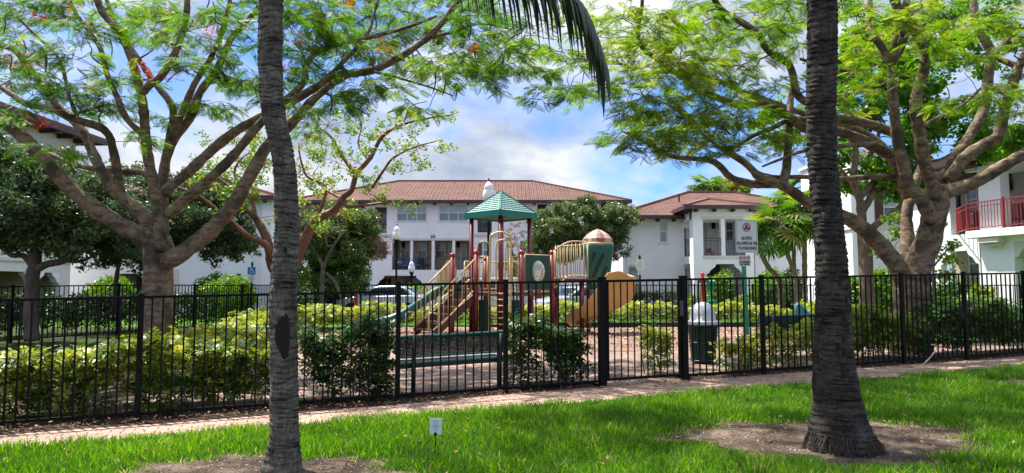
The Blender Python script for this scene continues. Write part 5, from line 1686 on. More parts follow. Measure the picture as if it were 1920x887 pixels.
def tile_mat(name, c1, c2, mort):
    m, nt, b = new_mat(name)
    v = coords(nt, 'UV')
    br = nt.nodes.new('ShaderNodeTexBrick'); nt.links.new(v, br.inputs['Vector'])
    br.inputs['Scale'].default_value = 1; br.inputs['Brick Width'].default_value = 0.34; br.inputs['Row Height'].default_value = 0.40
    br.offset = 0.0
    br.inputs['Mortar Size'].default_value = 0.045; br.inputs['Mortar Smooth'].default_value = 0.6; br.inputs['Bias'].default_value = 0.0
    br.inputs['Color1'].default_value = (*c1, 1); br.inputs['Color2'].default_value = (*c2, 1); br.inputs['Mortar'].default_value = (*mort, 1)
    n = noise(nt, v, 0.55, 6, 0.65)
    r = ramp(nt, n, [(0.3, (0.72, 0.72, 0.75)), (0.7, (1.18, 1.14, 1.1))])
    c = mixc(nt, 1.0, br.outputs['Color'], r.outputs['Color'], 'MULTIPLY')
    nt.links.new(c, b.inputs['Base Color']); b.inputs['Roughness'].default_value = 0.85; b.inputs['Specular IOR Level'].default_value = 0.25
    sp = nt.nodes.new('ShaderNodeSeparateXYZ'); nt.links.new(v, sp.inputs[0])
    q = nt.nodes.new('ShaderNodeMath'); q.operation = 'MULTIPLY'; nt.links.new(sp.outputs['X'], q.inputs[0]); q.inputs[1].default_value = 2 * PI / 0.34
    s = nt.nodes.new('ShaderNodeMath'); s.operation = 'SINE'; nt.links.new(q.outputs[0], s.inputs[0])
    bump(nt, b, s.outputs[0], 0.9, 0.05)
    return m
M_tile = tile_mat('clay_roof_tile', (0.205, 0.103, 0.076), (0.140, 0.070, 0.053), (0.052, 0.027, 0.022))
M_tiler = tile_mat('red_roof_tile', (0.38, 0.10, 0.065), (0.31, 0.085, 0.055), (0.14, 0.04, 0.03))

class Bldg:
    """building helper; local frame: x along the facade, y into the building, z up"""
    def __init__(self, name, label, origin, rz=0.0, cat='building'):
        self.root = thing(name, label, cat, origin, rz)
        self.o, self.rz = np.array(origin, float), rz
    def loc(self, px, py, y=0.0):
        """local x and z of the photographed point (px, py) on the facade plane at local depth y"""
        d = W(px, py, 1.0) - np.array([0, 0, CAM_Z])
        n = np.array([-math.sin(self.rz), math.cos(self.rz)])
        e = np.array([math.cos(self.rz), math.sin(self.rz)])
        k = (np.dot(self.o[:2], n) + y) / np.dot(d[:2], n)
        p = d * k
        return float(np.dot(p[:2] - self.o[:2], e)), float(p[2] + CAM_Z - self.o[2])
    def X(self, px, y=0.0, py=500): return self.loc(px, py, y)[0]
    def Z(self, py, px, y=0.0): return self.loc(px, py, y)[1]
    def part(self, mb, name, mat, parent=None, **k):
        return mb.build(name, mat, parent or self.root, **k)
    def window(self, x0, x1, z0, z1, y, cols=1, rows=2, mats=(None, None), parent=None, fr=0.07, sill=True, name='window'):
        mats = (mats[0] or M_blind, mats[1] or M_blindd)
        mb = MB()
        d0, d1 = y - 0.035, y + 0.05
        mb.box(x0, x0 + fr, d0, d1, z0, z1); mb.box(x1 - fr, x1, d0, d1, z0, z1)
        mb.box(x0 + fr, x1 - fr, d0, d1, z0, z0 + fr); mb.box(x0 + fr, x1 - fr, d0, d1, z1 - fr, z1)
        w = (x1 - x0 - fr) / cols
        for c in range(1, cols):
            mb.box(x0 + c * w, x0 + c * w + fr, d0 + 0.003, d1, z0 + fr, z1 - fr)
        zm = (z0 + z1) / 2
        for c in range(cols):
            if rows == 2:
                mb.box(x0 + fr + c * w, x0 + (c + 1) * w, d0 + 0.006, d1, zm - fr * 0.5, zm + fr * 0.5)
        f = self.part(mb, name, M_frame, parent)
        if sill:
            mb = MB(); mb.box(x0 - 0.12, x1 + 0.12, y - 0.13, y - 0.037, z0 - 0.13, z0 - 0.003); mb.box(x0 - 0.02, x1 + 0.02, y - 0.085, y - 0.037, z0 - 0.24, z0 - 0.131); self.part(mb, 'sill', M_trim, f)
        if rows == 2:
            mb = MB(); mb.quad((x0 + fr, y + 0.01, zm), (x1 - fr, y + 0.01, zm), (x1 - fr, y + 0.01, z1 - fr), (x0 + fr, y + 0.01, z1 - fr)); self.part(mb, 'pane', mats[0], f)
            mb = MB(); mb.quad((x0 + fr, y + 0.012, z0 + fr), (x1 - fr, y + 0.012, z0 + fr), (x1 - fr, y + 0.012, zm), (x0 + fr, y + 0.012, zm)); self.part(mb, 'pane', mats[1], f)
        else:
            mb = MB(); mb.quad((x0 + fr, y + 0.01, z0 + fr), (x1 - fr, y + 0.01, z0 + fr), (x1 - fr, y + 0.01, z1 - fr), (x0 + fr, y + 0.01, z1 - fr)); self.part(mb, 'pane', mats[0], f)
        return f
    def recess(self, x0, x1, z0, z1, depth, y=0.25, mat=None):
        """walls, floor and ceiling of a loggia behind an opening"""
        mb = MB()
        a, b = x0 - 0.05, x1 + 0.05
        mb.quad((a, depth, z0), (b, depth, z0), (b, depth, z1 + 0.05), (a, depth, z1 + 0.05))
        mb.quad((a, y + 0.002, z0), (a, depth, z0), (a, depth, z1 + 0.05), (a, y + 0.002, z1 + 0.05))
        mb.quad((b, depth, z0), (b, y + 0.002, z0), (b, y + 0.002, z1 + 0.05), (b, depth, z1 + 0.05))
        mb.quad((a, y + 0.002, z0 - 0.002), (b, y + 0.002, z0 - 0.002), (b, depth, z0 - 0.002), (a, depth, z0 - 0.002))
        mb.quad((a, depth, z1 + 0.05), (b, depth, z1 + 0.05), (b, y + 0.002, z1 + 0.05), (a, y + 0.002, z1 + 0.05))
        return self.part(mb, 'loggia_wall', mat or M_beige)
    def railing(self, p, q, z, h=1.05, mat=None, pitch=0.12, name='balcony_railing', mid=True):
        mb = MB()
        p, q = np.array(p, float), np.array(q, float); L = np.linalg.norm(q - p)
        P3 = lambda f, zz: (p[0] + (q[0] - p[0]) * f, p[1] + (q[1] - p[1]) * f, zz)
        mb.bar(P3(0, z + h), P3(1, z + h), 0.05, 0.04); mb.bar(P3(0, z + 0.10), P3(1, z + 0.10), 0.03, 0.03)
        if mid: mb.bar(P3(0, z + h - 0.16), P3(1, z + h - 0.16), 0.025, 0.025)
        n = max(2, int(L / pitch))
        for k in range(n + 1):
            f = k / n; mb.bar(P3(f, z + 0.0 if k in (0, n) else z + 0.115), P3(f, z + h - 0.021), 0.04 if k in (0, n) else 0.018)
        return self.part(mb, name, mat or M_rail)
    def chamfers(self, x0, x1, z1, s, y0=0.0, y1=0.25, mat=None, left=True, right=True, stepped=True):
        mb = MB()
        def pl(x, sg):
            pts = [(x, z1), (x, z1 - s), (x + sg * s * 0.25, z1 - s * 0.92), (x + sg * s * 0.5, z1 - s * 0.55), (x + sg * s * 0.9, z1 - s * 0.28), (x + sg * s, z1)]
            return pts if sg < 0 else pts[::-1]
        for on, x, sg in ((left, x0, 1), (right, x1, -1)):
            if on:
                mb = MB(); mb.prismy(pl(x, sg), y0 + 0.002, y1); self.part(mb, 'arch_corner', mat or M_white)
    def hip_roof(self, x0, x1, y0, y1, ze, pitch, over=0.7, mat=None, brackets=True, left_hip=True, right_hip=True, bw=1.1, sides='f'):
        X0, X1, Y0, Y1 = x0 - over, x1 + over, y0 - over, y1 + over
        hy = (Y1 - Y0) / 2; t = math.tan(math.radians(pitch)); h = min(hy, (X1 - X0) / 2) * t
        dl = min(hy, (X1 - X0) / 2)
        ym = (Y0 + Y1) / 2
        r0 = (X0 + (dl if left_hip else 0), ym, ze + h); r1 = (X1 - (dl if right_hip else 0), ym, ze + h)
        a, b, c, d = (X0, Y0, ze), (X1, Y0, ze), (X1, Y1, ze), (X0, Y1, ze)
        mb = MB()
        mb.quad(a, b, r1, r0); mb.quad(c, d, r0, r1)
        mb.quad(b, c, r1); mb.quad(d, a, r0)
        ro = self.part(mb, 'roof', mat or M_tile); planar_uv(ro)
        mb = MB()
        for p, q in ((a, r0), (b, r1), (c, r1), (d, r0), (r0, r1)):
            mb.bar((p[0], p[1], p[2] + 0.05), (q[0], q[1], q[2] + 0.05), 0.22, 0.12)
        self.part(mb, 'ridge_tiles', M_tile2, ro)
        mb = MB()
        e = 0.10
        mb.box(X0 - e, X1 + e, Y0 - e, Y0 + 0.02, ze - 0.20, ze + 0.03); mb.box(X0 - e, X1 + e, Y1 - 0.02, Y1 + e, ze - 0.20, ze + 0.03)
        mb.box(X0 - e, X0 + 0.02, Y0 + 0.021, Y1 - 0.021, ze - 0.20, ze + 0.03); mb.box(X1 - 0.02, X1 + e, Y0 + 0.021, Y1 - 0.021, ze - 0.20, ze + 0.03)
        self.part(mb, 'gutter', M_gutter, ro)
        mb = MB(); mb.box(X0 + 0.021, X1 - 0.021, Y0 + 0.021, Y1 - 0.021, ze - 0.14, ze - 0.08); self.part(mb, 'soffit', M_wood, ro)
        if brackets:
            mb = MB()
            n = int((x1 - x0) / bw)
            for k in range(n + 1):
                xx = x0 + 0.15 + (x1 - x0 - 0.3) * k / max(1, n)
                mb.box(xx - 0.07, xx + 0.07, y0 - over + 0.12, y0 - 0.003, ze - 0.32, ze - 0.141)
            self.part(mb, 'eave_bracket', M_wood, ro)
            if 'l' in sides or 'r' in sides:
                mb = MB(); n = int((y1 - y0) / bw)
                for k in range(n + 1):
                    yy = y0 + 0.15 + (y1 - y0 - 0.3) * k / max(1, n)
                    if 'l' in sides: mb.box(X0 + 0.12, x0 - 0.003, yy - 0.07, yy + 0.07, ze - 0.32, ze - 0.141)
                    if 'r' in sides: mb.box(x1 + 0.003, X1 - 0.12, yy - 0.07, yy + 0.07, ze - 0.32, ze - 0.141)
                self.part(mb, 'eave_bracket', M_wood, ro)
        return ro
    def lantern(self, x, y, z, s=1.0):
        mb = MB(); mb.lathe([(0.03 * s, -0.02), (0.09 * s, 0.02), (0.12 * s, 0.30 * s), (0.14 * s, 0.32 * s), (0.03 * s, 0.42 * s), (0, 0.46 * s)], (x, y - 0.16, z), 8); mb.box(x - 0.03, x + 0.03, y - 0.16, y, z + 0.02, z + 0.07)
        return self.part(mb, 'wall_lantern', M_black)
    def chair(self, x, y, z, mat, rz=0.0):
        pass
M_tile2 = paint('ridge_tile', (0.20, 0.09, 0.068), 0.85, 0.2, 1.5)

# ---- three-storey block in the middle
def centre_block():
    D = 57.0
    B = Bldg('apartment_building', 'white three storey apartment building with long brown tiled roof behind the tower', (0, D, -0.1))
    X, Z = B.X, B.Z
    x0, x1 = X(683.5), X(1163)
    ze = Z(379, 900); zg = 0.0
    holes, lo = [], []
    def H(a, b, t, bt, px=None):
        h = (X(a), X(b), Z(bt, (a + b) / 2), Z(t, (a + b) / 2)); holes.append(h); return h
    w1 = H(743, 799, 384, 415); w2 = H(822, 877, 383, 415); w3 = H(1068, 1106, 382, 403)
    l3a = H(699, 724, 388, 437); l3b = H(895, 922, 390, 436)
    l2a = H(735, 809, 451, 506); l2b = H(814.5, 882, 451, 506)
    s1 = H(701, 715, 453, 484); s2 = H(905, 917, 453, 484)
    g1 = (X(704), X(797), -0.2, Z(517, 750)); holes.append(g1)
    g2 = (X(850), X(930), -0.2, Z(519, 890)); holes.append(g2)
    d1 = H(1008, 1026, 383, 408); d2 = H(1128, 1146, 381, 408); wq = H(985, 1000, 452, 484); wr = H(1075, 1095, 452, 484)
    mb = MB(); mb.wall(x0, x1, -0.2, ze, holes, 0.3); B.part(mb, 'front_wall', M_white)
    mb = MB(); mb.box(x0, x0 + 0.25, 0.301, 14, -0.2, ze); mb.box(x1 - 0.25, x1, 0.301, 14, -0.2, ze); mb.box(x0, x1, 13.7, 14, -0.2, ze); B.part(mb, 'side_wall', M_white)
    mb = MB(); mb.box(x0 + 0.26, x1 - 0.26, 2.4, 2.5, -0.2, ze); B.part(mb, 'inner_wall', M_beige)
    # recessed left wing
    xl = X(560)
    hl = [(X(664, 2), X(681, 2), Z(506, 672, 2), Z(452, 672, 2)), (X(640, 2), X(655, 2), Z(415, 640, 2), Z(385, 640, 2)), (X(664, 2), X(681, 2), Z(437, 672, 2), Z(386, 672, 2))]
    mb = MB(Matrix.Translation((0, 2.0, 0))); mb.wall(xl, x0 - 0.001, -0.2, ze, hl, 0.3); B.part(mb, 'wing_wall', M_white)
    mb = MB(); mb.box(xl, x0 - 0.01, 4.0, 4.1, -0.2, ze); B.part(mb, 'inner_wall', M_grey)
    for h in hl[:1] + hl[2:]:
        B.railing((h[0], 2.1), (h[1], 2.1), h[2])
    B.window(hl[1][0], hl[1][1], hl[1][2], hl[1][3], 2.12)
    for w, c in ((w1, 3), (w2, 3), (w3, 2)):
        B.window(*w, 0.12, c, 2)
    for w in (s1, s2, wq, wr):
        B.window(*w, 0.12, 1, 2, (M_gpane, M_blindd))
    for w, sd in ((s1, (-1, 1)), (s2, (-1,)), (wq, (-1, 1)), (wr, (-1, 1))):
        for s in sd:
            mb = MB(); xa = w[0] - 0.40 if s < 0 else w[1] + 0.04
            mb.box(xa, xa + 0.36, -0.06, -0.004, w[2], w[3])
            for k in range(9): mb.box(xa + 0.05, xa + 0.31, -0.075, -0.06, w[2] + 0.08 + k * (w[3] - w[2] - 0.16) / 9, w[2] + 0.12 + k * (w[3] - w[2] - 0.16) / 9)
            B.part(mb, 'shutter', M_shut)
    for h in (l3a, l3b, d1, d2):
        B.recess(*h, 2.2); B.railing((h[0], 0.12), (h[1], 0.12), h[2])
        B.window(h[0] + 0.3, h[1] - 0.2, h[2] + 0.4, h[3] - 0.3, 2.15, 1, 2, (M_blind, M_dpane), sill=False)
    for h in (l2a, l2b):
        B.recess(*h, 2.3); B.railing((h[0], 0.12), (h[1], 0.12), h[2])
    # loggia columns and furniture
    for a, b in ((769, 773.5), (848, 853)):
        mb = MB(); mb.box(X(a), X(b), 0.0, 0.3, l2a[2], l2a[3]); B.part(mb, 'column', M_white)
    for a, b, t, bt, m in ((759.5, 768.5, 455, 484, 0), (783, 800, 455, 484, 0), (816.5, 834, 455, 484, 0), (841, 848, 455, 484, 0)):
        B.window(X(a, 2.2), X(b, 2.2), Z(bt, a, 2.2), Z(t, a, 2.2), 2.2, 1, 2, (M_gpane, M_dpane), sill=False)
    for a, b in ((739, 753), (863, 876)):
        mb = MB(); mb.box(X(a, 2.2), X(b, 2.2), 2.12, 2.28, l2a[2], Z(457, a, 2.2)); do = B.part(mb, 'balcony_door', M_doorw)
        mb = MB(); mb.box(X(a, 2.2) + 0.15, X(b, 2.2) - 0.15, 2.105, 2.12, l2a[2] + 0.2, Z(459, a, 2.2)); B.part(mb, 'door_pane', M_gpane, do)
    for px in (757, 859): B.lantern(X(px, 2.25), 2.25, Z(464, px, 2.2), 1.1)
    # mouldings, plaque
    for a, b, py in ((690, 735, 441), (890, 935, 440)):
        mb = MB(); z = Z(py, a); mb.box(X(a), X(b), -0.10, -0.003, z - 0.08, z + 0.10); mb.box(X(a) + 0.1, X(b) - 0.1, -0.06, -0.003, z - 0.2, z - 0.081); B.part(mb, 'moulding', M_trim)
    mb = MB(); z = Z(450, 800); mb.box(X(733), X(884), -0.05, -0.003, z + 0.003, z + 0.16); B.part(mb, 'moulding', M_trim)
    mb = MB(); mb.box(X(807.5), X(815.5), -0.04, -0.003, Z(446, 811), Z(440.3, 811)); pq = B.part(mb, 'number_plaque', paint('plaque_navy', (0.012, 0.02, 0.05), 0.5))
    mb = MB(); mb.box(X(808.5), X(814.5), -0.045, -0.0405, Z(442.8, 811), Z(441.2, 811)); mb.box(X(810.8), X(812.4), -0.045, -0.0405, Z(445.3, 811), Z(443.6, 811)); B.part(mb, 'print_line', M_signw, pq)
    # ground openings
    for h in (g1, g2):
        B.recess(*h, 2.3); B.chamfers(h[0], h[1], h[3], 0.75, 0.0, 0.3)
    for a, b, m in ((706, 724, M_door), (757, 786, M_dpane), (862, 880, M_door)):
        mb = MB(); mb.box(X(a, 2.2), X(b, 2.2), 2.1, 2.28, -0.1 if m is M_door else Z(545, a, 2.2), Z(520, a, 2.2)); B.part(mb, 'door' if m is M_door else 'garage_window', m)
    B.lantern(X(731, 2.25), 2.25, Z(533, 731, 2.2), 1.1)
    B.hip_roof(xl, x1, 0.0, 14, ze + 0.05, 19.5, 0.8, left_hip=True, bw=1.35)
    # balcony furniture, each a thing of its own
    for i, (px, lb) in enumerate(((757, 'blue and white cushioned chair on the far second floor balcony'), (781, 'blue slatted chair at the right end of the far balcony'), (794, 'dark chair beside the column on the far balcony'))):
        x = X(px, 1.2) ; z = l2a[2] - 0.1
        t = thing('balcony_chair', lb, 'chair', (x, D + 1.1, z), 0.4 * i)
        m = paint('chair_blue', ((0.10, 0.16, 0.30), (0.16, 0.24, 0.42), (0.05, 0.06, 0.09))[i], 0.7)
        mb = MB(); mb.box(-0.35, 0.35, -0.35, 0.35, 0.36, 0.46); mb.build('seat', m, t)
        mb = MB(); mb.box(-0.35, 0.35, 0.28, 0.36, 0.465, 1.05); mb.build('backrest', m, t)
        for sx in (-1, 1):
            for sy in (-1, 1):
                mb = MB(); mb.bar((sx * 0.31, sy * 0.31, 0), (sx * 0.31, sy * 0.31, 0.36), 0.05); mb.build('leg', M_rail, t)
    t = thing('hanging_chair', 'black hoop hanging chair with pale cushion on the far balcony', 'chair', (X(747.5, 1.2), D + 1.2, l2a[2] - 0.1))
    mb = MB(); mb.tube(catmull([(-0.55, 0.2, 0.02), (-0.62, 0.2, 1.2), (-0.3, 0.2, 2.0), (0.0, 0.0, 2.05)], 0.1), 0.035, 8); mb.tube([(0, 0, 2.05), (0, 0, 1.7)], 0.015, 6); mb.build('stand', M_rail, t, smooth=True)
    mb = MB(); mb.tube([(0.42 * math.cos(a), 0.0, 1.05 + 0.62 * math.sin(a)) for a in np.linspace(0, 2 * PI, 25)], 0.03, 6, caps=False); mb.build('hoop', M_rail, t, smooth=True)
    mb = MB(); mb.lathe([(0.0, 0), (0.30, 0.04), (0.36, 0.15), (0.28, 0.25), (0, 0.28)], (0, 0, 0.48), 14); mb.build('cushion', paint('cushion_pale', (0.5, 0.55, 0.65), 0.9), t, smooth=True)
centre_block()

# ---- two-storey house right of centre
def right_house():
    D = 43.0
    B = Bldg('town_house', 'white two storey house with projecting balcony bay behind the no pets sign', (0, D, 0.1))
    X, Z = B.X, B.Z
    x0, x1 = X(1168), X(1600); ze = Z(408, 1230)
    xb0, xb1 = X(1296), X(1416)
    w = (X(1237.5), X(1252.5), Z(455, 1245), Z(414, 1245)); gw = (X(1177), X(1199), Z(548, 1188), Z(500.5, 1188))
    sb = (X(1284), xb0 - 0.001, Z(481, 1288), Z(428, 1288)); sg = (X(1284.5), xb0 - 0.001, -0.1, Z(503, 1288))
    hole = [w, gw, sb, sg, (xb0 - 0.002, xb1, -0.2, ze)]
    mb = MB(); mb.wall(x0, x1, -0.2, ze, hole, 0.3); B.part(mb, 'front_wall', M_white)
    mb = MB(); mb.box(x0, x0 + 0.25, 0.301, 11, -0.2, ze); mb.box(x1 - 0.25, x1, 0.301, 11, -0.2, ze); mb.box(x0, x1, 10.8, 11, -0.2, ze); mb.box(x0 + 0.26, x1 - 0.26, 2.6, 2.7, -0.2, ze); B.part(mb, 'side_wall', M_white)
    B.window(*w, 0.10, 1, 2, (M_blind, M_blindd)); B.window(*gw, 0.10, 1, 2, (M_gpane, M_gpane), sill=False)
    mb = MB(); mb.box(X(1175), X(1201), -0.06, -0.003, gw[3] + 0.003, gw[3] + 0.14); B.part(mb, 'lintel', M_trim)
    B.railing((sb[0], 0.1), (sb[1], 0.1), sb[2]); mb = MB(); mb.box(sb[0] - 0.05, sb[1], -0.12, -0.003, sb[2] - 0.2, sb[2]); B.part(mb, 'balcony_slab', M_white)
    mb = MB(); mb.tube([(x0 + 0.3, -0.06, 0), (x0 + 0.3, -0.06, ze - 0.2)], 0.05, 8); B.part(mb, 'downspout', M_white)
    # projecting bay
    yb = -2.6
    zb = Z(389, 1360, yb)
    bx0, bx1 = X(1300.5, yb), X(1414, yb)
    P0 = X(1291, 0)
    t0 = (X(1319.5, yb), X(1392, yb), Z(479.5, 1355, yb), Z(411, 1355, yb)); gr = (X(1324, yb), X(1396, yb), -0.2, Z(495, 1360, yb))
    mb = MB(Matrix.Translation((0, yb, 0))); mb.wall(bx0, bx1, -0.2, zb, [t0, gr], 0.35); B.part(mb, 'bay_wall', M_white)
    mb = MB(); mb.box(bx0, bx0 + 0.3, yb + 0.351, yb + 0.75, -0.2, zb); mb.box(bx0, bx0 + 0.3, yb + 0.351, 0.0, t0[3], zb); mb.box(bx0, bx0 + 0.3, yb + 0.751, 0.0, t0[2] - 0.45, t0[2] - 0.02)
    mb.box(bx1 - 0.3, bx1, yb + 0.351, 0.0, -0.2, zb); B.part(mb, 'bay_side_wall', M_white)
    mb = MB(); mb.box(bx0 + 0.301, bx1 - 0.301, yb + 0.351, 0.3, t0[2] - 0.35, t0[2] - 0.01); mb.box(bx0 + 0.301, bx1 - 0.301, yb + 0.351, 0.3, t0[3] + 0.02, t0[3] + 0.2); B.part(mb, 'balcony_floor', M_white)
    mb = MB(); mb.box(bx0 + 0.302, bx1 - 0.302, 0.31, 0.4, -0.2, zb); B.part(mb, 'inner_wall', stucco('cool_white_stucco', (0.62, 0.62, 0.60)))
    mb = MB(); mb.box(X(1353.5, yb), X(1361, yb), yb, yb + 0.35, t0[2], t0[3]); B.part(mb, 'column', M_white)
    mb = MB(); mb.box(X(1317, yb), X(1395, yb), yb - 0.05, yb - 0.003, t0[3] + 0.003, t0[3] + 0.16); mb.box(X(1319, yb), X(1395, yb), yb - 0.06, yb - 0.003, t0[2] - 0.14, t0[2] - 0.003); B.part(mb, 'moulding', M_trim)
    B.railing((t0[0], yb + 0.12), (X(1353.5, yb), yb + 0.12), t0[2]); B.railing((X(1361, yb), yb + 0.12), (t0[1], yb + 0.12), t0[2])
    B.chamfers(gr[0], gr[1], gr[3], 0.6, yb, yb + 0.35)
    y2 = 0.30
    mb = MB(); mb.box(X(1320.5, y2), X(1328.5, y2), 0.22, 0.30, t0[2], Z(417, 1325, y2)); do = B.part(mb, 'balcony_door', M_doorw); mb = MB(); mb.box(X(1321.3, y2) , X(1326, y2), 0.205, 0.219, t0[2] + 0.3, Z(419, 1325, y2)); B.part(mb, 'door_pane', M_gpane, do)
    B.window(X(1346, y2), X(1352.5, y2), Z(452, 1348, y2), Z(415, 1348, y2), 0.25, 1, 2, (M_blindd, M_dpane), sill=False)
    B.window(X(1361, y2), X(1377, y2), Z(452, 1368, y2), Z(413, 1368, y2), 0.25, 1, 2, (M_dpane, M_dpane), sill=False)
    B.lantern(X(1338, y2), 0.30, Z(429, 1338, y2), 1.2)
    mb = MB(); mb.box(X(1326, y2), X(1349, y2), 0.2, 0.3, -0.1, Z(497, 1335, y2)); B.part(mb, 'door', M_door)
    # right part seen behind the palms
    B.window(X(1436), X(1447), Z(450, 1440), Z(414, 1440), 0.02, 1, 2, (M_blind, M_blindd))
    # roofs
    B.hip_roof(x0, x1, 0.0, 11, ze + 0.05, 20, 0.75, bw=1.0)
    B.hip_roof(bx0, bx1, yb, 3.4, zb + 0.05, 19, 0.55, bw=1.0, sides='l')
    mb = MB(); p = (X(1277, 2), 2.2, ze + 1.25); mb.tube([p, (p[0], p[1], p[2] + 0.55)], 0.06, 8); B.part(mb, 'vent_pipe', M_gutter)
    # red child chair on the bay balcony
    t = thing('balcony_chair', 'small red chair behind the blue railing of the bay balcony', 'chair', (X(1331, yb + 1.2), D + yb + 1.2, t0[2] + 0.1))
    mr = paint('chair_red', (0.35, 0.03, 0.03), 0.5)
    mb = MB(); mb.box(-0.2, 0.2, -0.2, 0.2, 0.26, 0.30); mb.build('seat', mr, t); mb = MB(); mb.box(-0.15, 0.15, 0.16, 0.2, 0.305, 0.5); mb.build('backrest', mr, t)
    for sx in (-1, 1):
        for sy in (-1, 1):
            mb = MB(); mb.bar((sx * 0.17, sy * 0.17, 0), (sx * 0.17, sy * 0.17, 0.26), 0.035); mb.build('leg', mr, t)
right_house()

# ---- tall white block behind the right trees (front towards the street)
def right_block():
    D = 33.0
    B = Bldg('apartment_building', 'tall white block with maroon shutters behind the right flowering tree', (0, D, 0.15))
    X, Z = B.X, B.Z
    x0, x1 = X(1600), X(1760); ze = Z(286, 1600); dp = 5.4
    w = (X(1661), X(1688), Z(418, 1675), Z(358, 1675))
    hs = [w]
    mb = MB(); mb.wall(x0, x1, -0.2, ze, hs, 0.3); B.part(mb, 'front_wall', M_white)
    mb = MB(); mb.box(x0, x0 + 0.25, 0.301, dp, -0.2, ze); mb.box(x1 - 0.25, x1, 0.301, dp, -0.2, ze); mb.box(x0, x1, dp + 0.001, dp + 0.25, -0.2, ze); mb.box(x0 + 0.26, x1 - 0.26, 2.2, 2.3, -0.2, ze); B.part(mb, 'side_wall', M_white)
    B.window(*w, 0.1, 1, 2, (M_blind, M_blindd))
    for s in (-1, 1):
        mb = MB(); xa = w[0] - 0.44 if s < 0 else w[1] + 0.04; mb.box(xa, xa + 0.40, -0.06, -0.004, w[2], w[3])
        for k in range(10): mb.box(xa + 0.05, xa + 0.35, -0.075, -0.06, w[2] + 0.06 + k * (w[3] - w[2] - 0.12) / 10, w[2] + 0.10 + k * (w[3] - w[2] - 0.12) / 10)
        B.part(mb, 'shutter', M_shut)
    mb = MB(); z = Z(430, 1640); mb.box(x0 - 0.06, x1, -0.07, -0.003, z, z + 0.16); mb.box(x0 - 0.07, x0 - 0.003, -0.002, dp, z, z + 0.16); B.part(mb, 'moulding', M_trim)
    mb = MB(); mb.box(x0 - 0.10, x1 + 0.1, -0.10, dp + 0.35, ze + 0.002, ze + 0.16); B.part(mb, 'parapet_cap', M_trim)
    mb = MB(); mb.box(x0 + 0.1, x1 - 0.1, 0.1, dp, ze - 0.2, ze - 0.1); B.part(mb, 'roof', M_grey)
right_block()

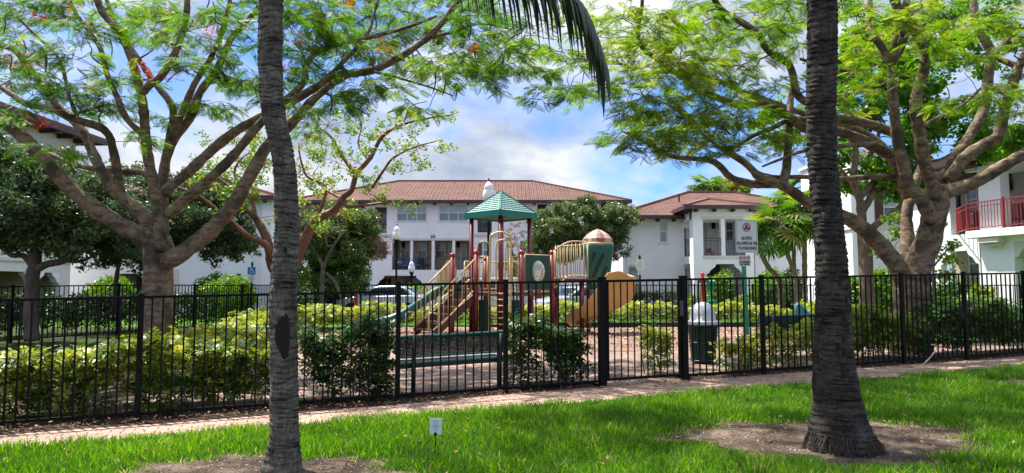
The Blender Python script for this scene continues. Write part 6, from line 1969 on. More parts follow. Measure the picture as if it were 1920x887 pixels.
# ---- sunlit wing with red balcony at the right edge; its facade looks towards the left
def balcony_wing():
    rz = -PI / 2 + 0.20                      # local x runs towards the camera, local -y looks left
    o = np.array([17.75, 30.6, 0.25])
    B = Bldg('apartment_building', 'sunlit white wing with red balcony railing at the right frame edge', o, rz)
    X, Z = B.X, B.Z
    L = 12.0; ze = 6.15; zf = 3.42
    xa = X(1768); xp = X(1838)
    g1 = (X(1764), X(1836), -0.2, Z(470, 1810)); u1 = (X(1786), X(1842), zf, 5.9)
    xw = xp + 0.02
    mb = MB(); mb.wall(-0.3, xp, -0.2, ze, [g1, u1], 0.3); B.part(mb, 'rear_wall', M_white)
    # porch projecting to the left
    yp = -0.9
    xc = X(1902, yp); xe = L
    mb = MB(Matrix.Translation((0, yp, 0)))
    xo0 = X(1903, yp); up = (X(1883, yp), X(1883, yp) + 3.2, zf, 5.75); gr = (xo0, xo0 + 3.0, -0.2, Z(452, 1912, yp))
    xs = X(1841, yp)
    mb.wall(xs, xe, -0.2, ze, [up, gr], 0.4); B.part(mb, 'porch_wall', M_white)
    mb = MB(); mb.box(xs, xs + 0.3, yp + 0.401, 0.0, -0.2, ze); mb.box(xe - 0.3, xe, yp + 0.401, 8, -0.2, ze); B.part(mb, 'porch_side_wall', M_white)
    mb = MB(); mb.box(-0.3, xe, 2.4, 2.5, -0.2, zf - 0.3); B.part(mb, 'inner_wall', M_beige)
    mb = MB(); mb.box(-0.3, xe, 2.3, 2.4, zf - 0.299, ze); B.part(mb, 'inner_wall', M_grey)
    mb = MB(); mb.box(-0.25, xe - 0.31, 0.301, 2.29, zf - 0.28, zf - 0.01); mb.box(xs + 0.301, xe - 0.31, yp + 0.401, 0.30, zf - 0.28, zf - 0.01); mb.box(-0.25, xe - 0.31, 0.301, 2.29, 5.95, 6.05); B.part(mb, 'balcony_floor', M_white)
    # slab, bracket, railings
    zs = zf
    mb = MB(); mb.box(xs - 0.25, xe, yp - 0.42, yp - 0.003, zs - 0.30, zs - 0.02); B.part(mb, 'balcony_slab', M_white, bevel=0.02)
    for px in (1870,):
        x = X(px, yp); mb = MB(); mb.box(x - 0.42, x + 0.42, yp - 0.36, yp - 0.003, zs - 0.52, zs - 0.303); mb.box(x - 0.32, x + 0.32, yp - 0.26, yp - 0.003, zs - 0.62, zs - 0.521); B.part(mb, 'bracket', M_trim, bevel=0.03)
    B.railing((xs - 0.2, yp - 0.36), (xe - 0.2, yp - 0.36), zs - 0.02, 1.05, M_railr, 0.13)
    B.railing((X(1797), 0.02), (xs - 0.2, yp - 0.32), zs - 0.02, 1.05, M_railr, 0.13)
    for fx in (xs + 1.35, xs + 3.2):
        mb = MB(); mb.box(fx - 0.035, fx + 0.035, yp - 0.40, yp - 0.33, zs - 0.02, zs + 1.1); B.part(mb, 'railing_post', M_railr)
    B.chamfers(g1[0], g1[1], g1[3], 0.55, 0.0, 0.3); B.chamfers(gr[0], gr[1], gr[3], 0.6, yp, yp + 0.4, M_trim)
    # window, doors
    B.window(X(1820, 2.3), X(1843, 2.3), Z(402, 1830, 2.3), Z(345, 1830, 2.3), 2.24, 1, 2, (M_blindd, M_dpane), sill=False)
    mb = MB(); mb.box(X(1796, 2.3), X(1806, 2.3), 2.2, 2.29, zs, Z(352, 1800, 2.3)); B.part(mb, 'balcony_door', M_door)
    B.window(X(1819, 2.4), X(1840, 2.4), Z(520, 1830, 2.4), Z(469, 1830, 2.4), 2.35, 1, 2, (M_gpane, M_dpane), sill=False)
    mb = MB(); mb.box(X(1756, 2.4), X(1764, 2.4), 2.3, 2.39, -0.1, Z(478, 1760, 2.4)); B.part(mb, 'door', paint('dark_red_door', (0.16, 0.015, 0.015), 0.5))
    # house number, read downwards
    nx = X(1775, 2.4)
    for i, ch in enumerate('2224'):
        text_obj(ch, 0.15, Matrix.Translation((nx, 2.388, Z(499, 1775, 2.4) - i * 0.13)) @ FR, M_ink, B.root, 0.004, 0.004, 'house_number')
    B.lantern(X(1777, 0), -0.0, Z(372, 1777), 0.8)
    # wreath on the balcony wall
    wx, wz = X(1893, 2.3), Z(345, 1893, 2.3)
    pos = []
    for k in range(150):
        a = rng.uniform(0, 2 * PI); r = 0.30 + rng.normal(0, 0.06); pos.append((wx + r * math.cos(a), 2.22 + rng.normal(0, 0.03), wz + r * math.sin(a)))
    p0 = Matrix.Translation(Vector(o)) @ Matrix.Rotation(rz, 4, 'Z') @ Vector((wx, 2.22, wz))
    t = thing('wreath', 'round dark leafy wreath on the grey balcony wall', 'wreath', p0, rz)
    pos = np.array(pos) - np.array([wx, 2.22, wz])
    scatter('leaf_ring', T_small, pos, rots(rng.uniform(0, 6, 150), rng.normal(0, 1, 150), rng.normal(0, 1, 150)), np.full(150, 0.10), leafmat('wreath_leaf', [(0, (0.02, 0.025, 0.02)), (1, (0.08, 0.09, 0.06))], 0.1), t, rng.random(150), world=False)
    mb = MB(); mb.tube([(0.3 * math.cos(a), 0.02, 0.3 * math.sin(a)) for a in np.linspace(0, 2 * PI, 21)], 0.03, 6, caps=False); mb.build('ring_frame', M_wood, t)
    # balcony furniture
    mr = paint('furniture_red', (0.28, 0.035, 0.03), 0.5)
    Mw = Matrix.Translation(Vector(o)) @ Matrix.Rotation(rz, 4, 'Z')
    for i, (px, yy, lb) in enumerate(((1806, 1.0, 'red wooden chair at the left end of the red balcony'), (1826, 1.1, 'red wooden chair nearer the column of the red balcony'), (1905, 0.4, 'red bench under the wreath behind the red railing'))):
        p = Mw @ Vector((X(px, yy), yy, zs - 0.01)); big = 1.7 if i == 2 else 1.0
        t = thing('balcony_chair', lb, 'chair', p, rz + (0.5 if i == 0 else -0.3 if i == 1 else 0))
        mb = MB(); mb.box(-0.26 * big, 0.26 * big, -0.25, 0.25, 0.40, 0.45); mb.build('seat', mr, t)
        mb = MB()
        for k in range(5): mb.box(-0.25 * big + k * 0.11 * big, -0.25 * big + k * 0.11 * big + 0.06 * big, 0.21, 0.25, 0.455, 0.98)
        mb.box(-0.26 * big, 0.26 * big, 0.20, 0.26, 0.985, 1.05); mb.build('backrest', mr, t)
        for sx in (-1, 1):
            for sy in (-1, 1):
                mb = MB(); mb.bar((sx * 0.23 * big, sy * 0.21, 0), (sx * 0.23 * big, sy * 0.21, 0.40), 0.05); mb.build('leg', mr, t)
    B.hip_roof(X(1836), xe, yp, 8, ze + 0.02, 19, 0.75, mat=M_tiler, bw=1.0)
    B.hip_roof(-0.3, X(1836) - 0.9, 0.0, 8, ze - 0.10, 19, 0.3, mat=M_tiler, brackets=False)
balcony_wing()

# ---- left buildings behind the oaks
def left_wing():
    D = 36.0
    B = Bldg('apartment_building', 'low white wing with plain walls behind the left tree trunk', (0, D, 0.1))
    X, Z = B.X, B.Z
    x0, x1 = X(120), X(503); ze = Z(372, 330)
    g1 = (X(222), X(268), -0.2, Z(513, 245)); n1 = (X(443), X(452), -0.2, Z(513, 448)); nb = (X(327), X(336), Z(560, 330), Z(505, 330))
    u = [(X(a), X(b), Z(430, a), Z(392, a)) for a, b in ((180, 205), (345, 370), (420, 440))]
    mb = MB(); mb.wall(x0, x1, -0.2, ze, [g1, n1] + u, 0.3); B.part(mb, 'front_wall', M_white)
    mb = MB(); mb.box(x0, x0 + 0.25, 0.301, 10, -0.2, ze); mb.box(x1 - 0.25, x1, 0.301, 10, -0.2, ze); mb.box(x0, x1, 9.8, 10, -0.2, ze); B.part(mb, 'side_wall', M_white)
    B.recess(*g1, 1.6); B.recess(*n1, 1.2, mat=M_door)
    mb = MB(); mb.box(X(258, 1.5), X(272, 1.5), 1.45, 1.58, -0.1, Z(517, 264, 1.5)); B.part(mb, 'door', M_door)
    B.lantern(X(243, 1.6), 1.6, Z(526, 243, 1.6), 1.0)
    for q in u: B.window(*q, 0.1, 1, 2)
    mb = MB(); mb.box(X(492), X(510), -0.25, -0.003, -0.2, ze); B.part(mb, 'corner_pier', M_white)
    mb = MB(); mb.box(nb[0], nb[1], -0.05, -0.003, nb[2], nb[3]); B.part(mb, 'niche_trim', M_trim)
    B.hip_roof(x0, x1, 0, 10, ze + 0.05, 18, 0.6, bw=1.2)
    # porch to the right of the corner
    yb = 5.0
    mb = MB(Matrix.Translation((0, yb, 0))); p0, p1 = X(503, yb), X(600, yb); a = (X(573, yb), X(602, yb) - 0.2, -0.2, Z(514, 590, yb)); mb.wall(p0, p1 + 0.5, -0.2, Z(440, 550, yb), [a], 0.3); B.part(mb, 'porch_wall', M_white)
    B.chamfers(a[0], a[1], a[3], 0.6, yb, yb + 0.3)
    mb = MB(); mb.box(p0, p1 + 0.5, yb + 2.0, yb + 2.1, -0.2, Z(440, 550, yb)); mb.box(p0, p1 + 0.5, yb + 0.301, yb + 1.99, Z(440, 550, yb) - 0.1, Z(440, 550, yb)); B.part(mb, 'porch_inner', M_beige)
left_wing()
def left_block():
    rz = PI / 2 - 0.03                     # facade looks right; local x runs away from the camera
    o = np.array([-21.9, 24.0, 0.1])
    B = Bldg('apartment_building', 'three storey block with dark eaves at the far left above the oak', o, rz)
    X, Z = B.X, B.Z
    L = 9.7; ze = 8.75
    g1 = (X(-30), X(62), -0.2, Z(509, 30)); g2 = (X(70), X(112), -0.2, Z(511, 90))
    w = (X(62), X(112), 6.9, 8.2); w2 = (X(-10), X(20), 6.9, 8.2); b2 = (X(10), X(46), 3.6, 5.9)
    mb = MB(); mb.wall(-6, L, -0.2, ze, [g1, g2, w, w2, b2], 0.3); B.part(mb, 'front_wall', stucco('warm_white_stucco', (0.70, 0.69, 0.64)))
    mb = MB(); mb.box(L - 0.25, L, 0.301, 9, -0.2, ze); mb.box(-6, -5.75, 0.301, 9, -0.2, ze); mb.box(-6, L, 8.8, 9, -0.2, ze); B.part(mb, 'side_wall', M_white)
    for h in (g1, g2): B.recess(*h, 2.2); B.chamfers(h[0], h[1], h[3], 0.5, 0, 0.3)
    B.recess(*b2, 2.0, mat=M_grey); B.railing((b2[0], 0.1), (b2[1], 0.1), b2[2])
    for q in (w, w2): B.window(*q, 0.1, 2, 1)
    B.window(X(6, 2.1), X(35, 2.1), Z(560, 20, 2.1), Z(514, 20, 2.1), 2.15, 1, 2, (M_gpane, M_dpane), sill=False)
    mb = MB(); z = Z(493, 100); mb.box(-6, L, -0.06, -0.003, z, z + 0.15); B.part(mb, 'moulding', M_trim)
    B.hip_roof(-6, L, 0, 9, ze + 0.05, 20, 0.9, bw=1.2)
left_block()
# ------------------------------------------------------------------ trees
M_poin = barkmat('smooth_tan_bark', (0.024, 0.0165, 0.0105), (0.31, 0.222, 0.148), 5.5, 0.5, patch=(0.080, 0.058, 0.039), bmp=1.0)
M_gumbo = barkmat('red_peeling_bark', (0.055, 0.022, 0.013), (0.22, 0.105, 0.062), 5.0, 2.0, 0.5)
M_oakb = barkmat('oak_bark', (0.045, 0.036, 0.028), (0.17, 0.135, 0.105), 7.0, 4.0)
M_palmb = barkmat('thin_palm_bark', (0.10, 0.06, 0.04), (0.32, 0.24, 0.17), 9.0, 0.4)
M_leaf1 = leafmat('flame_tree_leaf', [(0, (0.026, 0.070, 0.010)), (0.45, (0.058, 0.140, 0.014)), (0.8, (0.12, 0.21, 0.022)), (1, (0.24, 0.27, 0.04))], 0.55, 0.5, 1.5)
M_leaf3 = leafmat('yellow_flame_tree_leaf', [(0, (0.035, 0.090, 0.010)), (0.4, (0.085, 0.175, 0.016)), (0.75, (0.17, 0.26, 0.026)), (1, (0.30, 0.30, 0.05))], 0.56, 0.5, 1.5)
M_leaf4 = leafmat('maple_green_leaf', [(0, (0.035, 0.11, 0.012)), (0.5, (0.085, 0.21, 0.020)), (1, (0.19, 0.31, 0.04))], 0.55, 0.45, 1.6)
M_leaf2 = leafmat('young_yellow_leaf', [(0, (0.09, 0.19, 0.020)), (0.5, (0.20, 0.29, 0.035)), (0.85, (0.36, 0.37, 0.06)), (1, (0.30, 0.16, 0.05))], 0.5, 0.45, 1.35)
M_oakl = leafmat('dark_oak_leaf', [(0, (0.026, 0.054, 0.024)), (0.5, (0.066, 0.118, 0.044)), (0.85, (0.13, 0.19, 0.070)), (1, (0.22, 0.26, 0.10))], 0.30, 0.42, 1.2, 0.4)
M_oakl2 = leafmat('mid_oak_leaf', [(0, (0.034, 0.066, 0.020)), (0.5, (0.095, 0.155, 0.040)), (0.85, (0.19, 0.25, 0.065)), (1, (0.26, 0.16, 0.06))], 0.32, 0.38, 1.2, 0.5)
M_shrub = leafmat('bright_shrub_leaf', [(0, (0.040, 0.11, 0.012)), (0.5, (0.11, 0.23, 0.02)), (1, (0.26, 0.36, 0.04))], 0.4, 0.4, 1.3)
M_shrubd = leafmat('dark_shrub_leaf', [(0, (0.012, 0.035, 0.010)), (0.6, (0.03, 0.075, 0.016)), (1, (0.09, 0.15, 0.03))], 0.3, 0.4, 1.2)
M_flower = leafmat('red_flower', [(0, (0.42, 0.020, 0.012)), (0.6, (0.65, 0.045, 0.015)), (1, (0.75, 0.16, 0.03))], 0.35, 0.5, 1.3)
M_pod = paint('brown_seed_pod', (0.022, 0.014, 0.010), 0.6, 0.3, 20)
M_brownleaf = leafmat('brown_dry_leaf', [(0, (0.14, 0.075, 0.035)), (1, (0.34, 0.20, 0.10))], 0.3, 0.7, 1)
T_feather = t_feather(12)
T_oak = t_tuft(12, 0.42, 11, 1.0)
T_maple = t_tuft(9, 0.62, 5, 0.9)
T_sparse = t_tuft(7, 0.5, 8, 0.8)
POD = None

class Tree:
    def __init__(self, name, label, base, bark, D, cat='tree', group=None):
        self.root = thing(name, label, cat, base, 0, group)
        self.bark, self.D = bark, D
        self.trunk = MB(); self.twig = MB()
        self.nodes = []; self.nr = []
        self.lp, self.ld = [], []          # leaf positions and outward directions
        self.rnd = []
    def limb(self, pts, r0, r1, n=10, wob=0.10, px=True, step=0.10, power=1.0):
        """pts: (px, py, depth); radii in pixels of the photograph"""
        P = [W(x, y, d) for x, y, d in pts] if px else [np.array(p, float) for p in pts]
        C = catmull(P, step)
        s = np.linspace(0, 1, len(C)) ** power
        k0, k1 = (r0 / F * self.D, r1 / F * self.D) if px else (r0, r1)
        R = k0 + (k1 - k0) * s
        ph = random.uniform(0, 6.28)
        R = R * (1 + wob * np.sin(np.arange(len(C)) * 0.9 + ph) * 0.5 + wob * 0.5 * np.sin(np.arange(len(C)) * 2.3 + 2 * ph))
        self.trunk.tube(C, list(R), n, jit=0.05 if k0 > 0.05 else 0.0)
        for c, r in zip(C, R):
            self.nodes.append(c); self.nr.append(r)
        return C
    def cluster(self, c, rad, nsub=7, nleaf=6, rmax=0.02, curl=0.25, maxlen=4.0):
        """twigs from the nearest limb to c and through an ellipsoid of half axes rad, with leaf places along them"""
        c = np.array(c, float); rad = np.array(rad, float)
        N = np.array(self.nodes)
        d = np.linalg.norm((N - c) * np.array([1, 1, 1.15]), axis=1) + 0.25 * np.maximum(0, N[:, 2] - c[2] + 0.1) * 2
        k = int(np.argmin(d))
        a = N[k]; L = np.linalg.norm(c - a)
        r0 = min(rmax, max(0.006, self.nr[k] * 0.55))
        hub = c - np.array([0, 0, rad[2] * 0.3])
        if L > 0.08:
            m1 = a + (hub - a) * 0.4 + np.array([random.gauss(0, 1), random.gauss(0, 1), random.gauss(0.3, 0.6)]) * L * 0.09
            C = catmull([a, m1, a + (hub - a) * 0.75 + np.array([random.gauss(0, 1), random.gauss(0, 1), random.gauss(0, 0.7)]) * L * 0.06, hub], 0.16)
            R = np.linspace(r0, 0.007, len(C))
            self.twig.tube(C, list(R), 5, caps=False)
            for q, r in list(zip(C, R))[2::2]:
                self.nodes.append(q); self.nr.append(r)
        out0 = (c - a); out0[2] *= 0.3
        for i in range(nsub):
            v = np.array([random.gauss(0, 1) for _ in range(3)]); v /= np.linalg.norm(v)
            e = c + v * rad * random.uniform(0.55, 1.0) + 0.15 * out0 / (np.linalg.norm(out0) + 1e-6)
            mid = (hub + e) / 2 + np.array([random.gauss(0, 1), random.gauss(0, 1), random.gauss(0.4, 0.8)]) * 0.08
            C = catmull([hub, mid, e], 0.14)
            self.twig.tube(C, list(np.linspace(0.006, 0.0025, len(C))), 4, caps=False)
            for j in range(nleaf):
                f = 0.35 + 0.65 * (j + random.random()) / nleaf
                q = C[min(len(C) - 1, int(f * len(C)))]
                dr = e - hub
                self.lp.append(q); self.ld.append(dr / (np.linalg.norm(dr) + 1e-6))
                self.rnd.append(0)
    def foliage(self, tmpl, mat, size, droop=(0.1, 0.3), roll=0.35, mean=0.5, sd=0.22, name='foliage', flat=True, rj=0.1):
        pos = np.array(self.lp); d = np.array(self.ld); n = len(pos)
        yaw = np.arctan2(d[:, 1], d[:, 0]) + rng.normal(0, 0.9, n)
        if not flat:
            yaw = rng.uniform(0, 2 * PI, n)
        pit = -rng.normal(droop[0], droop[1], n)
        rl = rng.normal(0, roll, n)
        R = rots(yaw, pit, rl)
        # tone drifts slowly through the crown, so that some boughs are fresher than others
        tone = 0.14 * np.sin(pos[:, 0] * 1.3 + 0.7 * pos[:, 2]) + 0.10 * np.sin(pos[:, 1] * 1.9 + 1.1 * pos[:, 0] + 2)
        rnd = np.clip(rng.normal(mean, sd, n) + tone, 0, 1)
        return scatter(name, tmpl, pos, R, size * rng.uniform(0.7, 1.2, n), mat, self.root, rnd, rj=rj)
    def finish(self):
        self.trunk.build('trunk', self.bark, self.root, smooth=True, world=True)
        if self.twig.v:
            self.twig.build('twigs', self.bark, self.root, smooth=True, world=True)
    def flowers(self, pts, n, spread, size=0.07):
        P = []
        for c in pts:
            k = n
            P.append(np.array(c) + rng.normal(0, 1, (k, 3)) * np.array([spread, spread, spread * 0.6]))
        P = np.vstack(P)
        o = scatter('blossoms', t_palmate(5), P, rots(rng.uniform(0, 6.28, len(P)), rng.normal(0, 0.5, len(P)), rng.normal(0, 0.5, len(P))), size * rng.uniform(0.6, 1.2, len(P)), M_flower, self.root, rng.random(len(P)), rj=0.2)
        return props(o, kind='stuff')
    def pods(self, pts):
        for (c, L, tilt) in pts:
            mb = MB(); c = np.array(c)
            e = c + np.array([math.sin(tilt) * L, 0.04 * random.uniform(-1, 1), -math.cos(tilt) * L])
            mid = (c + e) / 2 + np.array([0.03, 0.0, 0.0])
            mb.tube(catmull([c, mid, e], 0.06), [0.005] + [0.013] * (len(catmull([c, mid, e], 0.06)) - 2) + [0.006], 6)
            mb.build('seed_pod', M_pod, self.root, smooth=True, world=True)

def P3(pts, D, dd=0.0):
    """photographed polyline with depth drifting linearly by dd"""
    n = len(pts)
    return [(x, y, D + dd * i / max(1, n - 1)) for i, (x, y) in enumerate(pts)]

# ---- left flame tree
D1 = 13.0
b1 = GX(293, D1)
T1 = Tree('flame_tree', 'big multi-stemmed tree with red blossoms and feathery leaves, left of the slim palm', b1, M_poin, D1)
def y_of(px, D): 
    return 0
T1.trunk.tube([b1 + np.array([0, 0, -0.1]), b1 + np.array([0, 0, 0.06]), W(292, 640, D1), W(294, 580, D1), W(296, 530, D1), W(296, 490, D1), W(297, 462, D1), W(298, 440, D1)], [0.42, 0.34, 0.30, 0.285, 0.27, 0.26, 0.28, 0.20], 18, jit=0.035)
for q in (640, 560, 500, 470): T1.nodes.append(W(296, q, D1)); T1.nr.append(0.26)
L = T1.limb
L(P3([(292, 478), (278, 452), (230, 424), (170, 385), (110, 330), (80, 296), (30, 245), (-12, 215), (-60, 170), (-130, 120)], D1, -1.2), 17, 8, 12)
L(P3([(290, 470), (276, 425), (269, 406), (218, 360), (190, 320), (172, 282), (147, 235), (100, 205), (50, 195), (-5, 160), (-70, 130)], D1, 0.9), 14, 3)
L(P3([(228, 368), (221, 330), (213, 285), (195, 243), (122, 213), (66, 142), (25, 91), (-8, 84), (-60, 50)], D1 + 0.3, -0.6), 8.5, 5)
L(P3([(300, 470), (300, 431), (289, 350), (276, 284), (269, 203), (261, 162), (243, 101), (223, 61), (193, 25), (183, 0), (172, -50), (150, -110)], D1 - 0.2, -0.7), 11, 5)
L(P3([(269, 172), (283, 156), (299, 147), (325, 106), (340, 66), (350, 25), (353, -10), (375, -80)], D1 - 0.6, -0.5), 7.5, 4.5)
L(P3([(273, 262), (264, 249), (238, 223), (218, 178), (200, 137), (188, 91), (157, 46), (142, 25), (128, -8)], D1 - 0.4, -0.6), 6, 3)
L(P3([(304, 460), (306, 400), (305, 345), (312, 295), (325, 262), (355, 223), (375, 173), (406, 132), (431, 76), (457, 46), (480, 20), (500, -8), (540, -60)], D1 + 0.2, 0.4), 11.5, 4)
L(P3([(316, 275), (318, 262), (325, 218), (320, 193), (295, 162), (274, 132), (239, 81), (215, 40), (198, -5)], D1 + 0.4, 0.5), 8, 4)
L(P3([(322, 262), (345, 203), (365, 157), (391, 117), (401, 96), (420, 50), (432, -5)], D1 + 0.1, -0.9), 7, 4)
L(P3([(305, 365), (325, 345), (345, 330), (406, 274), (447, 243), (480, 226), (541, 193), (597, 162), (632, 142), (698, 132), (749, 107), (795, 76), (830, 41), (856, 5), (875, -35), (905, -80)], D1, 0.6), 10, 5.5)
L(P3([(310, 405), (330, 388), (376, 350), (431, 299), (480, 240), (515, 205), (540, 183), (571, 152), (573, 125), (597, 96), (648, 81), (708, 66), (764, 51), (820, 30)], D1 - 0.2, 0.9), 10.5, 3)
L(P3([(306, 492), (325, 485), (345, 472), (365, 457), (396, 431), (436, 386), (460, 345), (480, 310), (504, 270), (546, 233), (581, 193), (620, 160), (655, 140), (700, 128)], D1 - 0.2, 0.4), 17, 4.5, 12)
L(P3([(292, 350), (270, 325), (240, 322), (167, 315), (117, 300), (66, 273)], D1 + 0.5, 0.6), 7, 4)
L(P3([(590, 165), (640, 120), (690, 62), (700, 30), (712, -10)], D1 + 0.3, 0.5), 5, 2.5)
L(P3([(800, 72), (850, 60), (900, 45), (960, 55)], D1 + 0.5, 0.3), 3.5, 1.5)
L(P3([(695, 133), (760, 150), (810, 165), (850, 180)], D1 + 0.2, 0.4), 3, 1.2)
L(P3([(150, 232), (130, 180), (110, 110), (60, 60), (20, 20)], D1 + 0.2, -0.5), 4, 2)
C1 = [(90, 30, 6), (30, 60, 4), (152, 66, 6), (142, 101, 5), (30, 147, 4), (70, 165, 5), (127, 167, 6), (228, 152, 6), (203, 188, 5), (305, 66, 6), (279, 20, 6), (355, 127, 6), (441, 152, 6), (406, 96, 6), (213, 198, 5), (250, 60, 5),
      (400, 30, 6), (440, 15, 7), (470, 80, 6), (330, 15, 6), (180, 15, 5), (15, 15, 4), (110, 205, 4), (250, 250, 3), (330, 205, 4), (390, 200, 5), (100, 290, 3), (40, 200, 3), (120, 10, 5), (60, 90, 4),
      (566, 30, 7), (607, 20, 8), (668, 41, 8), (683, 76, 7), (647, 101, 7), (713, 101, 7), (744, 66, 8), (785, 46, 8), (835, 30, 8), (876, 41, 8), (911, 66, 6), (734, 162, 5), (698, 157, 6), (825, 117, 7), (850, 96, 7), (886, 125, 6), (905, 145, 4), (830, 147, 5), (785, 205, 3),
      (632, 198, 5), (607, 51, 7), (540, 60, 7), (560, 100, 6), (610, 5, 7), (700, 5, 7), (790, 0, 7), (880, 0, 6), (930, 20, 4), (945, 95, 4), (960, 140, 2), (600, 130, 4), (655, 175, 5), (560, 205, 4), (535, 150, 4), (760, 120, 5), (590, 235, 3), (660, 15, 7), (750, 20, 7), (840, 70, 6), (520, 10, 6), (475, 150, 4), (30, 110, 4), (350, 60, 5)]
for (x, y, n) in C1:
    for rep in range(2):
        D = D1 + random.uniform(-2.0, 2.2) + (0.5 if x > 600 else 0)
        c = W(x + random.uniform(-14, 14), y + random.uniform(-10, 10), D)
        T1.cluster(c, (0.60, 0.60, 0.17), max(3, n // 2 + 2), 8)
for k in range(12):   # the rest of the crown, above and beside the picture
    x = random.uniform(-420, 900); D = D1 + random.uniform(-3.2, 3.0)
    y = random.uniform(-330, -50)
    T1.cluster(W(x, y, D), (0.9, 0.9, 0.25), 5, 5)
for k in range(24):   # unseen boughs added above the picture to dapple the lawn with shade
    T1.cluster(np.array([random.uniform(-2.8, 2.4), random.uniform(7.6, 10.4), random.uniform(6.5, 7.8)]), (0.7, 0.7, 0.2), 6, 7)
T1.foliage(T_feather, M_leaf1, 0.29, (0.22, 0.25), 0.4, 0.50, 0.2)
T1.flowers([W(x, y, D1 + random.uniform(-1, 1)) for x, y in ((112, 22), (128, 18), (80, 30), (170, 50), (60, 118), (25, 100), (75, 235), (70, 225), (545, 128), (640, 8), (650, 3), (560, 70), (175, 165), (378, 38), (270, 130), (95, 150), (5, 110), (180, 62), (720, 88), (885, 92), (400, 60), (320, 140))], 26, 0.11, 0.045)
T1.pods([(W(x, y, D1 + random.uniform(-1.2, 0.6)), random.uniform(0.28, 0.5), random.uniform(-0.25, 0.3)) for x, y in ((80, 88), (86, 92), (40, 70), (8, 28), (816, 135), (834, 142), (853, 155), (622, 45), (628, 70), (205, 70), (392, -8), (398, 0), (600, 20), (770, 90), (880, 35), (888, 95), (700, 20), (566, 115), (640, 105), (621, 172), (20, 100), (330, 40))])
T1.finish()

# ---- red-barked tree behind the slim palm
D2 = 19.5
b2 = GX(538, D2)
T2 = Tree('gumbo_tree', 'red-barked tree with sparse yellow-green leaves behind the slim palm', b2, M_gumbo, D2)
L = T2.limb
T2.trunk.tube([b2 + np.array([0, 0, -0.1]), W(536, 600, D2), W(534, 540, D2), W(533, 510, D2)], [0.36, 0.27, 0.24, 0.22], 14, jit=0.04)
T2.nodes.append(W(534, 530, D2)); T2.nr.append(0.2)
L(P3([(536, 530), (548, 500), (558, 479), (576, 440), (591, 414), (627, 393), (645, 368), (659, 357), (667, 328)], D2), 13, 5)
L(P3([(667, 327), (641, 292), (620, 256), (600, 240), (591, 223), (580, 205)], D2, 0.6), 4, 1.2)
L(P3([(668, 325), (695, 295), (717, 256), (753, 234), (800, 222), (850, 215)], D2, -0.8), 5, 1.0)
L(P3([(698, 352), (721, 317), (739, 295), (780, 275), (830, 262)], D2, -0.5), 3, 1.0)
L(P3([(640, 372), (649, 387), (690, 384), (720, 380), (745, 378)], D2, -0.3), 4, 1.5)
L(P3([(530, 530), (515, 505), (511, 497), (504, 461), (493, 432), (475, 404), (457, 386), (430, 350), (400, 330)], D2, 0.3), 12, 2)
L(P3([(511, 490), (497, 458), (465, 443), (432, 414), (400, 388), (371, 367), (330, 350)], D2, -0.8), 7, 2)
L(P3([(576, 445), (600, 395), (610, 350), (575, 330), (562, 290), (560, 270)], D2, 0.5), 4, 1.5)
L(P3([(480, 410), (470, 370), (440, 330), (450, 300), (470, 285)], D2, 0.5), 4, 1.5)
L(P3([(640, 372), (610, 355), (585, 330)], D2, 0.8), 3, 1.2)
L(P3([(690, 300), (672, 270), (678, 235), (670, 215)], D2, 0.6), 2.2, 1.0)
L(P3([(520, 500), (560, 420), (540, 380), (520, 340), (515, 300)], D2, 1.0), 6, 2)
L(P3([(757, 232), (770, 200), (800, 190)], D2, -0.8), 1.5, 0.8)
for (x, y, n) in [(600, 250, 5), (640, 245, 4), (680, 225, 4), (700, 245, 4), (730, 235, 4), (760, 215, 3), (800, 222, 3), (830, 215, 2), (700, 275, 4), (740, 280, 4), (780, 272, 3), (820, 262, 2), (640, 290, 5), (610, 300, 5), (660, 310, 4), (580, 280, 5), (560, 310, 5), (590, 340, 5), (620, 330, 5), (700, 330, 4), (740, 320, 4), (680, 350, 4), (720, 372, 4), (745, 378, 3), (650, 395, 4), (560, 370, 5), (540, 340, 4), (600, 370, 4), (440, 300, 5), (470, 280, 5), (420, 330, 5), (400, 310, 4), (450, 350, 6), (480, 360, 6), (470, 380, 6), (430, 370, 5), (390, 350, 4), (360, 340, 4), (500, 300, 4), (520, 270, 4), (480, 250, 4), (440, 260, 4), (400, 260, 3), (620, 225, 3), (660, 210, 2), (560, 240, 4), (520, 400, 5), (490, 330, 5), (460, 310, 4), (560, 410, 4), (800, 300, 2), (770, 310, 2), (770, 250, 2), (600, 420, 3)]:
    c = W(x + random.uniform(-8, 8), y + random.uniform(-8, 8), D2 + random.uniform(-1.6, 1.6))
    T2.cluster(c, (0.55, 0.55, 0.42), n + 1, 4, 0.014)
T2.foliage(T_sparse, M_leaf2, 0.17, (0.0, 0.5), 0.6, 0.42, 0.25, flat=False)
T2.finish()

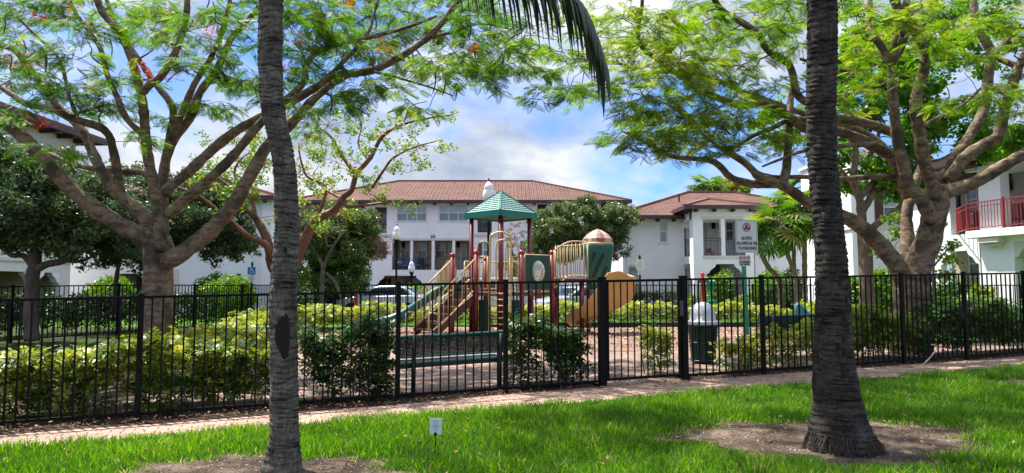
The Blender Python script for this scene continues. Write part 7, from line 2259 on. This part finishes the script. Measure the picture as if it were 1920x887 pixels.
# ---- right flame tree
D3 = 14.3
b3 = GX(1708, D3)
T3 = Tree('flame_tree', 'broad tree with twisting tan limbs and yellow-green feathery leaves, right of the thick palm', b3, M_poin, D3)
L = T3.limb
T3.trunk.tube([b3 + np.array([0, 0, -0.1]), b3 + np.array([0, 0, 0.05]), W(1708, 610, D3), W(1709, 560, D3), W(1711, 525, D3), W(1712, 505, D3)], [0.48, 0.40, 0.36, 0.34, 0.35, 0.30], 18, jit=0.04)
for q in (600, 540, 510): T3.nodes.append(W(1710, q, D3)); T3.nr.append(0.3)
L(P3([(1716, 560), (1719, 520), (1724, 488), (1741, 450), (1752, 404), (1757, 373), (1752, 350)], D3 - 0.1, -0.1), 25, 20, 14, 0.05)
L(P3([(1755, 380), (1773, 362), (1819, 346), (1865, 320), (1920, 289), (1965, 268), (2040, 240), (2120, 190)], D3, -1.0), 13, 8, 12)
L(P3([(1757, 375), (1762, 343), (1781, 316), (1800, 285), (1817, 257), (1841, 216), (1851, 169), (1854, 129), (1858, 98), (1834, 54), (1827, 20), (1827, -15), (1840, -80)], D3 + 0.1, 0.3), 12, 5.5, 12)
L(P3([(1776, 340), (1789, 323), (1807, 298), (1844, 271), (1871, 257), (1881, 216), (1898, 162), (1912, 122), (1925, 100), (1950, 40)], D3, -0.7), 12, 7)
L(P3([(1905, 140), (1902, 122), (1875, 112), (1868, 98), (1890, 80), (1925, 70)], D3 - 0.5, 0.5), 6, 4)
L(P3([(1856, 100), (1890, 75), (1920, 50), (1960, 20)], D3 + 0.2, 0.5), 4, 3)
L(P3([(1753, 372), (1748, 345), (1739, 320), (1732, 300), (1722, 237), (1717, 189), (1729, 142), (1736, 108), (1726, 74), (1705, 44), (1685, 20), (1672, -15), (1640, -70)], D3 - 0.3, -0.6), 12, 7, 12)
L(P3([(1748, 415), (1727, 373), (1704, 346), (1692, 300), (1681, 251), (1678, 223), (1673, 162), (1672, 129), (1669, 110)], D3 - 0.3, -0.4), 14, 7.5, 12, 0.06, True, 0.1, 0.6)
L(P3([(1670, 118), (1651, 85), (1634, 61), (1628, 44), (1631, -5), (1620, -60)], D3 - 0.7, 0.4), 7, 4)
L(P3([(1671, 118), (1689, 88), (1695, 68), (1692, 41), (1700, 0)], D3 - 0.7, -0.4), 9, 6)
L(P3([(1672, 125), (1676, 90), (1682, 55), (1681, 20)], D3 - 0.7, -0.2), 4, 3)
L(P3([(1702, 540), (1697, 500), (1702, 457), (1700, 404), (1708, 366), (1725, 320), (1740, 270)], D3 + 0.5, 0.9), 15, 6, 12)
L(P3([(1704, 545), (1690, 512), (1668, 480), (1640, 448), (1620, 430), (1590, 410), (1560, 398), (1521, 383), (1494, 365), (1467, 347), (1449, 345), (1412, 345), (1372, 334), (1349, 311), (1327, 300), (1268, 295), (1240, 283), (1200, 262), (1165, 245)], D3, -1.0), 20, 1.5, 12, 0.08, True, 0.1, 0.75)
L(P3([(1467, 347), (1474, 320), (1476, 293), (1480, 234), (1483, 185), (1490, 150)], D3 - 0.5, 0.8), 9, 5)
L(P3([(1688, 335), (1660, 331), (1577, 335), (1516, 332), (1440, 330), (1394, 307), (1354, 280), (1318, 252), (1305, 230), (1280, 205), (1262, 190)], D3 + 0.2, -1.2), 6, 2)
L(P3([(1470, 350), (1450, 340), (1426, 334), (1412, 320), (1403, 311), (1385, 297), (1366, 286)], D3 - 0.6, -0.5), 9, 5)
L(P3([(1705, 370), (1678, 300), (1643, 277), (1582, 249), (1516, 243), (1476, 216), (1430, 194), (1394, 198), (1349, 185), (1309, 167), (1264, 135), (1228, 108), (1205, 90), (1196, 59), (1203, 20), (1205, -20)], D3 + 0.1, -1.0), 12, 3)
L(P3([(1690, 320), (1640, 262), (1580, 235), (1516, 215), (1476, 203), (1430, 185), (1399, 176), (1363, 158), (1318, 144), (1272, 135), (1205, 135), (1160, 119), (1100, 112), (1060, 110)], D3 + 0.3, 1.0), 9, 1.8)
L(P3([(1680, 250), (1620, 230), (1560, 220), (1530, 205), (1516, 194), (1494, 176), (1480, 122), (1440, 95), (1417, 59), (1358, 23), (1340, 0), (1320, -40)], D3 - 0.2, -1.2), 9, 5)
L(P3([(1676, 180), (1663, 157), (1607, 134), (1560, 130), (1500, 110)], D3 - 0.4, 0.3), 6, 3)
L(P3([(1516, 225), (1480, 226), (1448, 240), (1412, 255), (1380, 275), (1349, 280)], D3, -0.4), 6, 3)
L(P3([(1640, 270), (1560, 275), (1500, 285), (1460, 300), (1430, 312)], D3 - 0.5, -0.8), 5, 2)
L(P3([(1725, 240), (1750, 225), (1800, 200), (1845, 160)], D3 + 0.3, 0.8), 4, 2.5)
C3 = [(1180, 40, 8), (1230, 30, 8), (1280, 20, 8), (1330, 40, 8), (1200, 80, 8), (1250, 75, 8), (1300, 70, 8), (1350, 80, 8), (1170, 110, 6), (1220, 115, 8), (1270, 105, 8), (1320, 110, 8), (1370, 60, 7), (1400, 20, 7), (1440, 10, 7), (1430, 50, 5), (1470, 40, 6), (1390, 110, 6), (1420, 130, 5), (1450, 70, 5),
      (1120, 60, 5), (1090, 30, 5), (1140, 90, 5), (1080, 120, 4), (1040, 95, 4), (1010, 60, 4), (985, 95, 4), (1060, 160, 2), (1100, 175, 2), (1030, 175, 2), (1130, 165, 3), (970, 110, 3),
      (1180, 160, 4), (1215, 180, 6), (1250, 190, 7), (1290, 185, 7), (1330, 200, 6), (1190, 205, 6), (1230, 220, 8), (1270, 225, 8), (1310, 225, 7), (1200, 240, 7), (1240, 250, 8), (1280, 255, 8), (1320, 250, 6), (1175, 262, 4), (1260, 280, 6), (1300, 285, 5), (1330, 275, 5), (1350, 240, 5), (1365, 215, 5), (1380, 180, 4), (1400, 225, 4), (1420, 260, 4), (1380, 290, 3), (1440, 160, 3), (1460, 255, 3), (1480, 270, 3), (1350, 145, 6), (1300, 145, 6), (1250, 150, 6), (1180, 270, 3),
      (1590, 20, 7), (1620, 60, 7), (1650, 30, 6), (1600, 90, 6), (1590, 130, 6), (1640, 100, 6), (1700, 30, 5), (1740, 30, 5), (1700, 80, 5), (1760, 60, 4), (1650, 150, 5), (1790, 40, 4), (1760, 100, 4), (1870, 40, 6), (1890, 20, 6), (1910, 80, 5), (1890, 150, 5), (1860, 190, 6), (1830, 170, 5), (1900, 200, 6), (1850, 60, 4), (1780, 200, 4), (1820, 120, 4), (1500, 30, 5), (1500, 80, 5), (1590, 200, 4), (1730, 10, 5), (1600, 170, 5)]
for (x, y, n) in C3:
    for rep in range(2):
        D = D3 + random.uniform(-2.4, 1.8) - (0.5 if x < 1350 else 0)
        c = W(x + random.uniform(-16, 16), y + random.uniform(-10, 10), D)
        T3.cluster(c, (0.64, 0.64, 0.15), max(4, n // 2 + 2), 6 if x > 1400 else 7)
for k in range(26):
    x = random.uniform(1050, 2350); D = D3 + random.uniform(-3.5, 3.5); y = random.uniform(-320, -50)
    T3.cluster(W(x, y, D), (0.9, 0.9, 0.22), 5, 5)
for k in range(10):
    T3.cluster(W(random.uniform(1950, 2300), random.uniform(-50, 200), D3 + random.uniform(-2, 2)), (0.8, 0.8, 0.25), 5, 6)
for k in range(22):   # extra boughs out of view, put here to cast broken shade on the lawn
    T3.cluster(np.array([random.uniform(0.4, 6.5), random.uniform(8.6, 11.6), random.uniform(6.9, 8.0)]), (0.7, 0.7, 0.2), 6, 7)
T3.foliage(T_feather, M_leaf3, 0.29, (0.18, 0.22), 0.35, 0.52, 0.2)
T3.finish()

# ---- generic leafy crown from ellipsoids given in picture coordinates
def crown_fill(T, blobs, dens, lead=5, sub=6, rmax=0.02):
    """blobs: (px, py, depth, rx_px, ry_px, depth radius m, clusters)"""
    for (x, y, D, rx, ry, rd, n) in blobs:
        k = D / F
        c = W(x, y, D)
        for q in range(int(n * dens)):
            v = np.array([random.gauss(0, 1) for _ in range(3)]); v /= np.linalg.norm(v)
            rr = random.uniform(0.35, 1.0) ** 0.5
            p = c + v * rr * np.array([rx * k, rd, ry * k])
            T.cluster(p, (0.42, 0.42, 0.30), sub, lead, rmax)

D4 = 17.5
b4 = GX(1627, D4)
M_t4 = barkmat('tan_brown_bark', (0.045, 0.030, 0.021), (0.24, 0.17, 0.125), 5.0, 1.5, 0.7)
T4 = Tree('shade_tree', 'slender tree with dense broad leaves behind the right flame tree', b4, M_t4, D4)
L = T4.limb
T4.trunk.tube([b4 + np.array([0, 0, -0.1]), W(1628, 590, D4), W(1624, 530, D4), W(1623, 480, D4), W(1619, 430, D4)], [0.24, 0.19, 0.17, 0.17, 0.15], 14, jit=0.03)
T4.nodes.append(W(1620, 440, D4)); T4.nr.append(0.14)
L(P3([(1619, 440), (1615, 400), (1612, 375), (1600, 335), (1605, 290), (1590, 240), (1580, 180)], D4), 9, 3)
L(P3([(1622, 445), (1643, 421), (1673, 401), (1694, 376), (1680, 340), (1690, 300)], D4), 7, 3)
L(P3([(1616, 400), (1640, 350), (1630, 300), (1650, 240), (1645, 170)], D4, 0.8), 7, 2)
L(P3([(1612, 370), (1660, 320), (1720, 280), (1760, 230), (1780, 180)], D4, 1.0), 6, 2)
L(P3([(1612, 365), (1570, 310), (1530, 270), (1500, 230)], D4, 0.5), 4, 2)
L(P3([(1650, 370), (1700, 310), (1760, 300), (1810, 270)], D4, 1.2), 4, 2)
crown_fill(T4, [(1600, 100, 18.5, 70, 90, 1.3, 13), (1660, 170, 18.5, 90, 90, 1.4, 14), (1740, 150, 18.8, 90, 90, 1.4, 12), (1770, 250, 18.5, 90, 60, 1.3, 14), (1650, 270, 18.3, 90, 50, 1.3, 9), (1590, 220, 18.0, 50, 60, 1.2, 7), (1470, 230, 18.0, 45, 30, 0.8, 5), (1840, 260, 18.6, 60, 45, 1.2, 9), (1700, 60, 18.8, 120, 60, 1.5, 10), (1830, 70, 18.8, 70, 70, 1.3, 7), (1700, 340, 18.0, 60, 30, 0.8, 5), (1650, 330, 18.2, 40, 30, 0.8, 4), (1605, 330, 18.4, 30, 30, 0.7, 3), (1560, 300, 18.2, 40, 40, 0.8, 4)], 1.0, 5, 6)
T4.foliage(T_maple, M_leaf4, 0.22, (0.0, 0.5), 0.6, 0.5, 0.22, flat=False)
T4.finish()

# small leafy shrub-tree beside the right trunk
Dv = 16.6; bv = GX(1752, Dv)
TV = Tree('young_tree', 'young leafy sapling against the right trunk in front of the beige porch', bv, M_oakb, Dv)
TV.limb(P3([(1755, 600), (1750, 520), (1752, 470), (1745, 430)], Dv), 3, 1.5); TV.limb(P3([(1750, 500), (1775, 470), (1790, 455)], Dv), 2, 1)
for x, y in ((1690, 440), (1670, 470), (1685, 410), (1745, 430), (1760, 470), (1785, 462), (1770, 490), (1740, 500), (1750, 455), (1765, 510)):
    TV.cluster(W(x, y, Dv + random.uniform(-0.3, 0.3)), (0.22, 0.22, 0.2), 4, 3, 0.01)
TV.foliage(T_maple, M_shrub, 0.17, (0, 0.5), 0.6, 0.5, 0.25, flat=False)
TV.finish()

# ---- oaks
def oak(label, base, limbs, blobs, D, mat=M_oakl, size=0.19, dens=1.5, rt=0.16, brown=None, sub=6, lead=5):
    T = Tree('oak_tree', label, base, M_oakb, D)
    for pts, r0, r1 in limbs:
        T.limb(pts, r0, r1)
    crown_fill(T, blobs, dens, lead, sub)
    T.foliage(T_oak, mat, size, (0, 0.6), 0.8, 0.48, 0.22, flat=False)
    if brown:
        T.lp, T.ld, T.rnd = [], [], []
        crown_fill(T, brown, 1.0, 5, 5, 0.008)
        T.foliage(T_sparse, M_brownleaf, 0.13, (0, 0.6), 0.8, 0.5, 0.3, 'dry_leaves', flat=False)
    T.finish()
    return T
Do = 17.0
oak('dark dense oak with forked trunk at the left frame edge', GX(60, Do),
    [(P3([(60, 640), (58, 580), (60, 530), (64, 500), (66, 470)], Do), 13, 11), (P3([(64, 505), (45, 480), (20, 478), (0, 460), (-40, 440)], Do), 6, 3), (P3([(66, 505), (90, 495), (120, 488), (150, 465), (190, 450)], Do), 8, 3), (P3([(66, 475), (68, 430), (80, 380), (70, 320)], Do), 9, 3), (P3([(120, 489), (150, 490), (180, 478)], Do), 4, 2)],
    [(60, 340, Do, 110, 70, 1.8, 34), (-40, 380, Do, 80, 90, 1.8, 16), (150, 400, Do, 90, 60, 1.8, 30), (60, 420, Do, 120, 50, 1.6, 30), (180, 450, Do, 70, 40, 1.3, 16), (20, 300, Do, 80, 50, 1.5, 16), (130, 345, Do, 70, 45, 1.5, 14), (230, 400, Do + 0.5, 50, 50, 1.2, 10)], Do)
Do = 21.0
oak('dark oak reaching over the white wing between the flame tree and the slim palm', GX(215, Do),
    [(P3([(215, 590), (217, 540), (222, 500), (235, 460), (260, 430)], Do), 4.5, 3.5), (P3([(235, 460), (300, 420), (360, 410), (420, 430)], Do), 4, 2), (P3([(222, 500), (200, 460), (190, 420)], Do), 3, 2)],
    [(300, 420, Do, 110, 55, 1.6, 34), (400, 420, Do, 70, 60, 1.6, 26), (360, 370, Do, 90, 45, 1.6, 22), (250, 470, Do, 70, 30, 1.2, 12), (430, 460, Do, 45, 28, 1.1, 9), (280, 365, Do, 80, 45, 1.4, 14), (210, 430, Do, 60, 55, 1.4, 14)], Do)
Do = 30.0
oak('leafy oak with browning tips in front of the left end of the far building', GX(604, 27.0),
    [(P3([(606, 600), (604, 540), (605, 500), (595, 480), (580, 455)], 27.0), 6, 3), (P3([(605, 505), (620, 470), (640, 440)], 27.0), 4, 2), (P3([(640, 560), (628, 530), (612, 512)], 27.0), 3, 3)],
    [(640, 420, 28.5, 55, 45, 1.6, 22), (610, 450, 28, 45, 45, 1.5, 18), (660, 470, 28.5, 38, 45, 1.5, 16), (640, 510, 28.5, 48, 35, 1.5, 18), (590, 490, 28, 35, 45, 1.3, 12), (560, 440, 28, 30, 50, 1.4, 10), (680, 430, 28.5, 22, 32, 1.0, 8)], 27.5, M_oakl2, 0.20, 1.8,
    brown=[(700, 470, 28.2, 20, 26, 0.6, 7), (690, 430, 28.2, 16, 20, 0.6, 3), (712, 480, 28.2, 10, 12, 0.5, 2), (640, 400, 28.2, 40, 14, 0.8, 3)])
oak('dark shade tree behind the parked cars by the left porch', GX(645, 33.0),
    [(P3([(645, 600), (648, 540), (640, 500)], 33.0), 5, 3)], [(640, 530, 33, 45, 30, 1.4, 16), (600, 530, 33, 40, 30, 1.3, 12), (570, 560, 32, 30, 30, 1.0, 8)], 33.0, M_oakl, 0.30)
oak('rounded green oak right of the tower roof in front of the far building', GX(1120, 39.0),
    [(P3([(1122, 600), (1128, 520), (1120, 480), (1100, 450), (1085, 420)], 39.0), 7, 3), (P3([(1124, 500), (1145, 478), (1158, 462), (1150, 430)], 39.0), 5, 2), (P3([(1110, 470), (1060, 450), (1030, 440)], 39.0), 4, 2)],
    [(1040, 430, 39.5, 40, 38, 1.8, 18), (1085, 420, 39.5, 42, 42, 1.8, 22), (1130, 430, 39.5, 40, 42, 1.8, 20), (1160, 410, 39.5, 30, 30, 1.4, 12), (1095, 385, 39.5, 18, 16, 1.0, 5), (1060, 465, 39.5, 50, 25, 1.5, 14), (1150, 460, 39.5, 28, 24, 1.2, 9), (1010, 420, 39.5, 18, 26, 1.0, 6), (1020, 470, 39.5, 28, 30, 1.3, 8)], 39.0, M_oakl2, 0.24, 2.0)
oak('small browning tree seen between the tower posts', GX(965, 41.0),
    [(P3([(962, 600), (964, 520), (960, 470)], 41.0), 3, 2)], [(960, 500, 41, 16, 30, 0.8, 4)], 41.0, M_oakl2, 0.3, brown=[(962, 445, 41, 20, 26, 0.8, 9), (975, 480, 41, 16, 24, 0.8, 5)])
# trees far behind the houses
oak('pale green feathery tree beyond the two storey house roof', GX(1372, 75.0),
    [(P3([(1372, 560), (1374, 420), (1372, 380)], 75.0), 3, 2)], [(1372, 362, 75, 30, 20, 2.0, 16), (1355, 352, 75, 18, 12, 1.5, 7)], 75.0, M_leaf2, 0.5)
oak('dark green round tree beyond the two storey house roof', GX(1335, 72.0),
    [(P3([(1335, 560), (1334, 420), (1335, 370)], 72.0), 3, 2)], [(1330, 358, 72, 22, 14, 1.8, 16)], 72.0, M_oakl2, 0.5)

# ---- round clipped shrubs
def shrub(label, px, D, py_top, half_px, mat=M_shrub, size=0.20, name='round_shrub', py_c=None, n=420):
    p = GX(px, D); z1 = float(W(px, py_top, D)[2]); h = z1 - p[2]; r = half_px / F * D
    root = thing(name, label, 'shrub', p, 0, 'round shrubs near the houses')
    v = rng.normal(size=(n, 3)); v /= np.linalg.norm(v, axis=1)[:, None]
    rr = rng.uniform(0.72, 1.0, n) * (1 + 0.07 * np.sin(v[:, 0] * 5) + 0.06 * np.sin(v[:, 2] * 7 + v[:, 0] * 3))
    pos = np.column_stack([v[:, 0] * r * rr, v[:, 1] * r * rr, h * 0.5 + v[:, 2] * h * 0.5 * rr])
    pos[:, 2] = np.maximum(pos[:, 2], 0.05)
    scatter('foliage', T_maple, pos, rots(rng.uniform(0, 6.28, n), rng.normal(0, 0.6, n), rng.normal(0, 0.6, n)), size * rng.uniform(0.7, 1.2, n), mat, root, np.clip(rng.normal(0.5, 0.22, n), 0, 1), world=False, rj=0.12)
    mb = MB()
    for k in range(5): mb.tube([(0.06 * math.cos(k * 1.3), 0.06 * math.sin(k * 1.3), -0.05), (r * 0.4 * math.cos(k * 1.3), r * 0.4 * math.sin(k * 1.3), h * 0.6)], [0.03, 0.012], 6)
    mb.build('stems', M_stem, root)
shrub('bright round shrub by the beige porch left of the tree trunk', 205, 29.0, 519, 42, n=620)
shrub('clipped dark dome shrub against the white wing', 395, 31.0, 513, 28, M_shrubd, n=520)
shrub('bright yellow-green dome shrub beside the wheelchair parking sign', 430, 28.5, 517, 48, n=700)
shrub('wide bright shrub below the far balconies beyond the cars', 770, 45.0, 536, 42, n=700, size=0.28)
shrub('round bright shrub behind the green dog waste bin', 1355, 36.0, 510, 24, n=520)
shrub('wide round shrub below the bent banana trunk', 1446, 35.0, 505, 32, n=640)
shrub('dark round shrub in the shade of the fan palms', 1483, 36.5, 504, 24, M_shrubd, n=480)
shrub('bright shrub between the thick palm and the slender tree', 1600, 24.0, 520, 22, n=420)
shrub('tall bright shrub between the two right trunks', 1653, 23.5, 506, 24, n=460)
shrub('green shrub under the beige porch of the sunlit wing', 1790, 24.5, 528, 40, M_scheffd, n=520, size=0.24)
shrub('yellow shrub below the balcony bracket', 1838, 22.8, 535, 24, M_scheff, n=420, size=0.22)
hedge('hedge', 'clipped dark hedge at the foot of the two storey house', [(5.5, 37.4), (8.9, 37.4)], 1.1, 1.1, 200, 0.15, M_shrubd, T_maple, yellow=(0.5, 0.25), stems=False, hvar=0.04)
hedge('hedge', 'low mixed hedge right of the red standpipe by the house', [(9.6, 37.6), (14.5, 37.4)], 1.0, 0.95, 180, 0.15, M_scheff, T_maple, yellow=(0.4, 0.3), stems=False, hvar=0.08)
hedge('hedge', 'green hedge along the far pavement behind the cars', [(-8.5, 38.2), (-2.5, 38.2), (3.5, 38.2)], 1.0, 1.15, 160, 0.17, M_shrub, T_maple, yellow=(0.5, 0.25), stems=False, hvar=0.08)
hedge('hedge', 'dark shaded hedge beyond the far left fence', [(-18.5, 14.4), (-15.8, 16.6), (-13.8, 19.4), (-12.0, 22.6), (-11, 25.0)], 1.3, 1.15, 200, 0.16, M_shrubd, T_maple, yellow=(0.4, 0.22), stems=False, hvar=0.06)

# ---- fan palms and a banana-like plant by the house
def t_fan(n=16):
    Lf = []
    for i in range(n):
        a = math.radians(-115 + 230 * i / (n - 1))
        d = (math.cos(a), math.sin(a), 0.06 * math.cos(3 * a)); s = (-math.sin(a), math.cos(a), 0.25 * (-1) ** i)
        Lf.append(rhomb((0.05, 0, 0), d, s, 1.0 - 0.12 * abs(math.sin(a)), 0.12, 0.28))
    return quads_of(Lf)
T_fan = t_fan()
M_fan = leafmat('fan_palm_leaf', [(0, (0.030, 0.085, 0.010)), (0.5, (0.09, 0.19, 0.02)), (0.85, (0.22, 0.28, 0.03)), (1, (0.34, 0.26, 0.10))], 0.45, 0.35, 1.35, 0.5)
def fan_palm(label, px, D, path, r, top, n, spread, size):
    p = GX(px, D)
    root = thing('fan_palm', label, 'palm tree', p, 0, 'fan palms by the two storey house')
    P = [p - np.array([0, 0, 0.1])] + [W(x, y, D) for x, y in path]
    mb = MB(); C = catmull(P, 0.14); mb.tube(C, [r * (1 + 0.10 * math.sin(i * 2.1)) for i in range(len(C))], 10, jit=0.05); mb.build('trunk', M_palmb, root, smooth=True, world=True)
    t = C[-1]; pos, yw, pt, mbp = [], [], [], MB()
    for k in range(n):
        a = rng.uniform(0, 2 * PI); e = rng.uniform(-0.8, 1.25); ln = spread * rng.uniform(0.6, 1.1)
        q = t + np.array([math.cos(a) * math.cos(e), math.sin(a) * math.cos(e), math.sin(e)]) * ln - np.array([0, 0, 0.12])
        mbp.tube([t, (t + q) / 2 + np.array([0, 0, 0.06]), q], [0.015, 0.010, 0.007], 5)
        pos.append(q); yw.append(a); pt.append(e - 0.55)
    scatter('fronds', T_fan, np.array(pos), rots(np.array(yw), np.array(pt), rng.normal(0, 0.4, n)), size * rng.uniform(0.8, 1.15, n), M_fan, root, np.clip(rng.normal(0.5, 0.2, n), 0, 1), rj=0.12)
    mbp.build('leaf_stalk', M_rach, root, smooth=True, world=True)
fan_palm('fan palm with drooping pale leaves behind the no pets sign', 1497, 27.0, [(1494, 530), (1478, 480), (1466, 440), (1462, 425)], 0.085, None, 30, 0.75, 0.85)
fan_palm('straight thin fan palm nearest the thick palm trunk', 1508, 27.5, [(1509, 520), (1508, 440), (1508, 405)], 0.10, None, 28, 0.75, 0.85)
fan_palm('small fan palm with a slim pale stem between the other two', 1492, 28.2, [(1490, 500), (1488, 440), (1486, 395)], 0.06, None, 26, 0.8, 0.9)
fan_palm('palm whose crown pokes above the house roof beyond the limb', 1500, 46.0, [(1500, 480), (1502, 400), (1505, 362)], 0.13, None, 24, 1.1, 1.2)
fan_palm('tall palm top rising behind the two storey house', 1322, 70.0, [(1322, 480), (1322, 400), (1323, 356)], 0.18, None, 26, 1.3, 1.4)

def banana(label, px, D, path, leaves, r=0.12):
    p = GX(px, D); root = thing('banana_plant', label, 'plant', p)
    P = [p - np.array([0, 0, 0.1])] + [W(x, y, D) for x, y in path]
    C = catmull(P, 0.12); mb = MB(); mb.tube(C, [r * (1.05 - 0.25 * i / len(C)) * (1 + 0.12 * math.sin(i * 2.4)) for i in range(len(C))], 10, jit=0.08); mb.build('trunk', M_palmb, root, smooth=True, world=True)
    for pts, w in leaves:
        Q = catmull([W(x, y, D + dd) for x, y, dd in pts], 0.08)
        mb = MB(); n = len(Q); vs = []
        for i, q in enumerate(Q):
            d = Q[min(i + 1, n - 1)] - Q[max(i - 1, 0)]; d /= np.linalg.norm(d)
            s = np.cross(d, [0.25, -1, 0.15]); s /= np.linalg.norm(s) + 1e-9
            ww = w * math.sin(PI * min(1, 0.06 + 0.94 * i / (n - 1)) ** 0.75) + 0.012
            up = np.cross(s, d) * 0.25 * ww
            vs += [q - s * ww + up, q, q + s * ww + up]
        fs = []
        for i in range(n - 1):
            a = 3 * i; fs += [(a, a + 1, a + 4, a + 3), (a + 1, a + 2, a + 5, a + 4)]
        mb._add(vs, fs); o = mb.build('leaf', M_ban, root, smooth=True, world=True)
M_ban, _nt, _b = new_mat('banana_leaf'); _b.inputs['Base Color'].default_value = (0.075, 0.20, 0.025, 1); _b.inputs['Roughness'].default_value = 0.35
_t = _nt.nodes.new('ShaderNodeBsdfTranslucent'); _t.inputs['Color'].default_value = (0.16, 0.34, 0.03, 1); _mx = _nt.nodes.new('ShaderNodeMixShader'); _mx.inputs['Fac'].default_value = 0.4
_nt.links.new(_b.outputs['BSDF'], _mx.inputs[1]); _nt.links.new(_t.outputs['BSDF'], _mx.inputs[2]); _nt.links.new(_mx.outputs['Shader'], _nt.nodes['Material Output'].inputs['Surface'])
banana('bent plant with broad paddle leaves right of the no pets sign', 1466, 29.0, [(1462, 530), (1440, 500), (1428, 475), (1425, 455), (1424, 445)],
       [([(1424, 450, 0), (1421, 435, 0), (1416, 415, -0.1)], 0.22), ([(1424, 448, 0), (1428, 430, 0.1), (1420, 410, 0.2)], 0.2), ([(1424, 450, 0), (1436, 440, 0), (1444, 428, 0.2)], 0.18), ([(1424, 450, 0), (1416, 450, -0.2), (1410, 458, -0.3)], 0.16)])
banana('low paddle-leaved plant under the fan palms', 1488, 28.5, [(1488, 530), (1487, 480), (1486, 462)],
       [([(1486, 462, 0), (1470, 455, 0), (1458, 470, 0.1)], 0.15), ([(1486, 462, 0), (1474, 468, 0.2), (1460, 484, 0.2)], 0.17), ([(1486, 462, 0), (1492, 445, 0), (1502, 450, 0)], 0.15), ([(1486, 460, 0), (1480, 448, 0), (1468, 444, 0)], 0.14)], 0.06)

# dry curl of a fallen frond lying on the path, and a dead frond in the left oak
fr = thing('dry_frond', 'thin curled dry frond stalk standing on the path edge right of the thick palm', 'frond', FP(13.2, -0.75))
mb = MB(); a = FP(12.9, -0.85); mb.tube(catmull([a + np.array([0, 0, 0.03]), FP(13.35, -0.8) + np.array([0, 0, 0.10]), FP(13.75, -0.75) + np.array([0, 0, 0.36]), FP(13.62, -0.75) + np.array([0, 0, 0.42])], 0.05), 0.010, 6)
mb.build('stalk', paint('dry_straw', (0.42, 0.34, 0.24), 0.8), fr, smooth=True, world=True)
mb = MB(); a = FP(12.0, -0.7); mb.tube(catmull([FP(12.0, -0.55) + np.array([0, 0, 0.025]), FP(12.5, -0.72) + np.array([0, 0, 0.04]), FP(12.95, -0.84) + np.array([0, 0, 0.03])], 0.06), 0.008, 6)
mb.build('stalk', paint('dry_straw_pale', (0.46, 0.38, 0.29), 0.8), fr, smooth=True, world=True)
